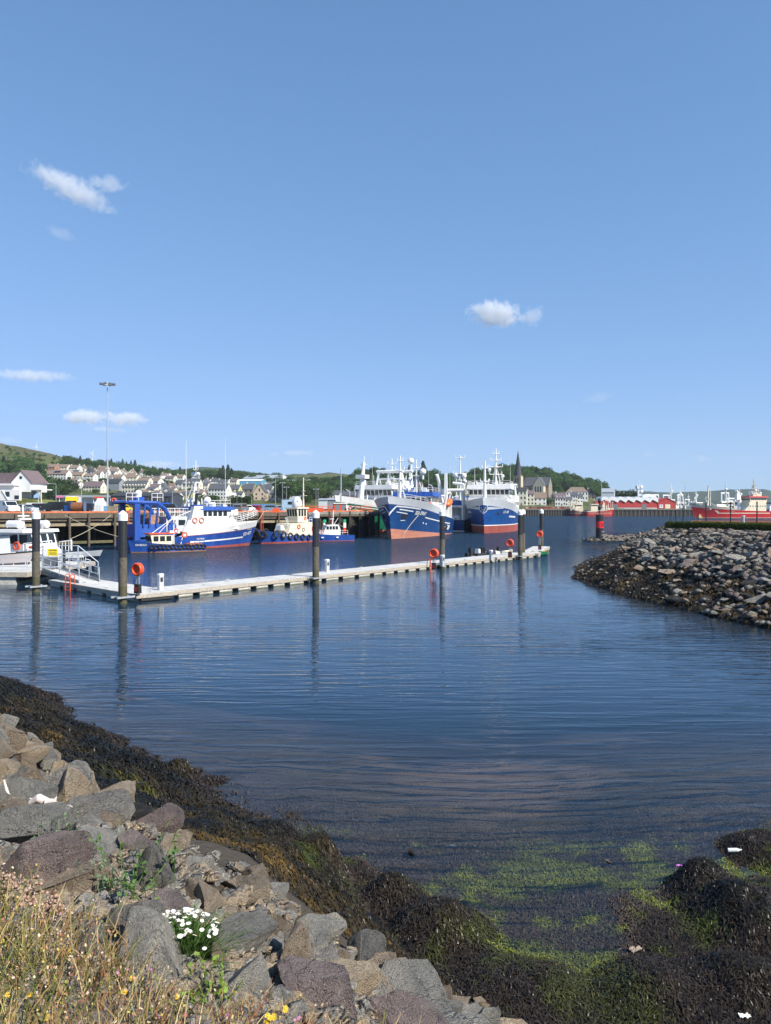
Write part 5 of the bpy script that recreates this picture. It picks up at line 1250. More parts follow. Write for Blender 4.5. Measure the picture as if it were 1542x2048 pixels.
m = MB(); m.cyl((2.2, 0, 5.9), (2.2, 0, 11.4), .18, cream, .08, 8); m.cyl((2.2, -.8, 8.2), (2.2, .8, 8.2), .06, cream, n=5); m.cyl((2.2, -.5, 9.0), (2.2, .5, 9.0), .05, cream, n=5); m.build('mast', t)
MB().bx(.5, 1.3, -.9, .9, 3.5, 4.4, bright).build('blue_locker', t); m = MB(); m.tube([(1.0, 1.2, 3.5), (.4, 1.2, 5.6)], .07, cream, 5); m.build('stack', t)
rails(t, [(1, 1.6, 3.55), (2.4, 1.6, 3.55)], .8, .04, 2, .6); MB().box((8.2, 0, 2.6), (1.0, 1.4, .8), white, top=.8).build('towing_winch', t)
m = MB(); m.cyl((7.0, 1.3, 2.2), (7.9, 1.3, 4.4), .07, white, n=5); m.cyl((7.3, 1.3, 2.2), (8.2, 1.3, 4.4), .07, white, n=5); m.build('fold_ramp', t)

# ---- blue pilot launch
s4 = G(704, 1081); b4 = G(592, 1083); hd = (b4-s4).normalized(); L4 = (b4-s4).length+.3
t = T('pilot_launch', 'small blue launch with white cabin and stub mast behind a black pile', 'boat', s4, math.atan2(hd.y, hd.x))
sh4 = lambda q: 1.05+.75*q**2
hu = Hull(L4, 3.0, sh4, rake=1.0, stern=.95, low=-.4)
hu.mesh([(lambda q: .1, bootred), (sh4, royal)]).build('hull', t); hu.deck(lambda q: .12, deckgrey).build('deck', t)
m = MB(); m.ext([(2.6, -1.05, 1.0), (6.6, -1.05, 1.2), (5.6, -1.05, 2.0), (5.2, -1.05, 2.9), (3.0, -1.05, 3.0), (2.6, -1.05, 2.1)], (0, 2.1, 0), white); m.build('cabin', t)
for sg in (1, -1):
    windows_row(t, 3.1, 5.3, sg*1.07, 2.1, 2.7, 4, .12)
    for x in (3.2, 6.0, 8.0): MB().cyl(hu.side(x, .65, .12, sg), hu.side(x+.4, .65, .12, sg), .14, white, n=8).build('fender', t)
m = MB(); m.cyl((3.8, 0, 3.0), (3.6, 0, 5.6), .09, white, n=6); m.cyl((3.7, -.6, 4.4), (3.7, .6, 4.4), .05, white, n=5); m.cyl((3.5, 0, 3), (2.7, 0, 4.2), .05, white, n=5); m.box((3.9, 0, 4.0), (.8, .15, .12), white); m.build('mast', t)
rails(t, [(6.4, -1.1, 1.4), (8.6, -.7, 1.65), (9.3, 0, 1.75), (8.6, .7, 1.65), (6.4, 1.1, 1.4)], .6, .03, 1, .9); rails(t, [(.4, -1.2, 1.05), (2.4, -1.2, 1.05)], .8, .03, 2, .8)
buoy_ring(t, (6.0, 1.09, 1.7), .25); MB().sph((5.0, 0, 3.2), .22, black).build('radar_dome', t)

# ---- white crew catamaran behind the gangway, bow right
s9 = P(-12, 1120, 77); s9.z = 0; b9 = P(182, 1120, 72); b9.z = 0; hd = (b9-s9).normalized(); L9 = (b9-s9).length
t = T('crew_boat', 'white crew boat with raked wheelhouse and life rafts on its roof', 'boat', s9, math.atan2(hd.y, hd.x))
dkb = mat('dark_navy_hull', (.02, .03, .06), .3)
for sg in (-1, 1):
    sh9 = lambda q: 1.3+.6*q**2
    hu = Hull(L9, 1.6, sh9, rake=1.4, stern=.95, low=-.4); mb = hu.mesh([(lambda q: .8+.5*q, dkb), (sh9, white)], 16, 2); mb.v = [(x, y+sg*1.55, z) for x, y, z in mb.v]; mb.build('hull', t)
MB().bx(.1, L9-2.0, -2.3, 2.3, 1.15, 1.4, ltgrey).build('deck', t)
wheelhouse(t, 2.9, 6.9, 1.9, 1.4, 3.6, white, 3, 4, white, .3, .35, -.7, (.5, .92))
m = MB(); m.ext([(6.3, -1.8, 1.4), (7.9, -1.8, 1.4), (6.3, -1.8, 2.4)], (0, 3.6, 0), white); m.build('fore_cabin', t)
for p_ in [(3.2, -.9), (5.0, .7)]:
    m = MB(); m.cyl((p_[0], p_[1], 4.35), (p_[0]+1.5, p_[1], 4.35), .42, white, n=12); m.sph((p_[0], p_[1], 4.35), (.2, .42, .42), white); m.sph((p_[0]+1.5, p_[1], 4.35), (.2, .42, .42), white); m.bx(p_[0]+.2, p_[0]+1.3, p_[1]-.35, p_[1]+.35, 3.9, 4.05, black); m.build('life_raft', t)
m = MB(); m.cyl((4.2, 0, 3.9), (4.0, 0, 6.3), .08, white, n=6); m.cyl((4.1, -.7, 5.2), (4.1, .7, 5.2), .06, white, n=5); m.box((4.3, 0, 4.9), (.3, 1.4, .16), white); m.build('mast', t)
for x, y in ((4.6, -.4), (6.4, .2)): MB().cyl((x, y, 3.9), (x, y, 4.4), .16, mat('light_housing', (.4, .4, .4), .4), n=8).build('searchlight', t)
buoy_ring(t, (5.4, -1.95, 2.3), .36); MB().sph((6.9, -1.2, 2.25), (.3, .7, .12), red, 8, 6).build('red_cover', t)
for sg in (-1, 1): rails(t, [(6.6, sg*2.2, 1.5), (8.6, sg*1.9, 1.7), (9.2, sg*1.2, 1.8)], 1.05, .05, 1, .42); rails(t, [(-.2, sg*2.2, 1.4), (2.2, sg*2.2, 1.4)], 1.1, .04, 3, .6)
for x in (.2, 1.3): buoy_ring(t, (x, -2.0, 2.9), .42)
m = MB(); m.tube([(-.2, -2, 1.4), (-.2, -2, 4.0), (2.2, -2, 4.0)], .05, white, 5); m.tube([(-.2, 2, 1.4), (-.2, 2, 4.0), (2.2, 2, 4.0)], .05, white, 5)
for i in range(6): m.cyl((-.2+.45*i, -2, 3.0), (-.2+.45*i, -2, 4.0), .04, white, n=4)
m.build('stern_frame', t)
# ---- grey cabin boat cut by the left edge
q = P(30, 1126, 66); q.z = 0; t = T('motor_boat', 'grey hulled motor boat with a pale cabin at the left edge', 'boat', q+Vector((-9, 1.0, 0)), -.05)
sh10 = lambda q: 1.75+.45*q**2
hu = Hull(10.5, 3.4, sh10, rake=1.0, stern=.95, low=-.4); hu.mesh([(lambda q: .9+.3*q, mat('dark_plum_hull', (.04, .035, .05), .35)), (lambda q: sh10(q)-.12, mat('taupe_paint', (.42, .38, .38), .5)), (sh10, black)]).build('hull', t); hu.deck(lambda q: .2, deckgrey).build('deck', t)
m = MB(); m.bx(1.0, 7.6, -1.4, 1.4, 1.6, 3.5, ltgrey, top=.96); m.build('cabin', t); windows_row(t, 3.6, 7.2, -1.425, 2.2, 3.0, 2, .7); m = MB(); m.bx(.8, 7.7, -1.5, 1.5, 3.5, 3.6, dkb); m.build('roof', t)
m = MB(); m.cyl((-1.2, 0, 0), (-1.2, 0, 5.6), .05, white, n=6); m.build('mast', t); MB().add([(-1.15, 0, 4.2), (-.1, .1, 2.7), (-.2, .06, 3.3), (-1.15, 0, 5.5)], [(0, 1, 2, 3)], mat('pale_flag', (.7, .75, .8), .8)).build('flag', t)
# ---------------------------------------------------------------- the working quay and jetty on the left
QD = Vector((.7071, .7071, 0)); QN = Vector((-.7071, .7071, 0)); QO = Vector((-47, 114, 0)); ZQ = 5.2
def Q(s, back=0.0, z=ZQ): p = QO+QD*s+QN*back; return Vector((p.x, p.y, z))
asph = mat('quay_concrete', (.22, .21, .19), .9, var=.25, scale=.4)
timber = mat('quay_timber', (.075, .06, .045), .9, c2=(.155, .125, .09), scale=2.0, streak=(1, 1, 4))
darkpile = mat('tarred_pile', (.03, .028, .024), .85, c2=(.07, .06, .05), scale=2.5)
m = MB(); pts = [Q(-150), Q(45), Q(45, 7), Vector((-26, 230, ZQ)), Vector((-14, 345, ZQ)), Vector((-420, 345, ZQ)), Vector((-420, 20, ZQ))]
m.add(pts, [tuple(range(len(pts)))], asph); tag(m.build('quay'), kind='structure')
t = T('jetty', 'timber and concrete jetty with orange kerb where the trawlers lie', 'jetty', Q(0, 0, 0), rad(45))
m = MB(); m.bx(-140, 65, .02, 9.6, 4.75, ZQ+.01, asph); m.build('deck', t)
m = MB(); m.bx(-140, 44, .25, 1.2, 4.0, 4.74, timber); m.bx(-140, 44, .0, .3, 4.45, ZQ+.06, timber); m.bx(44.01, 65, .0, 1.0, 4.3, 4.74, timber); m.build('edge_beam', t)
m = MB(); m.bx(-140, 44, .6, 1.0, 3.25, 3.85, mat('pale_beam', (.30, .24, .15), .85, var=.25, scale=1.5)); m.build('waling', t)
m = MB(); m.bx(-140, 65, .02, .36, ZQ+.07, ZQ+.3, mat('orange_kerb', (.62, .17, .07), .8, var=.3, scale=1.2)); m.build('kerb', t)
m = MB(); m.bx(-140, 44, 9, 9.5, -4, 4.7, mat('quay_wall_and_dark_sheet', (.03, .03, .027), .9, var=.3, scale=.6)); m.bx(44.1, 64.9, 1.7, 2.0, -4, 4.72, mat('quay_wall_and_dark_sheet', (.03, .03, .027))); m.build('back_wall_and_dark_sheet', t)  # second box: dark sheet added to stand for the darkness under the open jetty
m = MB(); m.bx(-140, 44, .1, .5, .55, .95, mat('weedy_timber', (.12, .11, .06), .9, var=.3, scale=2)); m.build('low_beam', t)
for i in range(34):
    s_ = -62+i*3.55+(.6 if i % 3 else 0)
    if s_ > 45: break
    m = MB(); m.cyl((s_, -.12, -4), (s_, -.12, 5.1), .2, timber, n=8); m.build('fender_pile', t)
for i in range(15): m = MB(); s_ = -30+i*5; m.cyl((s_, 5, -4), (s_, 5, 4.7), .25, darkpile, n=8); m.build('inner_pile', t)
for i in range(22):
    s_ = 45+i*.93; m = MB(); m.cyl((s_, .1+(i % 3)*.5, -4), (s_, .1+(i % 3)*.5, 5.0 if i % 2 else 5.35), .24, darkpile, n=8); m.build('timber_pile', t)
for i in range(12): s_ = 45.5+i*1.6; m = MB(); m.cyl((s_, 6+(i % 2), -4), (s_, 6+(i % 2), 4.8), .25, darkpile, n=8); m.build('timber_pile', t)
for s_ in (49.2, 54.5):
    m = MB(); m.bx(s_-.35, s_+.35, -.28, -.18, 3.0, 3.7, mat('signal_green', (.02, .35, .15), .5)); m.bx(s_-.35, s_+.35, -.28, -.18, 2.0, 2.995, white); m.bx(s_-.35, s_+.35, -.28, -.18, .9, 1.995, red); m.build('tide_board', t)
for s_ in (-28, 8, 34, 51): # ladders up the face
    m = MB(); m.cyl((s_-.25, -.4, 0), (s_-.25, -.4, 5.9), .04, orange, n=5); m.cyl((s_+.25, -.4, 0), (s_+.25, -.4, 5.9), .04, orange, n=5)
    for k in range(14): m.cyl((s_-.25, -.4, .3+k*.4), (s_+.25, -.4, .3+k*.4), .03, orange, n=4)
    m.build('ladder', t)
rope = mat('mooring_rope', (.55, .5, .36), .9)
def sag(a, b, d=.6, n=8): a, b = Vector(a), Vector(b); return [a.lerp(b, i/n)-Vector((0, 0, d*4*(i/n)*(1-i/n))) for i in range(n+1)]
for lab, a, b in [('mooring rope from the quay down to the white crew boat', P(130, 1030, 110), P(236, 1073, 105)), ('mooring rope slanting left from the blue trawler stern', P(140, 1078, 100), P(222, 1030, 112)), ('bow rope of the blue and white trawler', P(512, 1043, 127), P(528, 1022, 133)), ('lower bow rope of the blue and white trawler', P(508, 1052, 127), P(525, 1066, 131)), ('rope from the jetty to the launch', P(676, 1046, 140), P(690, 1052, 143))]:
    tag(MB().tube([p-a for p in sag(a, b, .3)], .035, rope, 5).build('mooring_rope', None, a), lab, 'rope')
# ---------------------------------------------------------------- vehicles
carglass = mat('car_glass', (.02, .025, .03), .06); tyre_m = mat('tyre', (.018, .018, .018), .8); lampw = mat('headlamp', (.75, .77, .8), .15); lampr = mat('tail_lamp', (.4, .02, .02), .3)
CARC = {'white': (.78, .78, .77), 'silver': (.42, .45, .48), 'black': (.02, .021, .024), 'navy': (.025, .035, .06), 'grey': (.17, .18, .19), 'red': (.42, .02, .025), 'blue': (.16, .24, .33), 'yellow': (.75, .55, .02)}
def car(pos, rz, kind, colour, label, group='cars parked on the quay', s=1.0):
    cm = mat('car_paint_'+colour, CARC[colour], .22, spec=.6); t = T('parked_van' if kind == 'van' else 'parked_car', label, 'van' if kind == 'van' else 'car', pos, rz, group)
    if kind == 'van': Lc, Wc, Hc, prof, gp = 4.9, 1.9, 1.95, [(0, .35), (0, 1.9), (.2, 1.95), (3.3, 1.95), (4.1, 1.2), (4.85, 1.0), (4.9, .35)], [(2.6, 1.25), (2.6, 1.8), (3.25, 1.8), (3.8, 1.25)]
    elif kind == 'suv': Lc, Wc, Hc, prof, gp = 4.5, 1.85, 1.7, [(0, .4), (0, 1.0), (.25, 1.65), (.6, 1.7), (2.8, 1.68), (3.5, 1.08), (4.4, .95), (4.5, .4)], [(.4, 1.05), (.62, 1.55), (2.7, 1.55), (3.3, 1.07)]
    else: Lc, Wc, Hc, prof, gp = 4.2, 1.75, 1.45, [(0, .3), (0, .85), (.45, 1.4), (.8, 1.45), (2.3, 1.42), (3.1, .95), (4.1, .8), (4.2, .3)], [(.3, .92), (.7, 1.32), (2.2, 1.32), (2.95, .93)]
    m = MB(); m.ext([(x-Lc/2, -Wc/2, z) for x, z in prof], (0, Wc, 0), cm); m.build('body', t)
    for sg in (-1, 1): MB().add([(x-Lc/2, sg*(Wc/2+.012), z) for x, z in gp], [tuple(range(4))], carglass).build('side_window', t)
    k = [i for i in range(len(prof)-1) if prof[i][1] > 1.3 and prof[i+1][1] < 1.25][0]; a, b = prof[k], prof[k+1]
    q = lambda f, o: (a[0]+(b[0]-a[0])*f-Lc/2+.02, o, a[1]+(b[1]-a[1])*f+.012)
    MB().add([q(.1, -Wc/2+.12), q(.1, Wc/2-.12), q(.95, Wc/2-.08), q(.95, -Wc/2+.08)], [(0, 1, 2, 3)], carglass).build('windscreen', t)
    MB().add([(-Lc/2-.012+.0, -Wc/2+.15, Hc*.62), (-Lc/2-.012, Wc/2-.15, Hc*.62), (-Lc/2+(.22 if kind != 'van' else -.012), Wc/2-.2, Hc*.9), (-Lc/2+(.22 if kind != 'van' else -.012), -Wc/2+.2, Hc*.9)], [(0, 1, 2, 3)], carglass).build('rear_window', t)
    for x in (-Lc/2+.8, Lc/2-.85):
        for sg in (-1, 1): m = MB(); m.cyl((x, sg*(Wc/2-.18), .32), (x, sg*(Wc/2+.02), .32), .32, tyre_m, n=12); m.cyl((x, sg*(Wc/2+.02), .32), (x, sg*(Wc/2+.03), .32), .18, steel, n=8); m.build('wheel', t)
    for sg in (-1, 1): MB().box((Lc/2-.02, sg*(Wc/2-.28), .72*Hc/1.45), (.1, .36, .16), lampw).build('headlight', t); MB().box((-Lc/2, sg*(Wc/2-.2), .8*Hc/1.45), (.06, .22, .22), lampr).build('tail_light', t)
    t.scale = (s, s, s); return t
def on_q(u, d): p = P(u, V0, d); p.z = ZQ+.012; return p
for u, d, rz, k, c, lab in [(16, 128, -40, 'van', 'white', 'white van parked nose out at the left end of the quay'), (52, 132, -20, 'hatch', 'silver', 'silver car behind the crew boat mast'), (76, 146, 170, 'suv', 'black', 'black car with a yellow number plate beside the silver car'), (111, 140, 178, 'van', 'black', 'long black van left of the yellow truck'),
    (178, 146, 150, 'suv', 'navy', 'dark off-road car right of the rope drum'), (247, 150, 80, 'hatch', 'yellow', 'yellow and white service car behind the black pile'), (312, 168, 10, 'hatch', 'navy', 'dark car seen through the blue gantry'), (333, 172, 185, 'suv', 'black', 'black car right of the blue gantry'), (449, 152, 205, 'suv', 'grey', 'grey car leftmost of the group above the trawler bow'),
    (468, 162, 95, 'suv', 'black', 'black car second in the group above the trawler bow'), (482, 152, 80, 'suv', 'grey', 'grey hatchback seen from behind above the trawler bow'), (494, 160, 70, 'hatch', 'white', 'white car seen from behind, right end of the group'), (515, 165, 88, 'hatch', 'red', 'red car in front of the blue hoarding'), (545, 150, 15, 'hatch', 'blue', 'blue grey car left of the cream tug mast'), (556, 166, 200, 'hatch', 'silver', 'pale silver car behind the blue grey one'),
    (380, 175, 20, 'hatch', 'navy', 'dark blue car half hidden behind the white wheelhouse'), (425, 178, 200, 'hatch', 'silver', 'silver car behind the trawler radar'), (28, 150, 190, 'hatch', 'silver', 'grey car glimpsed behind the white van')]:
    car(on_q(u, d), rad(rz), k, c, lab)
# yellow fronted truck
t = T('delivery_truck', 'white box truck with a bright yellow cab on the quay', 'truck', on_q(146, 152), rad(-75))
yc = mat('truck_yellow', (.8, .5, .01), .3)
m = MB(); m.ext([(1.6, -1.1, .4), (1.6, -1.1, 2.5), (2.2, -1.1, 2.6), (3.0, -1.1, 1.6), (3.1, -1.1, .4)], (0, 2.2, 0), yc); m.build('cab', t)
m = MB(); m.bx(-3.2, 1.5, -1.15, 1.15, .8, 3.1, white); m.build('cargo_box', t); m = MB(); m.bx(.9, 1.7, -1.16, 1.16, 2.4, 3.0, yc); m.build('wind_deflector', t)
MB().add([(2.25, -.95, 2.52), (2.25, .95, 2.52), (3.02, 1.0, 1.62), (3.02, -1.0, 1.62)], [(0, 1, 2, 3)], carglass).build('windscreen', t)
for x in (-2, 2.2):
    for sg in (-1, 1): MB().cyl((x, sg*.85, .45), (x, sg*1.12, .45), .45, tyre_m, n=12).build('wheel', t)
for sg in (-1, 1): MB().box((3.1, sg*.75, .8), (.08, .4, .2), lampw).build('headlight', t)
# quay furniture
t = T('net_drum', 'rusty drum wound with brown trawl net between blue end plates', 'drum', on_q(156, 127), rad(8))
m = MB(); m.cyl((-1.0, 0, 1.0), (1.0, 0, 1.0), .78, mat('brown_net', (.2, .075, .03), .95, var=.5, scale=7, bump=.03), n=18); m.build('net_roll', t)
for sg in (-1, 1): MB().cyl((sg*1.02, 0, 1.0), (sg*1.12, 0, 1.0), 1.0, navy, n=18).build('end_plate', t)
MB().bx(-2.1, -1.2, -.6, .6, 0, 1.25, navy).build('motor_box', t)
t = T('container_tank', 'white caged plastic tank on the quay beside the tall light mast', 'tank', on_q(198, 125)); m = MB(); m.bx(-.55, .55, -.5, .5, .15, 1.3, white); m.build('tank', t)
m = MB()
for i in range(5):
    for y in (-.52, .52): m.bx(-.57+i*.28, -.54+i*.28, y-.015, y+.015, 0, 1.32, steel)
m.build('cage', t)
t = T('white_hut', 'white moulded plastic stack behind the caged tank', 'hut', on_q(201, 132)); m = MB(); m.bx(-.9, .9, -.8, .8, 0, 1.9, white, top=.85); m.bx(-.6, .6, -.5, .5, 1.905, 2.5, white, top=.7); m.build('body', t)
t = T('plastic_bin', 'light blue plastic bin beside the caged tank', 'bin', on_q(211, 126)); MB().bx(-.45, .45, -.4, .4, 0, 1.1, mat('light_blue_plastic', (.15, .32, .55), .5), top=1.08).build('body', t); MB().bx(-.52, .52, -.47, .47, 1.105, 1.18, ltgrey).build('rim', t)
t = T('lifebuoy_stand', 'red lifebuoy on a post near the tall light mast', 'lifebuoy', on_q(228.5, 126)); MB().cyl((0, 0, 0), (0, 0, 2.0), .05, steel, n=6).build('post', t); m = MB(); m.torus((0, -.1, 2.1), .3, .12, (0, 1, 0), orange_red, 16, 7); m.build('ring', t)
tag(MB().box((0, 0, .55), (1.7, 1.2, 1.1), mat('rough_stone', (.24, .2, .13), .9, var=.3, scale=3), top=.9).build('stone_block', None, on_q(227, 124)), 'rough brown stone block below the red lifebuoy', 'block')
t = T('water_tank', 'white rounded tank standing on the jetty behind the cream tug', 'tank', on_q(594, 148)); m = MB(); m.sph((0, 0, 1.5), (1.0, 1.0, 1.55), white, 16, 10); m.build('tank', t); MB().sph((.2, -.93, 2.1), (.16, .1, .1), black, 8, 6).build('hatch', t)
t = T('site_container', 'pale blue container left of the rounded white tank', 'container', on_q(577, 156), rad(10)); MB().bx(-1.4, 1.4, -1.1, 1.1, 0, 2.5, mat('pale_blue_steel', (.3, .42, .55), .5, var=.1)).build('body', t); MB().bx(-.2, 1.0, -1.12, -1.105, 1.5, 2.1, glass).build('window', t)
t = T('hoarding', 'bright blue hoarding with white panels behind the red car', 'fence', on_q(526, 185), rad(4)); MB().bx(-2.8, 2.8, -.05, .05, .2, 1.7, mat('hoarding_blue', (.06, .22, .6), .5)).build('panel', t)
for x in (-2.1, -.6, .8, 2.0): MB().bx(x-.35, x+.35, -.07, -.055, .9, 1.5, white).build('poster', t)
t = T('kiosk', 'red kiosk with grey doors and a white roof on the jetty', 'kiosk', Q(57.4, 4.5), rad(12)); rk = mat('kiosk_red', (.62, .07, .03), .5)
m = MB(); m.bx(-1.35, 1.15, -.9, .9, 0, 1.65, rk); m.build('wall', t); MB().bx(1.16, 1.4, -.95, .95, 0, 1.66, white).build('end_panel', t); MB().bx(-1.5, 1.55, -1.1, 1.1, 1.665, 1.82, white).build('roof', t)
for x in (-1.12, .15): MB().bx(x, x+.85, -.925, -.905, .15, 1.5, mat('grey_shutter', (.16, .18, .19), .4)).build('door', t)
t = T('lifebuoy_board', 'white board with a red lifebuoy right of the red kiosk', 'sign', Q(58.1, 2.5), rad(10)); MB().bx(-.45, .45, -.04, .04, .1, 1.15, white).build('board', t); MB().torus((.35, -.1, .9), .3, .1, (0, 1, 0), orange_red, 14, 6).build('ring', t); MB().bx(-.2, .2, -.05, -.042, .3, .8, mat('board_print', (.5, .3, .25), .6)).build('print', t)
for a, b, lab in [(43.8, 48.3, 'orange pipe fence on the jetty left of the black pile top'), (48.6, 53.4, 'orange pipe fence on the jetty left of the red kiosk'), (59.2, 63.5, 'orange pipe fence on the jetty right of the red kiosk')]:
    railing('pipe_fence', lab, [Q(a, 1.6), Q(b, 1.6)], 1.15, 2, .06, 1.25, 'fence', None, orange)
for i, (u, d) in enumerate([(613, 142), (626, 143), (640, 146), (552, 133)]): tag(MB().box((0, 0, .4), (1.3, .8, .8), orange, top=.8).build('fish_box', None, on_q(u, d)), ['orange box under the pipe fence', 'orange box just right of the black pile top', 'rust orange crate below the fence by the kiosk', 'orange crate near the blue grey car'][i], 'box')
for s_, lab in [(-38, 'orange hooped crane base behind the crew boat roof'), (-52, 'orange hooped frame at the far left of the quay')]:
    t = T('hooped_barrier', lab, 'barrier', Q(s_, .9), rad(30)); m = MB(); m.tube([(-1.1, 0, 0), (-.8, 0, 1.0), (-.3, 0, 1.35), (.3, 0, 1.35), (.8, 0, 1.0), (1.1, 0, 0)], .1, orange, 6); m.tube([(-.7, 0, .9), (.7, 0, .9)], .08, orange, 6); m.build('hoop', t); MB().box((0, .1, .4), (1.2, .8, .7), white, top=.7).build('cover', t)
# poles and masts
def pole(u, d, vt, vb_z, r, label, name='street_lamp', headed=None, m_=None, cat='lamp post', grp=None):
    p = P(u, V0, d); p.z = vb_z; h_ = H-(vt-V0)/F*d-vb_z; t = T(name, label, cat, p, 0, grp); mm = m_ or steel
    MB().cyl((0, 0, -.5), (0, 0, h_), r, mm, r*.5, 8).build('pole', t)
    if headed == 'ring':
        m = MB(); m.torus((0, 0, h_-.1), 1.0, .07, (0, 0, 1), mm, 12, 5); m.cyl((-1, 0, h_-.1), (1, 0, h_-.1), .06, mm, n=5); m.cyl((0, -1, h_-.1), (0, 1, h_-.1), .06, mm, n=5); m.build('head_frame', t)
        for i in range(8): a = i*PI/4; MB().box((1.25*math.cos(a), 1.25*math.sin(a), h_-.15), (.6, .45, .3), mat('floodlight', (.12, .13, .15), .3), a).build('floodlight', t)
    elif headed == 'cross':
        m = MB(); m.cyl((-r*9, 0, h_), (r*9, 0, h_), r*.8, mm, n=5); m.box((-r*8, 0, h_-.1), (r*5, r*4, r*2), mm); m.box((r*8, 0, h_-.1), (r*5, r*4, r*2), mm); m.build('head', t)
    elif headed == 'arm':
        m = MB(); m.cyl((0, 0, h_), (-1.6, 0, h_+.15), r*.6, mm, n=5); m.box((-1.8, 0, h_+.12), (.7, .25, .12), ltgrey); m.build('head', t)
    elif headed == 'band': MB().cyl((0, 0, h_*.45), (0, 0, h_*.48), r*1.5, yl, n=8).build('band', t); MB().cyl((-.4, 0, h_-1), (.4, 0, h_-1), .05, mm, n=4).build('head', t)
    return t
pole(215, 150, 767, ZQ, .2, 'tall grey floodlight mast rising high above the quay', 'floodlight_mast', 'ring', None, 'light mast')
pole(682, 160, 937, ZQ-5, .2, 'grey pole with a yellow band behind the red kiosk', 'signal_mast', 'band', None, 'mast')
for u, d, vt, z, r, hd_, lab in [(112, 190, 968, ZQ, .09, 'arm', 'street lamp in front of the dark trees'), (163, 200, 958, ZQ, .12, 'cross', 'telegraph pole with crossed arms left of the light mast'), (320, 190, 984, ZQ, .07, 'arm', 'street lamp behind the blue gantry rail'), (345, 190, 982, ZQ, .07, 'arm', 'street lamp above the black car'), (474, 200, 995, ZQ, .06, 'arm', 'short street lamp above the black car group'), (503, 190, 992, ZQ, .06, 'arm', 'street lamp before the blue hoarding'), (551, 185, 955, ZQ, .08, 'cross', 'mast pole left of the leafy trees'), (565, 185, 965, ZQ, .07, 'cross', 'thin pole with a crossbar at the leafy trees'), (573, 195, 974, ZQ, .07, 'cross', 'pole just right of the white cottage'),
    (632, 190, 978, ZQ-5, .07, 'cross', 'left one of two thin masts behind the orange fence'), (636, 190, 976, ZQ-5, .07, None, 'right one of two thin masts behind the orange fence'), (700, 175, 975, ZQ-5, .06, None, 'thin pole between the kiosk and the green bow'), (710, 170, 965, ZQ-5, .09, 'band', 'white mast before the green bow'), (1203, 580, 955, 5, .22, 'cross', 'distant light mast above the red fishing boats'), (1370, 580, 962, 5, .22, 'cross', 'distant light mast right of the red shed')]:
    pole(u, d, vt, z, r, lab, 'street_lamp' if hd_ == 'arm' else 'mast_pole', hd_, None, 'lamp post' if hd_ == 'arm' else 'pole', 'street lamps of the quay' if hd_ == 'arm' else None)
t = pole(77, 160, 982, ZQ, .06, 'flagpole with a pale blue and white flag by the white building', 'flagpole', None, white, 'flagpole')
MB().add([(0, 0, 4.1), (-1.0, .1, 3.55), (-1.1, .05, 2.9), (0, 0, 3.1)], [(0, 1, 2, 3)], mat('blue_flag', (.35, .55, .75), .8)).build('flag', t)
# ---------------------------------------------------------------- town hill, far hills, houses, trees
GD = np.array([300, 430, 540, 650, 780, 900, 1050, 1300, 1800], float)
GU = {-250: [1019, 1008, 990, 965, 935, 910, 885, 872, 880], 0: [1019, 1010, 995, 975, 950, 925, 900, 888, 895], 60: [1019, 1012, 998, 975, 951, 932, 910, 897, 905], 100: [1019, 1012, 1000, 975, 952, 938, 917, 906, 912], 140: [1019, 1013, 1000, 978, 955, 941, 928, 918, 922], 200: [1019, 1014, 1000, 985, 962, 945, 940, 932, 930],
      300: [1019, 1014, 1000, 988, 972, 958, 950, 945, 945], 400: [1019, 1014, 1003, 990, 978, 965, 958, 952, 948], 520: [1019, 1014, 1005, 995, 980, 970, 963, 957, 950], 650: [1019, 1015, 1008, 1000, 988, 976, 966, 951, 948], 690: [1019, 1015, 1010, 1000, 985, 968, 957, 953, 950],
      725: [1019, 1015, 1010, 998, 975, 953, 950, 955, 955], 760: [1019, 1017, 1018, 1000, 975, 955, 950, 955, 955], 820: [1019, 1018, 1018, 1003, 985, 962, 950, 948, 948], 880: [1019, 1018, 1018, 1005, 985, 968, 958, 962, 965], 930: [1019, 1018, 1018, 1006, 985, 968, 953, 955, 960],
      1000: [1019, 1018, 1018, 1008, 990, 966, 944, 946, 952], 1080: [1019, 1018, 1018, 1012, 1000, 976, 953, 952, 958], 1150: [1019, 1018, 1018, 1014, 1005, 986, 966, 962, 968], 1210: [1019, 1018, 1018, 1015, 1011, 996, 982, 979, 984], 1260: [1019, 1018, 1018, 1016, 1015, 1010, 1004, 1002, 1000], 1400: [1019, 1018, 1018, 1017, 1016, 1015, 1014, 1013, 1012], 2000: [1019, 1018, 1018, 1017, 1016, 1015, 1014, 1013, 1012]}
gu = np.array(sorted(GU), float); gt = np.array([GU[k] for k in sorted(GU)], float)
def gv_(u, d):
    u = np.asarray(u, float); d = np.asarray(d, float); j = np.clip(np.searchsorted(GD, d)-1, 0, len(GD)-2); f = np.clip((d-GD[j])/(GD[j+1]-GD[j]), 0, 1)
    i = np.clip(np.searchsorted(gu, u)-1, 0, len(gu)-2); g = np.clip((u-gu[i])/(gu[i+1]-gu[i]), 0, 1)
    return (gt[i, j]*(1-f)+gt[i, j+1]*f)*(1-g)+(gt[i+1, j]*(1-f)+gt[i+1, j+1]*f)*g
def gz(u, d):
    z = H-(gv_(u, d)-V0)/F*d; u = np.asarray(u, float); d = np.asarray(d, float)
    z = z+(fbm(u*.03+d*.01, d*.02, 3, 120)-.5)*np.clip((d-500)/60, 0, 6)
    return np.where(((u > 735) & (d < 558)) | ((u > 1228) & (d > 600)), -3.0, z)
_dd = np.linspace(330, 1300, 500)
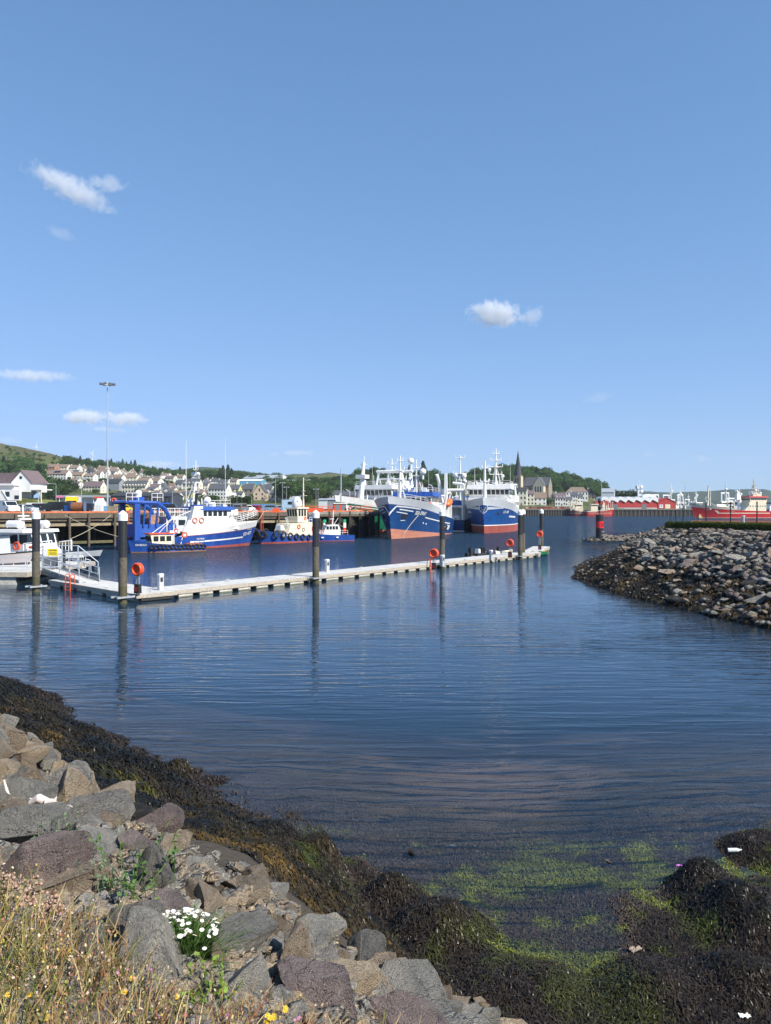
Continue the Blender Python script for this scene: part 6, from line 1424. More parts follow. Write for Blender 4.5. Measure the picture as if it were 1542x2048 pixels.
def gd(u, v):
    """distance at which the town hill shows at row v"""
    k = np.nonzero(gv_(np.full(500, u), _dd) <= v)[0]; return float(_dd[k[0]]) if len(k) else 1290.0
us = np.arange(-420, 2000, 9.0); ds = np.concatenate([np.linspace(300, 552, 14), [557, 559], np.linspace(566, 1300, 46), [1420, 1600, 1800]])
U_, D_ = np.meshgrid(us, ds); Zt = gz(U_, D_); V = np.stack([(U_-U0)/F*D_, D_, Zt], -1).reshape(-1, 3)
nx, ny = len(us), len(ds); i = (np.arange(ny-1)[:, None]*nx+np.arange(nx-1)[None, :]).ravel(); Fq = np.stack([i, i+1, i+1+nx, i+nx], 1)
fld = fbm(U_*.035, D_*.012, 4, 130).ravel()[:, None]; fine = fbm(U_*.2, D_*.06, 3, 131).ravel()[:, None]
c = np.array([.062, .085, .026])+(np.array([.13, .115, .05])-np.array([.062, .085, .026]))*sm(.42, .6, fld*.6+fine*.4); c = c+(np.array([.085, .115, .035])-c)*sm(.6, .66, fld)*.8
upr = (sm(1000, 1150, D_)*sm(180, 60, U_)).ravel()[:, None]; c = c+(np.array([.105, .095, .042])*(0.3+1.2*fine)-c)*upr*.75
tag(link_mesh('town_hill', np_mesh('town_hill', V, Fq, [attr_mat('hill_ground', .95, .1)], c, True)), kind='structure')
hillm = mat('far_heath', (.028, .045, .035), .95, c2=(.058, .075, .045), scale=.006, spec=.1)
def ridge(pts, d, nm='hill', th=900, hm_=None):
    us_ = np.arange(pts[0][0], pts[-1][0]+1, 8.0); vt = np.interp(us_, [p[0] for p in pts], [p[1] for p in pts]); vt = vt+(fbm(us_*.06, us_*0, 4, int(d))-.5)*3
    V = []
    for f, dd in ((0, d-th), (.55, d-th*.45), (.9, d-th*.12), (1, d), (.85, d+th*.3), (.2, d+th)):
        z = H-(vt-V0)/F*d; V.append(np.column_stack([(us_-U0)/F*dd, us_*0+dd, np.where(f < 1, z*f-(4 if f == 0 else 0)+(fbm(us_*.05, us_*0+dd, 3, 9)-.5)*z*.3*(0 < f), z)]))
    n = len(us_); V = np.concatenate(V); q = (np.arange(5)[:, None]*n+np.arange(n-1)[None, :]).ravel()
    tag(link_mesh(nm, np_mesh(nm, V, np.stack([q, q+1, q+1+n, q+n], 1), [hm_ or hillm], None, True)), kind='structure')
ridge([(120, 935), (160, 918), (200, 935), (300, 948), (360, 938), (400, 934), (450, 937), (500, 945), (620, 955), (760, 960)], 3300)
ridge([(520, 962), (600, 950), (640, 948), (655, 944), (675, 948), (720, 950), (800, 958), (900, 965)], 2000)
ridge([(1060, 1000), (1150, 990), (1230, 981), (1300, 983), (1350, 985), (1400, 983), (1450, 980), (1490, 977), (1515, 978), (1560, 984), (1650, 980), (1900, 975)], 3400, 'hill', 1200)
ridge([(1150, 1012), (1240, 1003), (1320, 998), (1400, 1003), (1500, 996), (1600, 1000), (1900, 995)], 2200, 'hill', 500)
# ---------------------------------------------------------------- houses
WALL = {'W': mat('white_render', (.72, .71, .67), .8, var=.05, scale=.4), 'C': mat('cream_render', (.70, .65, .53), .8, var=.06, scale=.4), 'Y': mat('yellow_render', (.62, .56, .2), .8, var=.06, scale=.4), 'P': mat('pale_yellow_render', (.70, .67, .52), .8, var=.06, scale=.4), 'G': mat('grey_render', (.26, .28, .30), .85, var=.08, scale=.4), 'S': mat('rubble_stone', (.26, .22, .17), .9, var=.25, scale=1.2), 'K': mat('brick_wall', (.36, .2, .14), .9, var=.15, scale=1), 'B': mat('blue_cladding', (.10, .33, .50), .5, var=.06, scale=.3), 'L': mat('light_cladding', (.62, .64, .66), .5, var=.04, scale=.3), 'D': mat('dark_cladding', (.05, .06, .075), .6, var=.1, scale=.3), 'N': mat('beige_render', (.60, .47, .34), .85, var=.06, scale=.4), 'O': mat('olive_render', (.38, .36, .14), .8)}
ROOF = {'b': mat('brown_tiles', (.21, .155, .12), .9, var=.2, scale=1.5), 's': mat('slate_roof', (.085, .09, .10), .7, var=.2, scale=1.5), 'p': mat('purple_slate', (.15, .11, .115), .8, var=.15, scale=1.5), 'd': mat('dark_roof', (.04, .042, .048), .7, var=.2, scale=1.5), 'g': mat('grey_sheet_roof', (.33, .36, .40), .5, var=.06, scale=.4), 'w': mat('white_sheet_roof', (.72, .73, .74), .6, var=.05, scale=.4)}
solar = mat('solar_panel', (.015, .02, .05), .15); doorm = mat('house_door', (.12, .05, .04), .5)
WIN = {}
def put_window(t, x, y, z, w_, h_, rz=0.0, name='window', mt=None):
    k = (name, mt)
    if k not in WIN:
        m = MB(); m.add([(-.5, 0, 0), (.5, 0, 0), (.5, 0, 1), (-.5, 0, 1)], [(0, 1, 2, 3)], mt or glass); o = m.build(name); WIN[k] = o.data; bpy.data.objects.remove(o)
    o = link_mesh(name, WIN[k], t, (x, y, z), rz); o.scale = (w_, 1, h_); return o
GH = 'houses of the town'
def house(u0, u1, ve, vr, vb, rot, wk, rk_, cols, floors, label, gable=False, d=None, dp=None, chim=1, dorm=0, hip=0.0, pv=False, cat='house', grp=GH, win=True, name='house', skirt=5.0):
    uc = (u0+u1)/2; d = d or gd(uc, vb); w_ = (u1-u0)/F*d/max(.6, math.cos(rad(rot))+.25*abs(math.sin(rad(rot)))); dp = dp or min(9.5, max(6.5, w_*.8))
    zb = H-(vb-V0)/F*d; he = H-(ve-V0)/F*d-zb; hr = H-(vr-V0)/F*d-zb
    t = T(name, label, cat, P(uc, vb, d)+Vector((0, dp*.5, 0)), rad(rot), grp); wm_, rm_ = WALL[wk], ROOF[rk_]; a, b = w_/2, dp/2
    m = MB()
    if gable: pr = [(-a, -b, -skirt), (a, -b, -skirt), (a, -b, he), (0, -b, hr), (-a, -b, he)]; m.ext(pr, (0, dp, 0), wm_)
    elif hip: m.bx(-a, a, -b, b, -skirt, he, wm_)
    else: pr = [(-a, -b, -skirt), (-a, b, -skirt), (-a, b, he), (-a, 0, hr), (-a, -b, he)]; m.ext(pr, (w_, 0, 0), wm_)
    m.build('wall', t); m = MB(); o_ = .35; th = .22; sl = (hr-he)/(a if gable else b)
    if gable:
        e = he-o_*sl; m.ext([(-a-o_, -b-.25, e+.02), (0, -b-.25, hr+.02), (a+o_, -b-.25, e+.02), (a+o_, -b-.25, e+th), (0, -b-.25, hr+th+.1), (-a-o_, -b-.25, e+th)], (0, dp+.5, 0), rm_)
    elif hip:
        q = a*(1-hip); m.add([(-a-o_, -b-o_, he), (a+o_, -b-o_, he), (a+o_, b+o_, he), (-a-o_, b+o_, he), (-q, 0, hr), (q, 0, hr)], [(0, 1, 5, 4), (1, 2, 5), (2, 3, 4, 5), (3, 0, 4), (0, 3, 2, 1)], rm_)
    else:
        e = he-o_*sl; m.ext([(-a-.2, -b-o_, e+.02), (-a-.2, 0, hr+.02), (-a-.2, b+o_, e+.02), (-a-.2, b+o_, e+th), (-a-.2, 0, hr+th+.1), (-a-.2, -b-o_, e+th)], (w_+.4, 0, 0), rm_)
    m.build('roof', t)
    for k in range(chim):
        x = (-a+.6) if k == 0 else (a-.6) if k == 1 else 0
        m = MB(); y0 = 0 if not gable else b*.6; xx = x if not gable else 0
        m.bx(xx-.55, xx+.55, y0-.4, y0+.4, hr-.8, hr+1.3, wm_); m.bx(xx-.3, xx+.3, y0-.12, y0+.12, hr+1.3, hr+1.6, ROOF['b']); m.build('chimney', t)
    if win:
        fh = he/floors if not gable else (he+.0)/floors
        for f in range(floors):
            for c_ in range(cols):
                x = -a+(c_+.5)*w_/cols; z = f*fh+fh*.32
                if f == 0 and c_ == cols//2 and cols > 2: put_window(t, x, -b-.03, .05, min(1.1, w_/cols*.5), min(2.1, fh*.75), 0, 'door', doorm)
                else: put_window(t, x, -b-.03, z, min(1.25, w_/cols*.5), fh*.48)
        if rot > 4 or rot < -4:
            sg = -1 if rot > 0 else 1
            for f in range(floors): put_window(t, sg*(a+.03), 0, f*fh+fh*.32, 1.1, fh*.48, PI/2)
        if gable: put_window(t, 0, -b-.03, he+(hr-he)*.12, min(1.1, w_*.2), (hr-he)*.36)
    for k in range(dorm):
        x = -a+(k+.5)*w_/dorm; z = he+.05; yy = -b+(.9)
        m = MB(); m.ext([(x-.7, yy-.9, z), (x+.7, yy-.9, z), (x+.7, yy-.9, z+1.3), (x, yy-.9, z+2.0), (x-.7, yy-.9, z+1.3)], (0, 2.0, 0), wm_); o = m.build('dormer', t); put_window(t, x, yy-.93, z+.3, .8, 1.0)
    if pv: 
        f0, f1 = .25, .75; yA, yB = -b*(1-f0), -b*(1-f1); zA, zB = he+(hr-he)*f0+th+.08, he+(hr-he)*f1+th+.1
        MB().add([(-a*.1, yA, zA), (a*.45, yA, zA), (a*.45, yB, zB), (-a*.1, yB, zB)], [(0, 1, 2, 3)], solar).build('solar_panel', t)
    return t
HS = [(74, 113, 934, 928, 943, -10, 'K', 'b', 6, 2, 'long brick terrace highest on the hill, at the edge of the dark wood', {}), (110, 137, 934, 928.5, 943, -10, 'C', 'b', 4, 2, 'cream terrace right of the brick one on the hill top', {}), (137, 158, 936, 930, 945, -14, 'W', 'b', 3, 2, 'white house with red brown roof near the hill top', {'chim': 2}), (156, 172, 937, 931, 944, -8, 'C', 'b', 2, 1, 'small cream gabled house at the end of the hill top row', {'gable': True}),
      (80, 139, 948, 940, 959, -14, 'W', 'b', 9, 2, 'white terrace with a dark solar panel on its brown roof', {'pv': True}), (137, 168, 950, 943.5, 958, -12, 'C', 'b', 5, 2, 'cream terrace with long brown roof below the white house', {}), (172, 184, 943, 935, 955, -20, 'G', 'd', 2, 2, 'dark grey gabled house in the hillside row', {'gable': True}), (183, 216, 945, 938, 955, -12, 'W', 'b', 5, 2, 'white terrace with dark garden wall behind the light mast', {}), (208, 238, 944, 938, 951, -10, 'C', 'b', 4, 1, 'low cream house right of the light mast, high row', {}),
      (165, 206, 973, 963, 985, -12, 'C', 'p', 6, 2, 'cream terrace with purple slate roof left of the light mast', {'chim': 2}), (129, 139, 968, 961, 984, -15, 'G', 's', 1, 3, 'narrow grey house beside the ivy', {}), (208, 243, 966, 958, 981, -14, 'G', 'd', 3, 1, 'dark grey hall right of the light mast', {'win': False, 'chim': 0}), (243, 296, 973, 962, 986, -12, 'C', 's', 8, 2, 'cream terrace with a row of small dormers', {'dorm': 8}), (236, 252, 944, 938, 949, -6, 'W', 'b', 2, 1, 'white gabled bungalow with brown roof, left of a pair', {'gable': True}), (256, 270, 945, 938.5, 950, -6, 'C', 'b', 2, 1, 'cream gabled bungalow, right of a pair', {'gable': True}),
      (215, 246, 955, 949, 962, -10, 'W', 'b', 5, 2, 'white terrace in the middle of the hillside', {}), (246, 276, 955, 949.5, 964, -10, 'P', 'b', 4, 2, 'pale yellow terrace in the middle of the hillside', {}), (274, 300, 961, 955, 974, -14, 'C', 'b', 3, 2, 'cream house with wide brown roof above the dormer terrace', {}), (299, 322, 963, 956, 972, -25, 'W', 'b', 3, 2, 'white gable ended house with brown roof by the bushes', {}), (297, 319, 976, 968, 987, -12, 'W', 'p', 3, 2, 'white house behind the blue gantry lamp', {}), (318, 334, 976, 966, 987, -15, 'G', 's', 2, 2, 'light grey house with twin gables', {'gable': True}), (333, 352, 977, 966, 987, -12, 'S', 'b', 2, 2, 'brown stone house with hipped roof', {'hip': .4}),
      (365, 401, 968, 958, 984, -12, 'C', 's', 5, 2, 'cream hotel with four white dormers', {'dorm': 4}), (350, 367, 967, 960, 980, -16, 'W', 's', 2, 2, 'white house left of the dormer hotel', {}), (362, 385, 989, 983, 998, -10, 'O', 's', 3, 1, 'olive green building behind the trawler bridge', {}), (403, 420, 965, 958, 972, -20, 'W', 'p', 2, 1, 'white gable behind the tall whip aerial', {'gable': True}), (417, 457, 978, 967, 999, -12, 'W', 's', 6, 3, 'large white three storey house with slate roof', {'chim': 2}), (456, 480, 978, 970, 991, -10, 'Y', 's', 3, 2, 'yellow house joined to the large white one', {}), (479, 491, 978, 972, 988, -10, 'W', 's', 2, 2, 'small white house between yellow and gabled houses', {}),
      (488, 508, 978, 968, 996, -10, 'S', 's', 2, 2, 'dark stone house left of the beige gable', {}), (507, 533, 985, 968, 1001, -8, 'N', 's', 2, 2, 'beige gable fronted house with a central chimney', {'gable': True}), (528, 546, 977, 968, 993, -10, 'W', 's', 2, 2, 'white house with slate roof behind the beige gable', {}), (541, 570, 988, 979, 1001, -8, 'W', 's', 3, 1, 'white cottage with grey slate roof by the leafy trees', {'chim': 2}), (455, 470, 991, 986, 999, -10, 'W', 'w', 2, 1, 'small white porch building by the bushes', {'chim': 0}), (579, 601, 999, 993, 1006, -8, 'S', 'g', 2, 1, 'low grey stone cottage under the leafy trees', {}),
      (611, 654, 989.5, 981, 997, -10, 'S', 'p', 6, 1, 'long stone house with purple roof behind the orange fence', {'chim': 3}), (655, 682, 989.5, 981, 998, -14, 'W', 's', 4, 1, 'white house with slate roof and white gable left of the green bow', {'chim': 1}), (684, 718, 991, 983, 999, -10, 'S', 's', 4, 1, 'brown stone row behind the green bow', {}), (841, 860, 966, 957, 974, -10, 'G', 's', 3, 2, 'grey house among trees between the trawler masts', {}), (855, 873, 960, 953, 967, -12, 'W', 'b', 3, 1, 'white bungalow with brown roof by the radar dome', {}),
      (826, 846, 972, 965, 983, -10, 'W', 'p', 4, 2, 'white house with purple roof behind the navy trawler', {}), (928, 956, 963, 954, 972, -12, 'C', 's', 4, 1, 'long cream house with slate roof above the white crane', {}), (935, 962, 974, 967, 983, -14, 'W', 's', 3, 1, 'white bungalow left of the blue trawler mast', {}), (921, 937, 981, 974, 988, -8, 'C', 'b', 2, 1, 'cream gabled house by the white crane', {'gable': True}), (998, 1016, 949, 939, 962, -12, 'G', 's', 3, 1, 'grey house with dormers up on the wooded hill', {'dorm': 2}), (1004, 1026, 983, 975, 996, -12, 'P', 's', 3, 2, 'pale yellow house behind the white wheelhouse', {}),
      (1034, 1056, 982, 975, 1011, -16, 'P', 'd', 3, 3, 'tall yellow three storey house on the far waterfront', {}), (1055, 1070, 988, 981, 1011, -12, 'P', 'p', 2, 3, 'narrow pale yellow house on the far waterfront', {}), (1069, 1095, 996, 985, 1011, -12, 'W', 'b', 3, 2, 'white waterfront house with dark brown roof', {}), (1100, 1114, 999, 987, 1010, -18, 'S', 's', 2, 2, 'grey stone gable on the far waterfront', {'gable': True}), (1112, 1133, 996, 986, 1012, -12, 'W', 'p', 4, 2, 'white waterfront hotel with three dormers', {'dorm': 3}), (1131, 1146, 999, 994, 1012, -12, 'W', 's', 2, 2, 'low white house right of the dormer hotel', {}), (1143, 1157, 991, 984, 1012, -14, 'W', 's', 3, 3, 'tall white three storey house by the red boats', {}), (1156, 1167, 994, 988, 1012, -12, 'W', 's', 2, 3, 'white house at the end of the far waterfront', {}),
      (1134, 1178, 984, 974, 1001, -12, 'W', 'b', 7, 2, 'big building with hipped grey roof and many windows below the wood', {'hip': .45, 'chim': 0}), (1176, 1190, 986, 977, 998, -12, 'N', 's', 2, 2, 'beige wing beside the big hipped building', {}), (1189, 1206, 986, 979, 997, -12, 'S', 's', 3, 2, 'stone house with chimneys behind the red boat derricks', {'chim': 2}), (1094, 1112, 990, 984, 1000, -12, 'G', 's', 2, 2, 'grey house below the wood left of the hotel', {}), (345, 362, 994, 988, 1000, -10, 'W', 'w', 2, 1, 'small white flat building behind the black car', {'chim': 0}), (395, 410, 985, 979, 994, -10, 'N', 'p', 2, 2, 'small pink beige house left of the large white house', {})]
for a in HS: house(*a[:11], **a[11])
# houses packed up the left hillside, smaller ones one sees only as roofs
rr = random.Random(4)
for u, v in [(150, 951), (196, 953), (262, 957), (288, 950), (228, 968), (312, 949), (330, 957), (278, 981), (204, 943), (226, 945), (340, 962), (378, 955), (392, 955), (310, 963), (178, 958), (150, 966), (152, 974), (222, 953), (303, 985), (312, 992), (344, 986), (356, 992), (378, 992), (388, 970), (398, 993), (408, 976), (412, 992), (322, 950), (345, 953), (360, 960), (430, 968), (446, 970), (468, 968), (476, 994), (500, 978), (552, 992), (566, 994), (336, 995), (290, 991), (600, 992)]:
    wv = rr.uniform(15, 24); house(u-wv/2, u+wv/2, v-6, v-11, v+3, rr.uniform(-18, -6), rr.choice('WCWP'), rr.choice('bbps'), 3, 2, f'{rr.choice(["small", "plain", "modest"])} hillside house showing little but its roof among neighbours', win=True, grp='small hillside houses')
# sheds and factories
house(415, 527, 962, 958.5, 969, -6, 'B', 'w', 10, 1, 'long bright blue factory with a white roof edge', dp=20, chim=0, cat='factory', name='factory', grp=None, win=False)
t = house(488, 568, 957, 949, 968, -14, 'L', 'g', 4, 1, 'big pale factory shed with grey pitched roof', dp=40, chim=0, cat='factory', name='factory', grp=None, win=False)
house(545, 623, 966, 959, 978, -20, 'B', 'g', 4, 1, 'blue gabled factory shed half hidden by leafy trees', dp=26, chim=0, cat='factory', name='factory', grp=None, win=False)
house(318, 332, 957, 952, 960, -8, 'B', 'w', 2, 1, 'small turquoise shed in the trees', chim=0, cat='shed', name='shed', grp=None, win=False)
house(302, 312, 953, 950, 957, -8, 'B', 'w', 2, 1, 'tiny turquoise roofed shed left of the other', chim=0, cat='shed', name='shed', grp=None, win=False)
house(638, 656, 1000, 998, 1017, -4, 'L', 'g', 2, 1, 'pale blue grey tank shed left of the green bow', d=330, chim=0, cat='shed', name='shed', grp=None, win=False)
house(657, 680, 1000, 998, 1017, -4, 'G', 'g', 2, 1, 'darker blue grey shed just behind the red kiosk', d=330, chim=0, cat='shed', name='shed', grp=None, win=False)
house(1207, 1232, 984, 977, 993, -20, 'L', 'g', 2, 1, 'pale blue gabled shed right of the far light mast', d=700, chim=0, cat='shed', name='shed', grp=None, win=False)
# low glass hall with a curved grey roof, dark market sheds
t = T('bus_hall', 'long low glass fronted hall with a grey flat roof behind the quay cars', 'hall', P(200, 1019, 300), rad(-4)); t.location.z = ZQ
m = MB(); m.bx(-16, 15, 0, 12, 0, 4.6, mat('hall_wall', (.42, .48, .52), .4, var=.06)); m.build('wall', t); MB().bx(-17, 16.5, -1.8, 13, 5.0, 5.9, ROOF['g']).build('roof', t)
for i in range(14): put_window(t, -14.6+i*2.15, -.03, .6, 1.8, 3.6, 0, 'window', mat('hall_glass', (.36, .44, .48), .35))
for x in (-16, -9, -2, 5, 12): MB().cyl((x, -1.5, 0), (x, -1.5, 5), .12, white, n=6).build('post', t)
MB().bx(-17.1, -14.5, -1.9, -1.82, 4.9, 5.7, mat('pink_sign', (.75, .2, .35), .5)).build('sign', t); MB().bx(-1.5, 2.5, -1.95, -1.82, 4.6, 5.3, orange).build('sign', t)
for u0, u1, ve, vr, lab, k in [(222, 300, 992, 985, 'long black market shed behind the blue gantry', 'D'), (298, 345, 993, 986, 'dark shed with a blue band right of the blue gantry', 'D')]:
    t = house(u0, u1, ve, vr, 1018, -3, k, 'd', 6, 1, lab, d=290, dp=14, chim=0, cat='shed', name='market_shed', grp=None)
    if u0 > 290: MB().bx(-4.4, 4.4, -7.3, -7.08, 1.6, 2.4, mat('signal_blue', (.02, .12, .6), .5)).build('sign', t)
# the modern white building at the left edge
t = T('white_building', 'modern white building with diagonal struts and gabled wing at the left edge', 'building', P(20, 1019, 240), rad(-8)); t.location.z = ZQ
m = MB(); m.bx(-18, 1.5, 0, 14, 0, 8.0, WALL['W']); m.bx(-18, 4.0, -1.0, 0, 3.2, 6.6, white); m.build('wall', t); MB().bx(-18.5, 2.0, -1.2, 14, 8.005, 8.6, ROOF['w']).build('roof', t)
m = MB()
for x in (-11, -6.5, -2): m.cyl((x, -1.2, 6.6), (x+2.2, -1.2, 3.3), .12, white, n=5); m.cyl((x, -1.2, 6.6), (x-2.2, -1.2, 3.3), .12, white, n=5)
m.build('strut', t); MB().ext([(-18, 3, 8.6), (4.2, 3, 8.6), (3.2, 3, 12.2), (-18, 3, 12.2)], (0, 6, 0), ROOF['p']).build('wing_roof', t)
m = MB(); m.ext([(-1.0, 2.0, 6), (5.8, 2.0, 6), (5.8, 2.0, 9.0), (2.4, 2.0, 12.6), (-1.0, 2.0, 9.0)], (0, 9, 0), white); m.build('gable_wing', t); m = MB(); m.ext([(-1.5, 1.8, 8.7), (2.4, 1.8, 12.8), (6.3, 1.8, 8.7), (6.3, 1.8, 9.0), (2.4, 1.8, 13.15), (-1.5, 1.8, 9.0)], (0, 9.5, 0), ROOF['p']); m.build('gable_roof', t)
m = MB(); m.cyl((2.4, 1.99, 10.6), (2.4, 1.93, 10.6), .5, glass, n=12); m.build('round_window', t)
m = MB(); m.bx(6, 9.6, 2, 8, 6.6, 6.9, white); m.cyl((9.4, 2.2, 2), (9.4, 2.2, 6.6), .12, white, n=6); m.build('balcony_roof', t); put_window(t, 7.0, 1.9, 4.0, 1.6, 2.4); put_window(t, -.2, -1.03, 4.4, 1.5, 1.6); put_window(t, .5, -.03, .1, 1.2, 2.6, 0, 'door', mat('ochre_door', (.5, .33, .06), .5)); put_window(t, 3.0, -1.03, 3.6, 1.6, 1.2)
m = MB(); m.ext([(2, 1, -.5), (14, 1, -.5), (8, 1, 3.4), (2, 1, 4.0)], (0, 10, 0), mat('bank_grass', (.14, .16, .04), .95, var=.3, scale=.6)); tag(m.build('grass_bank', None, t.location, rad(-8)), kind='structure')
t = T('stone_wall', 'long low stone wall with a white sign behind the parked cars', 'wall', on_q(90, 215), rad(-3)); MB().bx(-7, 9, 0, .5, 0, 2.3, mat('garden_stone', (.28, .23, .16), .95, var=.3, scale=1.5)).build('stone', t); s_ = MB().bx(-5.5, -.5, -.1, -.02, .6, 2.3, white).build('sign', t)
# ---------------------------------------------------------------- church
d = 700.0; t = T('church', 'stone church with a tall dark spire and pale gable below the wooded hill', 'church', P(1036, 992, d), rad(-28)); st = WALL['S']; ps = mat('pale_church_stone', (.56, .48, .36), .9, var=.12, scale=.8)
k = d/F; zt = (992-951)*k; zs = (992-901)*k
m = MB(); m.bx(-3.6, 3.6, -3.6, 3.6, -8, zt, st, top=.94); m.build('tower', t); MB().bx(3.45, 3.95, -3.3, 3.3, -8, zt-1, ps, top=.96).build('tower_lit_side', t)  # pale slab puts the sunlight on the tower's right side into its colour
m = MB(); m.cyl((0, 0, zt), (0, 0, zs), 3.9, ROOF['d'], .06, 8); o = m.build('spire', t); MB().cyl((0, 0, zs), (0, 0, zs+1.6), .08, st, n=4).build('cross', t)
for x in (-1.1, 1.1): put_window(t, x, -3.56, zt-6.5, .9, 4.0)
m = MB(); m.ext([(3.9, 4, -8), (3.9, 16, -8), (3.9, 16, 9.5), (3.9, 10, 17), (3.9, 4, 9.5)], (24, 0, 0), st); m.build('nave', t); m = MB(); m.ext([(3.8, 3.4, 9.0), (3.8, 10, 17.2), (3.8, 16.6, 9.0), (3.8, 16.6, 9.5), (3.8, 10, 17.7), (3.8, 3.4, 9.5)], (24.4, 0, 0), ROOF['s']); m.build('nave_roof', t)
m = MB(); m.ext([(15, -3, -8), (25, -3, -8), (25, -3, 9.5), (20, -3, 16.5), (15, -3, 9.5)], (0, 12, 0), ps); m.build('transept', t); m = MB(); m.ext([(14.5, -2.8, 9.2), (20, -2.8, 16.8), (25.5, -2.8, 9.2), (25.5, -2.8, 9.7), (20, -2.8, 17.3), (14.5, -2.8, 9.7)], (0, 12, 0), ROOF['s']); m.build('transept_roof', t)
for x in (17.6, 20, 22.4): put_window(t, x, -3.04, 2.0, 1.1, 6.5)
for x in (6.5, 10.5): put_window(t, x, 3.96, 3.0, 1.2, 4.5)
MB().cyl((20, -3, 17), (20, -3, 18.8), .12, ps, n=4).build('finial', t)
# ---------------------------------------------------------------- trees
LM = [leaf_mat('leaf_mid', (.035, .068, .016), (.085, .13, .03), .35), leaf_mat('leaf_dark', (.023, .048, .015), (.055, .09, .024), .35), leaf_mat('leaf_conifer', (.017, .038, .02), (.04, .066, .03), .4), leaf_mat('leaf_light', (.05, .085, .015), (.10, .14, .03), .35)]
bark = mat('bark', (.09, .07, .05), .9)
def crown_np(seed, n=1500, conifer=False, leaf=.5):
    r = np.random.default_rng(seed)
    if conifer:
        h = r.uniform(0, 1, n)**1.3; a = r.uniform(0, 2*PI, n); ph = (h*9) % 1; rad_ = (1-h)*.34*(.55+.45*ph)*r.uniform(.5, 1, n)**.4+.02
        Pn = np.column_stack([rad_*np.cos(a), rad_*np.sin(a), .1+h*.9-ph*.02])
    else:
        L_ = 15; c = r.normal(size=(L_, 3)); c /= np.linalg.norm(c, axis=1)[:, None]; c *= r.uniform(.15, .34, L_)[:, None]*np.array([1, 1, .8]); c[:, 2] += .60; rr_ = r.uniform(.12, .25, L_)
        k = r.integers(0, L_, n); dv = r.normal(size=(n, 3)); dv /= np.linalg.norm(dv, axis=1)[:, None]; dv[:, 2] = np.abs(dv[:, 2])*np.where(r.random(n) < .75, 1, -1)
        Pn = c[k]+dv*(rr_[k]*r.uniform(.6, 1.08, n))[:, None]; Pn = Pn[Pn[:, 2] > .16]; n = len(Pn)
    nn = r.normal(size=(n, 3)); nn[:, 2] += .6; nn /= np.linalg.norm(nn, axis=1)[:, None]; t1 = np.cross(nn, r.normal(size=(n, 3))); t1 /= np.linalg.norm(t1, axis=1)[:, None]; t2 = np.cross(nn, t1)
    s_ = (leaf*.075*r.uniform(.5, 1.3, n))[:, None]
    V = np.stack([Pn-t1*s_, Pn-t2*s_*.7, Pn+t1*s_, Pn+t2*s_*.7], 1).reshape(-1, 3); return V, np.arange(n*4).reshape(-1, 4)
CR = [crown_np(500+i) for i in range(5)]; CC = [crown_np(600+i, 1100, True, .42) for i in range(2)]
CM = {}
def crown_mesh(i, con, li):
    k = (i, con, li)
    if k not in CM: V, q = (CC if con else CR)[i]; CM[k] = np_mesh('crown', V, q, [LM[li]])
    return CM[k]
m = MB(); m.cyl((0, 0, -.15), (0, 0, .35), .022, bark, .014, 7); m.cyl((0, 0, .3), (.12, .04, .6), .012, bark, .005, 5); m.cyl((0, 0, .28), (-.12, .05, .6), .012, bark, .005, 5); m.cyl((0, 0, .33), (.02, -.1, .7), .01, bark, .004, 5); o = m.build('trunk'); TRUNK = o.data; bpy.data.objects.remove(o)
STUFF = []; NTREE = [0]
def tree(u, v, h_, con, li, label, grp, d=None, wide=1.0):
    d = d or gd(u, v); z = float(gz(np.array([u]), np.array([d]))[0])
    if z < 1: z = 4.8
    x = (u-U0)/F*d; i = R.randrange(2 if con else 5)
    if NTREE[0] % 4 == 3 and NTREE[0] > 20 and label: STUFF.append(((x, d, z-.4), h_, R.uniform(0, 6.28), i, con, wide)); NTREE[0] += 1; return
    NTREE[0] += 1
    t = T('conifer_tree' if con else 'leafy_tree', label, 'tree', (x, d, z-.4), R.uniform(0, 6.28), grp); t.scale = (h_*wide, h_*wide, h_)
    link_mesh('crown', crown_mesh(i, con, li), t); link_mesh('trunk', TRUNK, t)
def wood(n, u0, u1, vt, vb, h0, h1, pc, lis, lab, grp, wide=1.1):
    for _ in range(n):
        u = R.uniform(u0, u1); f = R.random(); a = np.interp(u, [p[0] for p in vt], [p[1] for p in vt]); b = np.interp(u, [p[0] for p in vb], [p[1] for p in vb]); con = R.random() < pc
        tree(u, a+(b-a)*f, R.uniform(h0, h1)*(1.15 if con else 1), con, 2 if con else R.choice(lis), lab[0] if con else lab[1], grp, None, wide)
wood(48, -30, 82, [(0, 935), (82, 945)], [(0, 1000), (60, 998), (82, 985)], 11, 17, .3, [1, 1, 0], ('dark conifer in the wood above the white building', 'dark leafy tree in the wood above the white building'), 'wood at the left edge')
wood(9, 84, 128, [(84, 990), (128, 992)], [(84, 1006), (128, 1005)], 12, 17, 0, [0, 1], ('', 'big bushy tree between the white building and the glass hall'), 'bushy trees by the glass hall', 1.25)
wood(26, 122, 285, [(122, 930), (285, 940)], [(122, 938), (285, 946)], 9, 15, .25, [1, 0], ('dark conifer on the ridge above the terraces', 'leafy tree on the ridge above the terraces'), 'trees on the ridge above the terraces')
wood(44, 290, 560, [(290, 950), (560, 962)], [(290, 956), (430, 962), (560, 968)], 10, 15, .15, [0, 1, 1], ('conifer in the belt behind the blue factory', 'leafy tree in the belt behind the blue factory'), 'tree belt behind the blue factory')
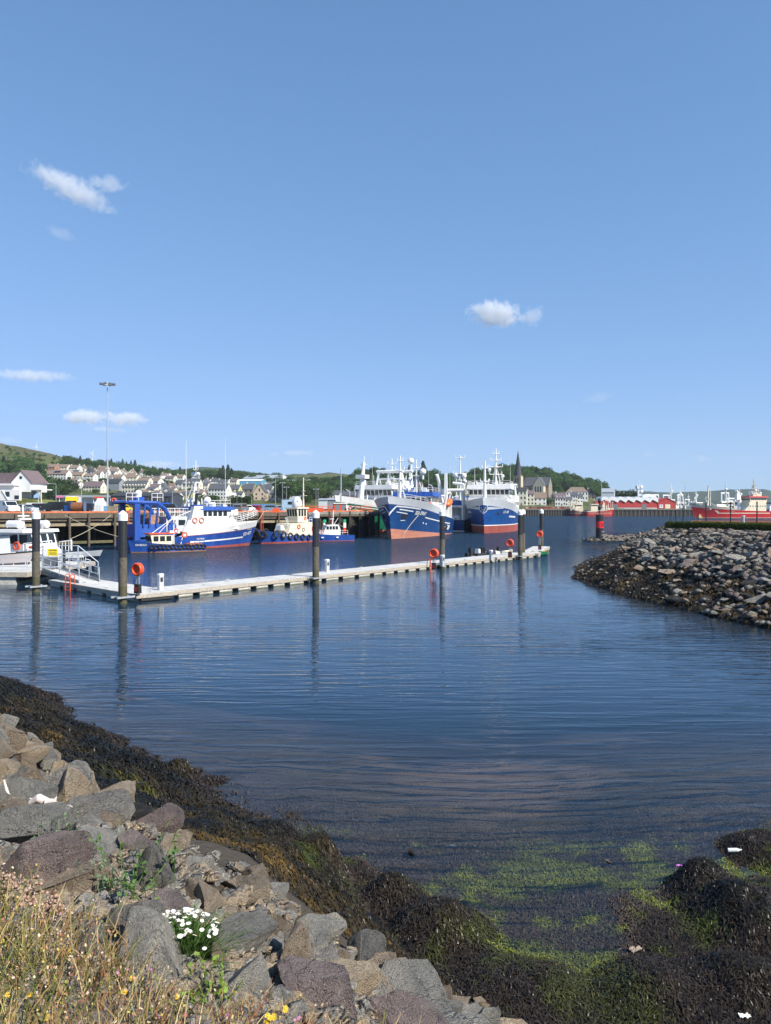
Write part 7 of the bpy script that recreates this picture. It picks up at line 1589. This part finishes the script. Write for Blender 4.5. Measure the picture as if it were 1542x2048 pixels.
for u, v, h_ in [(446, 961, 22), (456, 962, 24), (463, 963, 20), (270, 941, 19), (262, 941, 17), (360, 957, 16), (846, 965, 26), (819, 962, 20)]: tree(u, v, h_, True, 2, ['tall conifer standing above its neighbours behind the factory', 'tall conifer on the skyline'][u > 470 or u < 400], 'tall skyline conifers', None, 1.15)
wood(16, 560, 640, [(560, 995), (640, 996)], [(560, 1010), (640, 1010)], 13, 19, 0, [0, 0, 3], ('', 'large leafy tree right of the white cottage'), 'leafy trees behind the orange fence', 1.2)
wood(26, 600, 712, [(600, 972), (712, 968)], [(600, 988), (712, 990)], 10, 15, .1, [0, 1, 3], ('conifer on the slope left of the green trawler', 'leafy tree on the slope left of the green trawler'), 'trees on the slope behind the kiosk')
wood(34, 690, 800, [(690, 968), (728, 952), (800, 962)], [(690, 990), (800, 992)], 10, 14, .08, [1, 0], ('conifer on the round hill behind the white gantry', 'leafy tree on the round hill behind the white gantry'), 'trees on the round hill')
wood(24, 795, 905, [(795, 962), (830, 955), (905, 970)], [(795, 988), (905, 990)], 11, 16, .15, [1, 0], ('conifer between the trawler masts', 'leafy tree between the trawler masts'), 'trees behind the trawler masts')
wood(96, 925, 1200, [(925, 962), (960, 955), (1000, 946), (1060, 948), (1100, 954), (1150, 966), (1200, 980)], [(925, 985), (1000, 985), (1030, 980), (1080, 998), (1130, 995), (1200, 996)], 12, 17, .04, [1, 0, 0, 3], ('conifer on the wooded hill by the church', 'leafy tree on the wooded hill by the church'), 'trees on the wooded church hill')
wood(9, 1196, 1240, [(1196, 986), (1240, 996)], [(1196, 1000), (1240, 1004)], 11, 15, 0, [1, 0], ('', 'leafy tree at the right foot of the wooded hill'), 'trees at the foot of the wooded hill')
tree(1256, 1010, 17, False, 1, 'round dark tree standing alone behind the red shed', None, 598, 1.25); tree(1248, 1010, 13, False, 0, 'lower tree at the left of the round dark one', None, 597, 1.2)
for u, v, lab in [(407, 1008, 'round bush behind the trawler radar'), (425, 1009, 'green bush before the large white house'), (470, 1010, 'bush behind the black car group'), (495, 1009, 'low green bush left of the hoarding'), (610, 1012, 'dark bush left of the twin masts'), (1098, 1010, 'bush beside the white waterfront house'), (150, 985, 'ivy covered bush by the narrow grey house'), (390, 975, 'bush left of the dormer hotel'), (340, 974, 'bush above the twin gabled house')]:
    tree(u, v, 8, False, 3 if 'ivy' in lab else 0, lab, None, 420 if v > 1003 and u < 700 else None, 1.3)
Vs, Fs, o_ = [], [], 0; NST = len(STUFF)
for p, h_, a, i, con, wd in STUFF:
    V, q = (CC if con else CR)[i]; c, s_ = math.cos(a), math.sin(a); Vs.append(V@np.array([[c, -s_, 0], [s_, c, 0], [0, 0, 1]]).T*np.array([h_*wd, h_*wd, h_])+np.array(p)); Fs.append(q+o_); o_ += len(V)
for _ in range(230):     # the closed wood on the church hill
    u = R.uniform(925, 1215); a = np.interp(u, [925, 960, 1000, 1060, 1100, 1150, 1215], [964, 957, 947, 949, 956, 966, 984]); v = R.uniform(a, a+22); d = gd(u, v)
    if d < 640: continue
    STUFF.append((((u-U0)/F*d, d, float(gz(np.array([u]), np.array([d]))[0])-.4), R.uniform(11, 16), R.uniform(0, 6.28), R.randrange(5), False, 1.15))
def fill(n, u0, u1, tops, band, h0, h1):
    for _ in range(n):
        u = R.uniform(u0, u1); a = np.interp(u, [p[0] for p in tops], [p[1] for p in tops]); v = a+band*R.random(); d = gd(u, v)
        if u > 735 and d < 640: continue
        STUFF.append((((u-U0)/F*d, d, float(gz(np.array([u]), np.array([d]))[0])-.4), R.uniform(h0, h1), R.uniform(0, 6.28), R.randrange(5), False, 1.15))
fill(130, -40, 84, [(-40, 928), (0, 930), (60, 934), (84, 950)], 62, 11, 16); fill(60, 120, 290, [(120, 929), (290, 942)], 9, 8, 13); fill(120, 290, 560, [(290, 949), (420, 953), (560, 962)], 9, 9, 14)
fill(150, 560, 800, [(560, 972), (640, 970), (690, 966), (722, 953), (760, 957), (800, 963)], 30, 9, 14); fill(60, 800, 910, [(800, 960), (835, 955), (910, 970)], 26, 10, 15)
fill(70, -40, 160, [(-40, 892), (0, 893), (100, 911), (160, 924)], 26, 2.5, 6)
for p, h_, a, i, con, wd in STUFF[NST:]:
    V, q = CR[i]; Vs.append(V*np.array([h_*wd, h_*wd, h_])+np.array(p)); Fs.append(q+o_); o_ += len(V)
for _ in range(420):     # hedges and scrub over the slopes
    u = R.uniform(-20, 1220); v = R.uniform(905, 1000); d = gd(u, v)
    if d > 1250 or (u > 735 and d < 570): continue
    z = float(gz(np.array([u]), np.array([d]))[0]); h_ = R.uniform(2.5, 6) if u > 130 or v > 925 else R.uniform(1.5, 3.5); V, q = CR[R.randrange(5)]; Vs.append((V-np.array([0, 0, .18]))*np.array([h_*1.6, h_*1.6, h_])+np.array([(u-U0)/F*d, d, z-.3])); Fs.append(q+o_); o_ += len(V)
tag(link_mesh('woodland', np_mesh('woodland', np.concatenate(Vs), np.concatenate(Fs), [LM[0]])), kind='stuff')
# wind turbines on the ridge
for u, vb, vt, lab, a0 in [(73, 903, 893, 'white wind turbine on the bare hill at the left', .2), (185, 921, 906, 'white wind turbine over the ridge trees', .5)]:
    d = 1500; t = T('wind_turbine', lab, 'wind turbine', P(u, vb, d), 0, 'wind turbines on the ridge'); h_ = (vb-vt)/F*d; MB().cyl((0, 0, -6), (0, 0, h_), .9, white, .5, 8).build('tower', t); MB().box((0, -.5, h_), (1.2, 3, 1.2), white).build('nacelle', t)
    for k in range(3): a = a0+k*2*PI/3; m = MB(); m.ext([(-.5, -2.2, 0), (.6, -2.2, 1.5), (.1, -2.2, 9), (-.1, -2.2, 9)], (0, .3, 0), white); o = m.build('blade', t); o.location = (0, 0, h_); o.rotation_euler = (0, a, 0)
# ---------------------------------------------------------------- far quay, red shed, fishing fleet on the right
dq = 556.0; xq = lambda u: (u-U0)/F*dq
t = T('quay_wall', 'long dark piled quay wall on the far side of the harbour', 'quay wall', (xq(1030), dq, 0)); W0 = xq(1030)
MB().bx(0, xq(1500)-W0, .4, 30, -4, ZQ, darkpile).build('wall', t); MB().bx(0, xq(1500)-W0, -.3, .39, ZQ-.7, ZQ+.02, mat('far_kerb', (.2, .18, .16), .9)).build('kerb', t)
palep = mat('far_fender', (.16, .14, .11), .9)
for i in range(34): MB().cyl((2+i*1.9, -.2, -4), (2+i*1.9, -.2, ZQ-.3), .22, palep, n=6).build('fender_pile', t)
for i in range(26): x = xq(1228)-W0+i*3.1; MB().cyl((x, -.2, -4), (x, -.2, ZQ-.3), .2, palep, n=6).build('fender_pile', t)
railing('pipe_fence', 'red railing along the far quay in front of the parked cars', [Vector((xq(1050), dq+1, ZQ)), Vector((xq(1142), dq+1, ZQ))], 1.0, 2, .09, 3.5, 'fence', None, mat('railing_red', (.55, .05, .04), .5))
cs = list(CARC); rr = random.Random(9)
for i in range(17):
    u = 1056+i*5.0; c = rr.choice(['red', 'black', 'silver', 'white', 'grey', 'navy', 'red']); car(Vector(((u-U0)/F*563, 563+rr.uniform(-1, 1), ZQ+.02)), rad(rr.choice([80, 95, 20, 185])), rr.choice(['hatch', 'suv']), c, f'tiny {c} car parked behind the red railing of the far quay', 'cars on the far quay')
# red shed with scalloped white roof
t = T('red_shed', 'long red fish shed with a scalloped white roof on the far quay', 'shed', (xq(1205)*570/dq, 572, ZQ), rad(0)); rw = mat('shed_red', (.42, .035, .03), .6, var=.12, scale=.3); k = 572/F
Wd = (1316-1205)*k
MB().bx(0, Wd, 0, 14, 0, 7.5, rw).build('wall', t)
n = 7; pr = []
for i in range(n*8+1):
    f = i/8; x = -.5+f*(Wd+1)/n; ph = f % 1; tooth = ph/.3 if ph < .3 else 1-(ph-.3)/.7; pr.append((x, -.8, 8.2+1.3*math.sin(tooth*PI/2), 5.0+2.2*tooth))
up = [q[:3] for q in pr]; lo = [(q[0], q[1], q[3]) for q in pr][::-1]; MB().ext(up+lo, (0, 15.4, 0), ROOF['w']).build('roof', t)
for f in (.2, .72): MB().bx(Wd*f, Wd*f+3.6, -.08, -.02, .1, 3.6, mat('grey_shutter', (.16, .18, .19), .4)).build('door', t)
MB().bx(.1, Wd-.1, -.05, -.015, .0, 1.0, ltgrey).build('plinth', t)
t2 = T('red_shed', 'red gabled end hall with a pale door, right of the scalloped roof', 'shed', ((1316-U0)/F*572, 572, ZQ)); w2 = 36*k; m = MB(); m.ext([(.02, 0, 0), (w2, 0, 0), (w2, 0, 4.8), (w2*.5, 0, 8.2), (.02, 0, 5.6)], (0, 14, 0), rw); m.build('wall', t2); m = MB(); m.ext([(-.3, -.4, 5.6), (w2*.5, -.4, 8.3), (w2+.5, -.4, 4.7), (w2+.5, -.4, 5.1), (w2*.5, -.4, 8.7), (-.3, -.4, 6.0)], (0, 14.8, 0), rw); m.build('roof', t2)
MB().bx(w2*.4, w2*.68, -.1, -.02, 0, 3.6, cream).build('door', t2); MB().bx(w2*.08, w2*.28, -.1, -.02, .8, 3.4, white).build('mural', t2); MB().sph((w2*.18, -.12, 2.4), (.7, .04, .7), mat('mural_blue', (.1, .3, .6), .6), 10, 6).build('mural_mark', t2)
t3 = T('white_hall', 'white curved roof hall rising behind the red shed', 'shed', ((1283-U0)/F*590, 588, ZQ)); pr = [(0, 0, 0)]+[(11*(1-math.cos(PI*i/10))/2, 0, 9.5+2.2*math.sin(PI*i/10)) for i in range(11)]+[(11, 0, 0)]; MB().ext(pr, (0, 10, 0), white).build('wall', t3)
t3 = T('control_tower', 'grey control tower with aerials and dishes behind the red shed', 'tower', ((1280-U0)/F*595, 596, ZQ)); MB().bx(-1.5, 1.5, 0, 3, 0, 16, WALL['L']).build('shaft', t3); MB().bx(-2.2, 2.2, -.5, 3.5, 16, 18.5, ltgrey).build('top_room', t3)
for x, z in ((-1.5, 21.5), (.2, 23.5), (1.6, 21)): MB().cyl((x, 1, 18.5), (x, 1, z), .12, white, n=5).build('aerial', t3)
for x, z in ((1.4, 17.5), (1.6, 14)): MB().sph((x, -.6, z), (1.2, .4, 1.2), white, 10, 6).build('dish', t3)
# tall-masted ships lying behind the far quay
def back_trawler(u, d, label, hullm, hv=22.0, mt=white, head=(1, .2), mh=20, L_=34):
    h = Vector((head[0], head[1], 0)).normalized(); p = P(u, V0, d); p.z = 0; t = T('fishing_trawler', label, 'boat', p-h*L_*.5, math.atan2(h.y, h.x)); sh = lambda q: 3.4+3.0*q**1.8
    hu = Hull(L_, 8.5, sh, rake=2.4); hu.mesh([(lambda q: .8, bootred), (lambda q: sh(q)-.8, hullm), (sh, white)], 20, 2).build('hull', t); hu.deck(lambda q: .8, deckgrey, 10).build('deck', t)
    house_block(t, 12, 24, 3.6, 3, 7.5, mt); wheelhouse(t, 15, 22, 3.4, 7.5, 10, mt, 4, 5, mt, .7, .4, .5)
    mast(t, (19, 0, 10.5), mh-4, .5, mt, ((.45, 1.5), (.75, 1.2)), ((.6, 1.4, .9), (.35, -1.4, .7)), truss=True); mast(t, (29, 0, 5), mh*.75, .45, mt, ((.8, 1.2),), ()); gallows(t, 4, 3.6, 3, 17, mt, .5, -1.5); gallows(t, 10, 3.2, 3.5, 13, mt, .4)
    clutter(t, 10, 3, 12, 3, 3.4, 2.4, [mt, mt, steel], 'deck_gear', int(u)); clutter(t, 8, 14, 22, 3, 10.5, 1.5, [mt, white], 'roof_gear', int(u)+1); return t
back_trawler(1338, 625, 'white masted trawler just right of the red gabled hall', navy, head=(.5, -1)); back_trawler(1356, 640, 'white masted trawler beside the distant light mast', royal, head=(.4, -1), mh=17); back_trawler(1388, 620, 'white gantry trawler behind the red ship bow', navy, head=(.5, -1), mh=14)
back_trawler(1448, 520, 'dark masted white trawler behind the red ship winches', ltgrey, head=(-1, .15), mh=18, L_=40); back_trawler(1516, 560, 'pale trawler glimpsed right of the red ship bridge', ltgrey, head=(-.4, -1), mh=15); back_trawler(1475, 545, 'white trawler whose gantry rises left of the red roofed bridge', ltgrey, head=(.2, -1), mh=13)
back_trawler(1560, 490, 'blue hulled trawler cut by the right edge', royal, head=(-1, -.05), mh=14, L_=30)
# the red ship with cream upperworks
h13 = Vector((-1, -.12, 0)); L13 = 54
t = ship_at('fishing_trawler', 'long red trawler with cream upperworks and red bridge roof on the right', (1388, 1036), h13, L13-2.5)
red13 = lambda q: 4.1+2.6*q**2.2; sh13 = lambda q: red13(q)+1.6*float(sm(.45, .62, q))
hu = Hull(L13, 11, sh13, rake=3.5, flare=1.5); hu.mesh([(lambda q: .5, boot), (red13, redhull), (sh13, mat('cream_grey_bulwark', (.55, .52, .42), .5))]).build('hull', t); hu.deck(lambda q: .9, deckgrey).build('deck', t)
for sg in (1, -1):
    hu.stripe(6, 37.5, lambda x: 2.9, .5, cream, sg).build('hull_stripe', t); m = MB(); Qs = lambda x, z: hu.side(x, z, .05, sg); m.add([Qs(37.2, 2.65), Qs(38.6, 2.65), Qs(40.8, 4.6), Qs(39.2, 4.6)], [(0, 1, 2, 3)], cream); m.build('stripe_flash', t)
    hu.letters('SO 703', 44.5, 4.9, .9, cream, sg, .02).build('number_lettering', t); hu.letters('KILLYBEGS', 30, 4.1, .5, cream, sg).build('name_lettering', t); m = MB(); m.cyl(hu.side(47.5, .9, -.05, sg), hu.side(47.5, .9, .08, sg), 1.7, mat('bow_patch', (.5, .36, .16), .6, var=.2), n=18); m.build('thruster_mark', t)
house_block(t, 8, 19, 4.6, 3.6, 9.6, cream); wheelhouse(t, 7.5, 18, 4.4, 9.6, 12.2, cream, 8, 7, mat('bridge_red', (.5, .05, .045), .5), .9, .6, .6, (.45, .8)); windows_row(t, 8.5, 18.5, 4.63, 6.8, 7.4, 7, .9); windows_row(t, 8.5, 18.5, -4.63, 6.8, 7.4, 7, .9)
m = MB(); m.ext([(19, -4.5, 3.6), (23, -4.5, 3.6), (19, -4.5, 7.5)], (0, 9, 0), cream); m.build('stair_house', t); MB().bx(10, 15.5, -3, 3, 13.1, 14.6, cream).build('top_house', t)
mast(t, (13, 0, 14.6), 9.5, .5, cream, ((.3, 1.8), (.55, 1.5), (.75, 1.2)), ((.2, 1.7, .9), (.45, -1.3, .6)), truss=True); m = MB(); m.cyl((43, 0, 5), (42.3, 0, 19.5), .75, cream, .35, 8); m.cyl((42.6, -2, 11.5), (42.6, 2, 11.5), .3, cream, n=6); m.cyl((42.3, -1, 19.2), (42.3, 1, 19.2), .15, cream, n=5); m.build('foremast', t)
m = MB(); m.box((35.5, 0, 7.0), (7, 6, 2.6), cream, top=.7); m.box((31, 0, 6.4), (6, 5, 2.0), cream, top=.6); m.build('winch_house', t); m = MB(); m.cyl((28, -2, 5.6), (28, 2, 5.6), 1.6, black, n=14); m.build('net_drum', t)
m = MB(); arm(m, [(28, 3.5, 4), (28, 3.5, 9.5), (32, 3, 9.3)], .35, cream); arm(m, [(28, -3.5, 4), (28, -3.5, 9.5), (32, -3, 9.3)], .35, cream); m.build('net_crane', t)
m = MB(); arm(m, [(22.5, 0, 5), (22.5, 0, 13), (24.5, 0, 16.5)], .9, white); m.box((23.6, 0, 13), (2.6, 3, 4), white, top=.6); m.build('gantry', t); clutter(t, 14, 24, 44, 3.5, 5.2, 2.0, [cream, white, cream], 'deck_gear', 41); clutter(t, 8, 8, 17, 3.5, 13.1, 1.5, [cream, white], 'roof_gear', 42)
# red boats under cream derricks
def red_boat(u0, u1, v, label, hm_, head, seed):
    a, b = G(u0, v), G(u1, v); L_ = (b-a).length; t = T('fishing_boat', label, 'boat', a if head > 0 else b, 0 if head > 0 else PI); sh = lambda q: 3.9+2.0*q**2
    hu = Hull(L_, 8, sh, rake=1.5, stern=.9); hu.mesh([(lambda q: .4, bootred), (lambda q: sh(q)-.7, hm_), (sh, cream)], 20, 2).build('hull', t); hu.deck(lambda q: .7, deckgrey, 10).build('deck', t)
    for sg in (1, -1):
        for z in (1.8, 3.0): hu.stripe(1, L_-2, lambda x: z, .25, cream, sg).build('hull_stripe', t)
    house_block(t, 3, 9, 3, 3.4, 6.4, cream); wheelhouse(t, 3.5, 8, 2.8, 6.4, 8.4, cream, 3, 4, cream, .5, .3, .3); clutter(t, 34, 2, L_-3, 3.4, 4.0, 5.6, [cream, cream, white, mat('tan_gear', (.5, .36, .2), .7)], 'deck_gear', seed); gallows(t, 12, 3, 4, 10.5, cream, .3); mast(t, (6, 0, 8.4), 5, .25, cream, ((.6, 1),), ()); return t
red_boat(1134, 1172, 1032.2, 'shaded left part of the red fishing boat, built as a dark hull', mat('shaded_red_hull', (.22, .012, .018), .4, var=.1), -1, 51)  # darker red paints the shade on the left part of one red boat
t = red_boat(1172, 1228, 1032.4, 'bright red fishing boat with cream derricks behind the beacon', redhull, 1, 52); MB().bx(6, 16, -2.5, 2.5, 9.0, 11.2, mat('red_tower', (.4, .06, .05), .6)).build('upper_house', t); clutter(t, 12, 8, 22, 3, 6.5, 4, [cream, white], 'derrick', 53)
# ---------------------------------------------------------------- beacon on the spit, hedge, posts, pipe on the breakwater
p = P(1199, 1077, 135.0); t = T('beacon', 'black beacon post with a red band and two black balls on the rocky spit', 'beacon', p)
bk = mat('beacon_black', (.018, .018, .02), .5, var=.3, scale=3); rb = mat('beacon_red', (.72, .03, .035), .4, var=.08)
MB().cyl((0, 0, -1.5), (0, 0, 1.9), .68, bk, n=16).build('lower_shaft', t); MB().cyl((0, 0, 1.9), (0, 0, 3.1), .72, rb, n=16).build('red_band', t); MB().cyl((0, 0, 3.1), (0, 0, 4.25), .68, bk, n=16).build('upper_shaft', t)
m = MB(); m.torus((0, 0, 4.3), .62, .05, (0, 1, 0), bk, 20, 5); m.torus((0, 0, 4.3), .62, .05, (1, 0, 0), bk, 20, 5); m.cyl((0, 0, 4.2), (0, 0, 7.2), .06, bk, n=6); m.build('top_frame', t)
for z in (5.6, 6.75): MB().sph((0, 0, z), (.3, .3, .48), bk, 12, 10).build('topmark_ball', t)
for z in (.6, 1.2): MB().bx(.2, .66, -.66, -.5, z, z+.08, ltgrey).build('rung', t)
MB().bx(.05, .55, -.72, -.66, 2.2, 2.9, mat('red_panel', (.5, .02, .03), .3)).build('hatch', t)
# clipped hedge
hp = [P(1329, 1056, 67), P(1400, 1057.5, 64.5), P(1542, 1062, 58.7), P(1800, 1070, 50)]
hm_ = leaf_mat('hedge_leaf', (.04, .065, .012), (.095, .13, .02), 3.0); t = T('hedge', 'clipped green hedge along the top of the breakwater', 'hedge', hp[0]); n_ = 15000
L_ = [(hp[i+1]-hp[i]).length for i in range(3)]; tot = sum(L_); f = NR.uniform(0, tot, n_); V = np.zeros((n_, 3))
for i in range(3): a0 = sum(L_[:i]); k = (f >= a0) & (f <= a0+L_[i]); q = ((f[k]-a0)/L_[i])[:, None]; V[k] = np.array(hp[i]-hp[0])*(1-q)+np.array(hp[i+1]-hp[0])*q
side = NR.random(n_); dx = np.where(side < .5, 0, NR.uniform(0, 1.1, n_)); zz = np.where(side < .5, NR.uniform(0, .58, n_), .58+NR.normal(0, .03, n_)); dr = np.array(hp[2]-hp[0]); dr = dr/np.linalg.norm(dr); nv = np.array([-dr[1], dr[0], 0]); nv = nv if nv[1] > 0 else -nv
V = V+nv*(dx+NR.normal(0, .05, n_))[:, None]; V[:, 2] += zz-.02
t1 = NR.normal(size=(n_, 3)); t1 /= np.linalg.norm(t1, axis=1)[:, None]; t2 = NR.normal(size=(n_, 3)); t2 /= np.linalg.norm(t2, axis=1)[:, None]; s_ = NR.uniform(.025, .06, n_)[:, None]
link_mesh('foliage', np_mesh('foliage', np.stack([V-t1*s_, V-t2*s_*.6, V+t1*s_, V+t2*s_*.6], 1).reshape(-1, 3), np.arange(n_*4).reshape(-1, 4), [hm_]), t)
m = MB()
for i in range(3): a, b = hp[i]-hp[0], hp[i+1]-hp[0]; N_ = Vector(nv); m.ext([a+N_*.08, a+N_*1.0, a+N_*1.0+Vector((0, 0, .5)), a+N_*.08+Vector((0, 0, .5))], b-a, mat('hedge_twigs', (.02, .03, .01), .9))
m.build('stems', t)
iron = mat('black_iron', (.015, .015, .016), .5)
for u, vt, d, lab in [(1340, 1027, 84, 'short thin black post at the left end of the hedge'), (1352, 1021, 80, 'second thin black post from the hedge end'), (1366, 1009, 76, 'black lamp post standing third from the hedge end'), (1412, 1006, 70, 'black lamp post in front of the red ship bow'), (1461, 1005.5, 66, 'black lamp post before the red ship winches'), (1514, 1004.5, 63, 'black lamp post in front of the cream bridge'), (1575, 1003, 60, 'black lamp post beyond the right edge')]:
    p = P(u, V0, d); p.z = 4.15; h_ = H-(vt-V0)/F*d-p.z; t = T('lamp_post', lab, 'post', p, 0, 'black posts along the breakwater'); MB().cyl((0, 0, -.3), (0, 0, h_), .055 if u > 1360 else .045, iron, n=8).build('post', t); MB().cyl((0, 0, h_), (0, 0, h_+.06), .075, iron, n=8).build('cap', t); MB().cyl((0, 0, 0), (0, 0, .25), .09, iron, n=8).build('base', t)
a, b = P(1382, 1045, 76), P(1650, 1047, 70); t = tag(MB().cyl((0, 0, 0), b-a, .2, rust, n=12).build('rusty_pipe', None, a), 'long rusty pipe lying behind the clipped hedge', 'pipe')
for u in (1400, 1450, 1500): tag(MB().box((0, 0, 0), (.5, .5, .5), mat('sleeper', (.08, .06, .05), .9)).build('pipe_support', None, P(u, 1054, 75)), 'dark block carrying the rusty pipe behind the hedge', 'block', 'blocks under the rusty pipe')
t = T('bollard', 'grey bollard with a pale cap behind the hedge', 'bollard', P(1486, 1046, 72)); MB().cyl((0, 0, -.4), (0, 0, .62), .16, mat('bollard_grey', (.28, .3, .32), .5), n=12).build('post', t); MB().cyl((0, 0, .62), (0, 0, .72), .18, ltgrey, n=12).build('cap', t)
# ---------------------------------------------------------------- clouds
def cloud_mat(name, dens, sc_, thr):
    m = bpy.data.materials.new(name); m.use_nodes = True; nt = m.node_tree; nt.nodes.clear(); N = nt.nodes.new; L = nt.links.new
    out = N('ShaderNodeOutputMaterial'); pv = N('ShaderNodeVolumePrincipled'); pv.inputs['Color'].default_value = (1, 1, 1, 1); pv.inputs['Anisotropy'].default_value = -0.1
    tc = N('ShaderNodeTexCoord'); gp = N('ShaderNodeNewGeometry'); n = N('ShaderNodeTexNoise'); n.inputs['Scale'].default_value = sc_; n.inputs['Detail'].default_value = 6; n.inputs['Roughness'].default_value = .68; n.inputs['Distortion'].default_value = .6; L(gp.outputs['Position'], n.inputs['Vector'])
    ln = N('ShaderNodeVectorMath'); ln.operation = 'LENGTH'; L(tc.outputs['Object'], ln.inputs[0])
    f = N('ShaderNodeMath'); f.operation = 'MULTIPLY'; f.inputs[1].default_value = -0.55; L(ln.outputs['Value'], f.inputs[0])
    a = N('ShaderNodeMath'); a.operation = 'ADD'; L(n.outputs['Fac'], a.inputs[0]); L(f.outputs[0], a.inputs[1])
    mr = N('ShaderNodeMapRange'); mr.inputs[1].default_value = thr; mr.inputs[2].default_value = thr+.2; mr.inputs[4].default_value = dens; L(a.outputs[0], mr.inputs[0]); L(mr.outputs[0], pv.inputs['Density']); L(pv.outputs[0], out.inputs['Volume'])
    return m
CL = [cloud_mat('cloud_dense', .011, .009, .06), cloud_mat('cloud_thin', .0042, .009, .07), cloud_mat('cloud_faint', .0018, .009, .05)]
for u, v, w_, h_, k, tilt, lab in [(140, 375, 215, 58, 1, -27, 'wispy white cloud stretched and tilted high on the left'), (215, 368, 90, 40, 1, -5, 'small wisp joined to the tilted cloud high on the left'), (120, 466, 80, 30, 2, -28, 'faint streak of cloud below the tilted one'), (62, 751, 190, 26, 1, -3, 'flat pale cloud at the left edge above the light mast'), (170, 834, 110, 34, 0, 0, 'small white cloud just left of the light mast'), (250, 838, 105, 32, 0, 0, 'small white cloud just right of the light mast'), (215, 859, 80, 12, 1, -3, 'thin strip of cloud under the pair at the light mast'), (990, 628, 115, 60, 0, -8, 'small bright white cloud right of the middle of the sky'), (1066, 632, 60, 42, 1, 20, 'small wisp right of the bright cloud'), (1198, 796, 70, 22, 2, 10, 'faint cloud wisp low over the far quay'), (597, 906, 80, 15, 1, 0, 'low flat cloud over the blue factory'), (545, 908, 36, 12, 1, 0, 'little low cloud left of the flat one'), (1405, 918, 44, 18, 1, -15, 'tiny white cloud over the red ship'), (318, 930, 110, 20, 1, 0, 'low pale cloud behind the hill trees'), (16, 881, 70, 18, 2, -4, 'faint cloud over the bare hill'), (1297, 908, 36, 12, 2, 0, 'tiny faint cloud over the red shed')]:
    d = 9000.0; m = MB(); m.sph((0, 0, 0), 1.0, CL[k], 20, 12); o = m.build('cloud', None, P(u, v, d)); s_ = d/F
    o.scale = (w_*.58*s_, max(h_, w_*.4)*.4*s_, h_*.58*s_); o.rotation_euler = (0, rad(-tilt), 0); tag(o, lab, 'cloud')
# noise follows true size: about 130 m billows
# ---------------------------------------------------------------- the air over the harbour
hzm = bpy.data.materials.new('haze_air'); hzm.use_nodes = True; nt = hzm.node_tree; nt.nodes.clear()
o_ = nt.nodes.new('ShaderNodeOutputMaterial'); pv = nt.nodes.new('ShaderNodeVolumePrincipled'); pv.inputs['Color'].default_value = (.80, .90, 1, 1); pv.inputs['Density'].default_value = 0.00006; pv.inputs['Anisotropy'].default_value = 0.0
nt.links.new(pv.outputs[0], o_.inputs['Volume']); m = MB(); m.bx(-5200, 5200, -60, 4800, -6, 330, hzm); tag(m.build('haze'), kind='stuff')
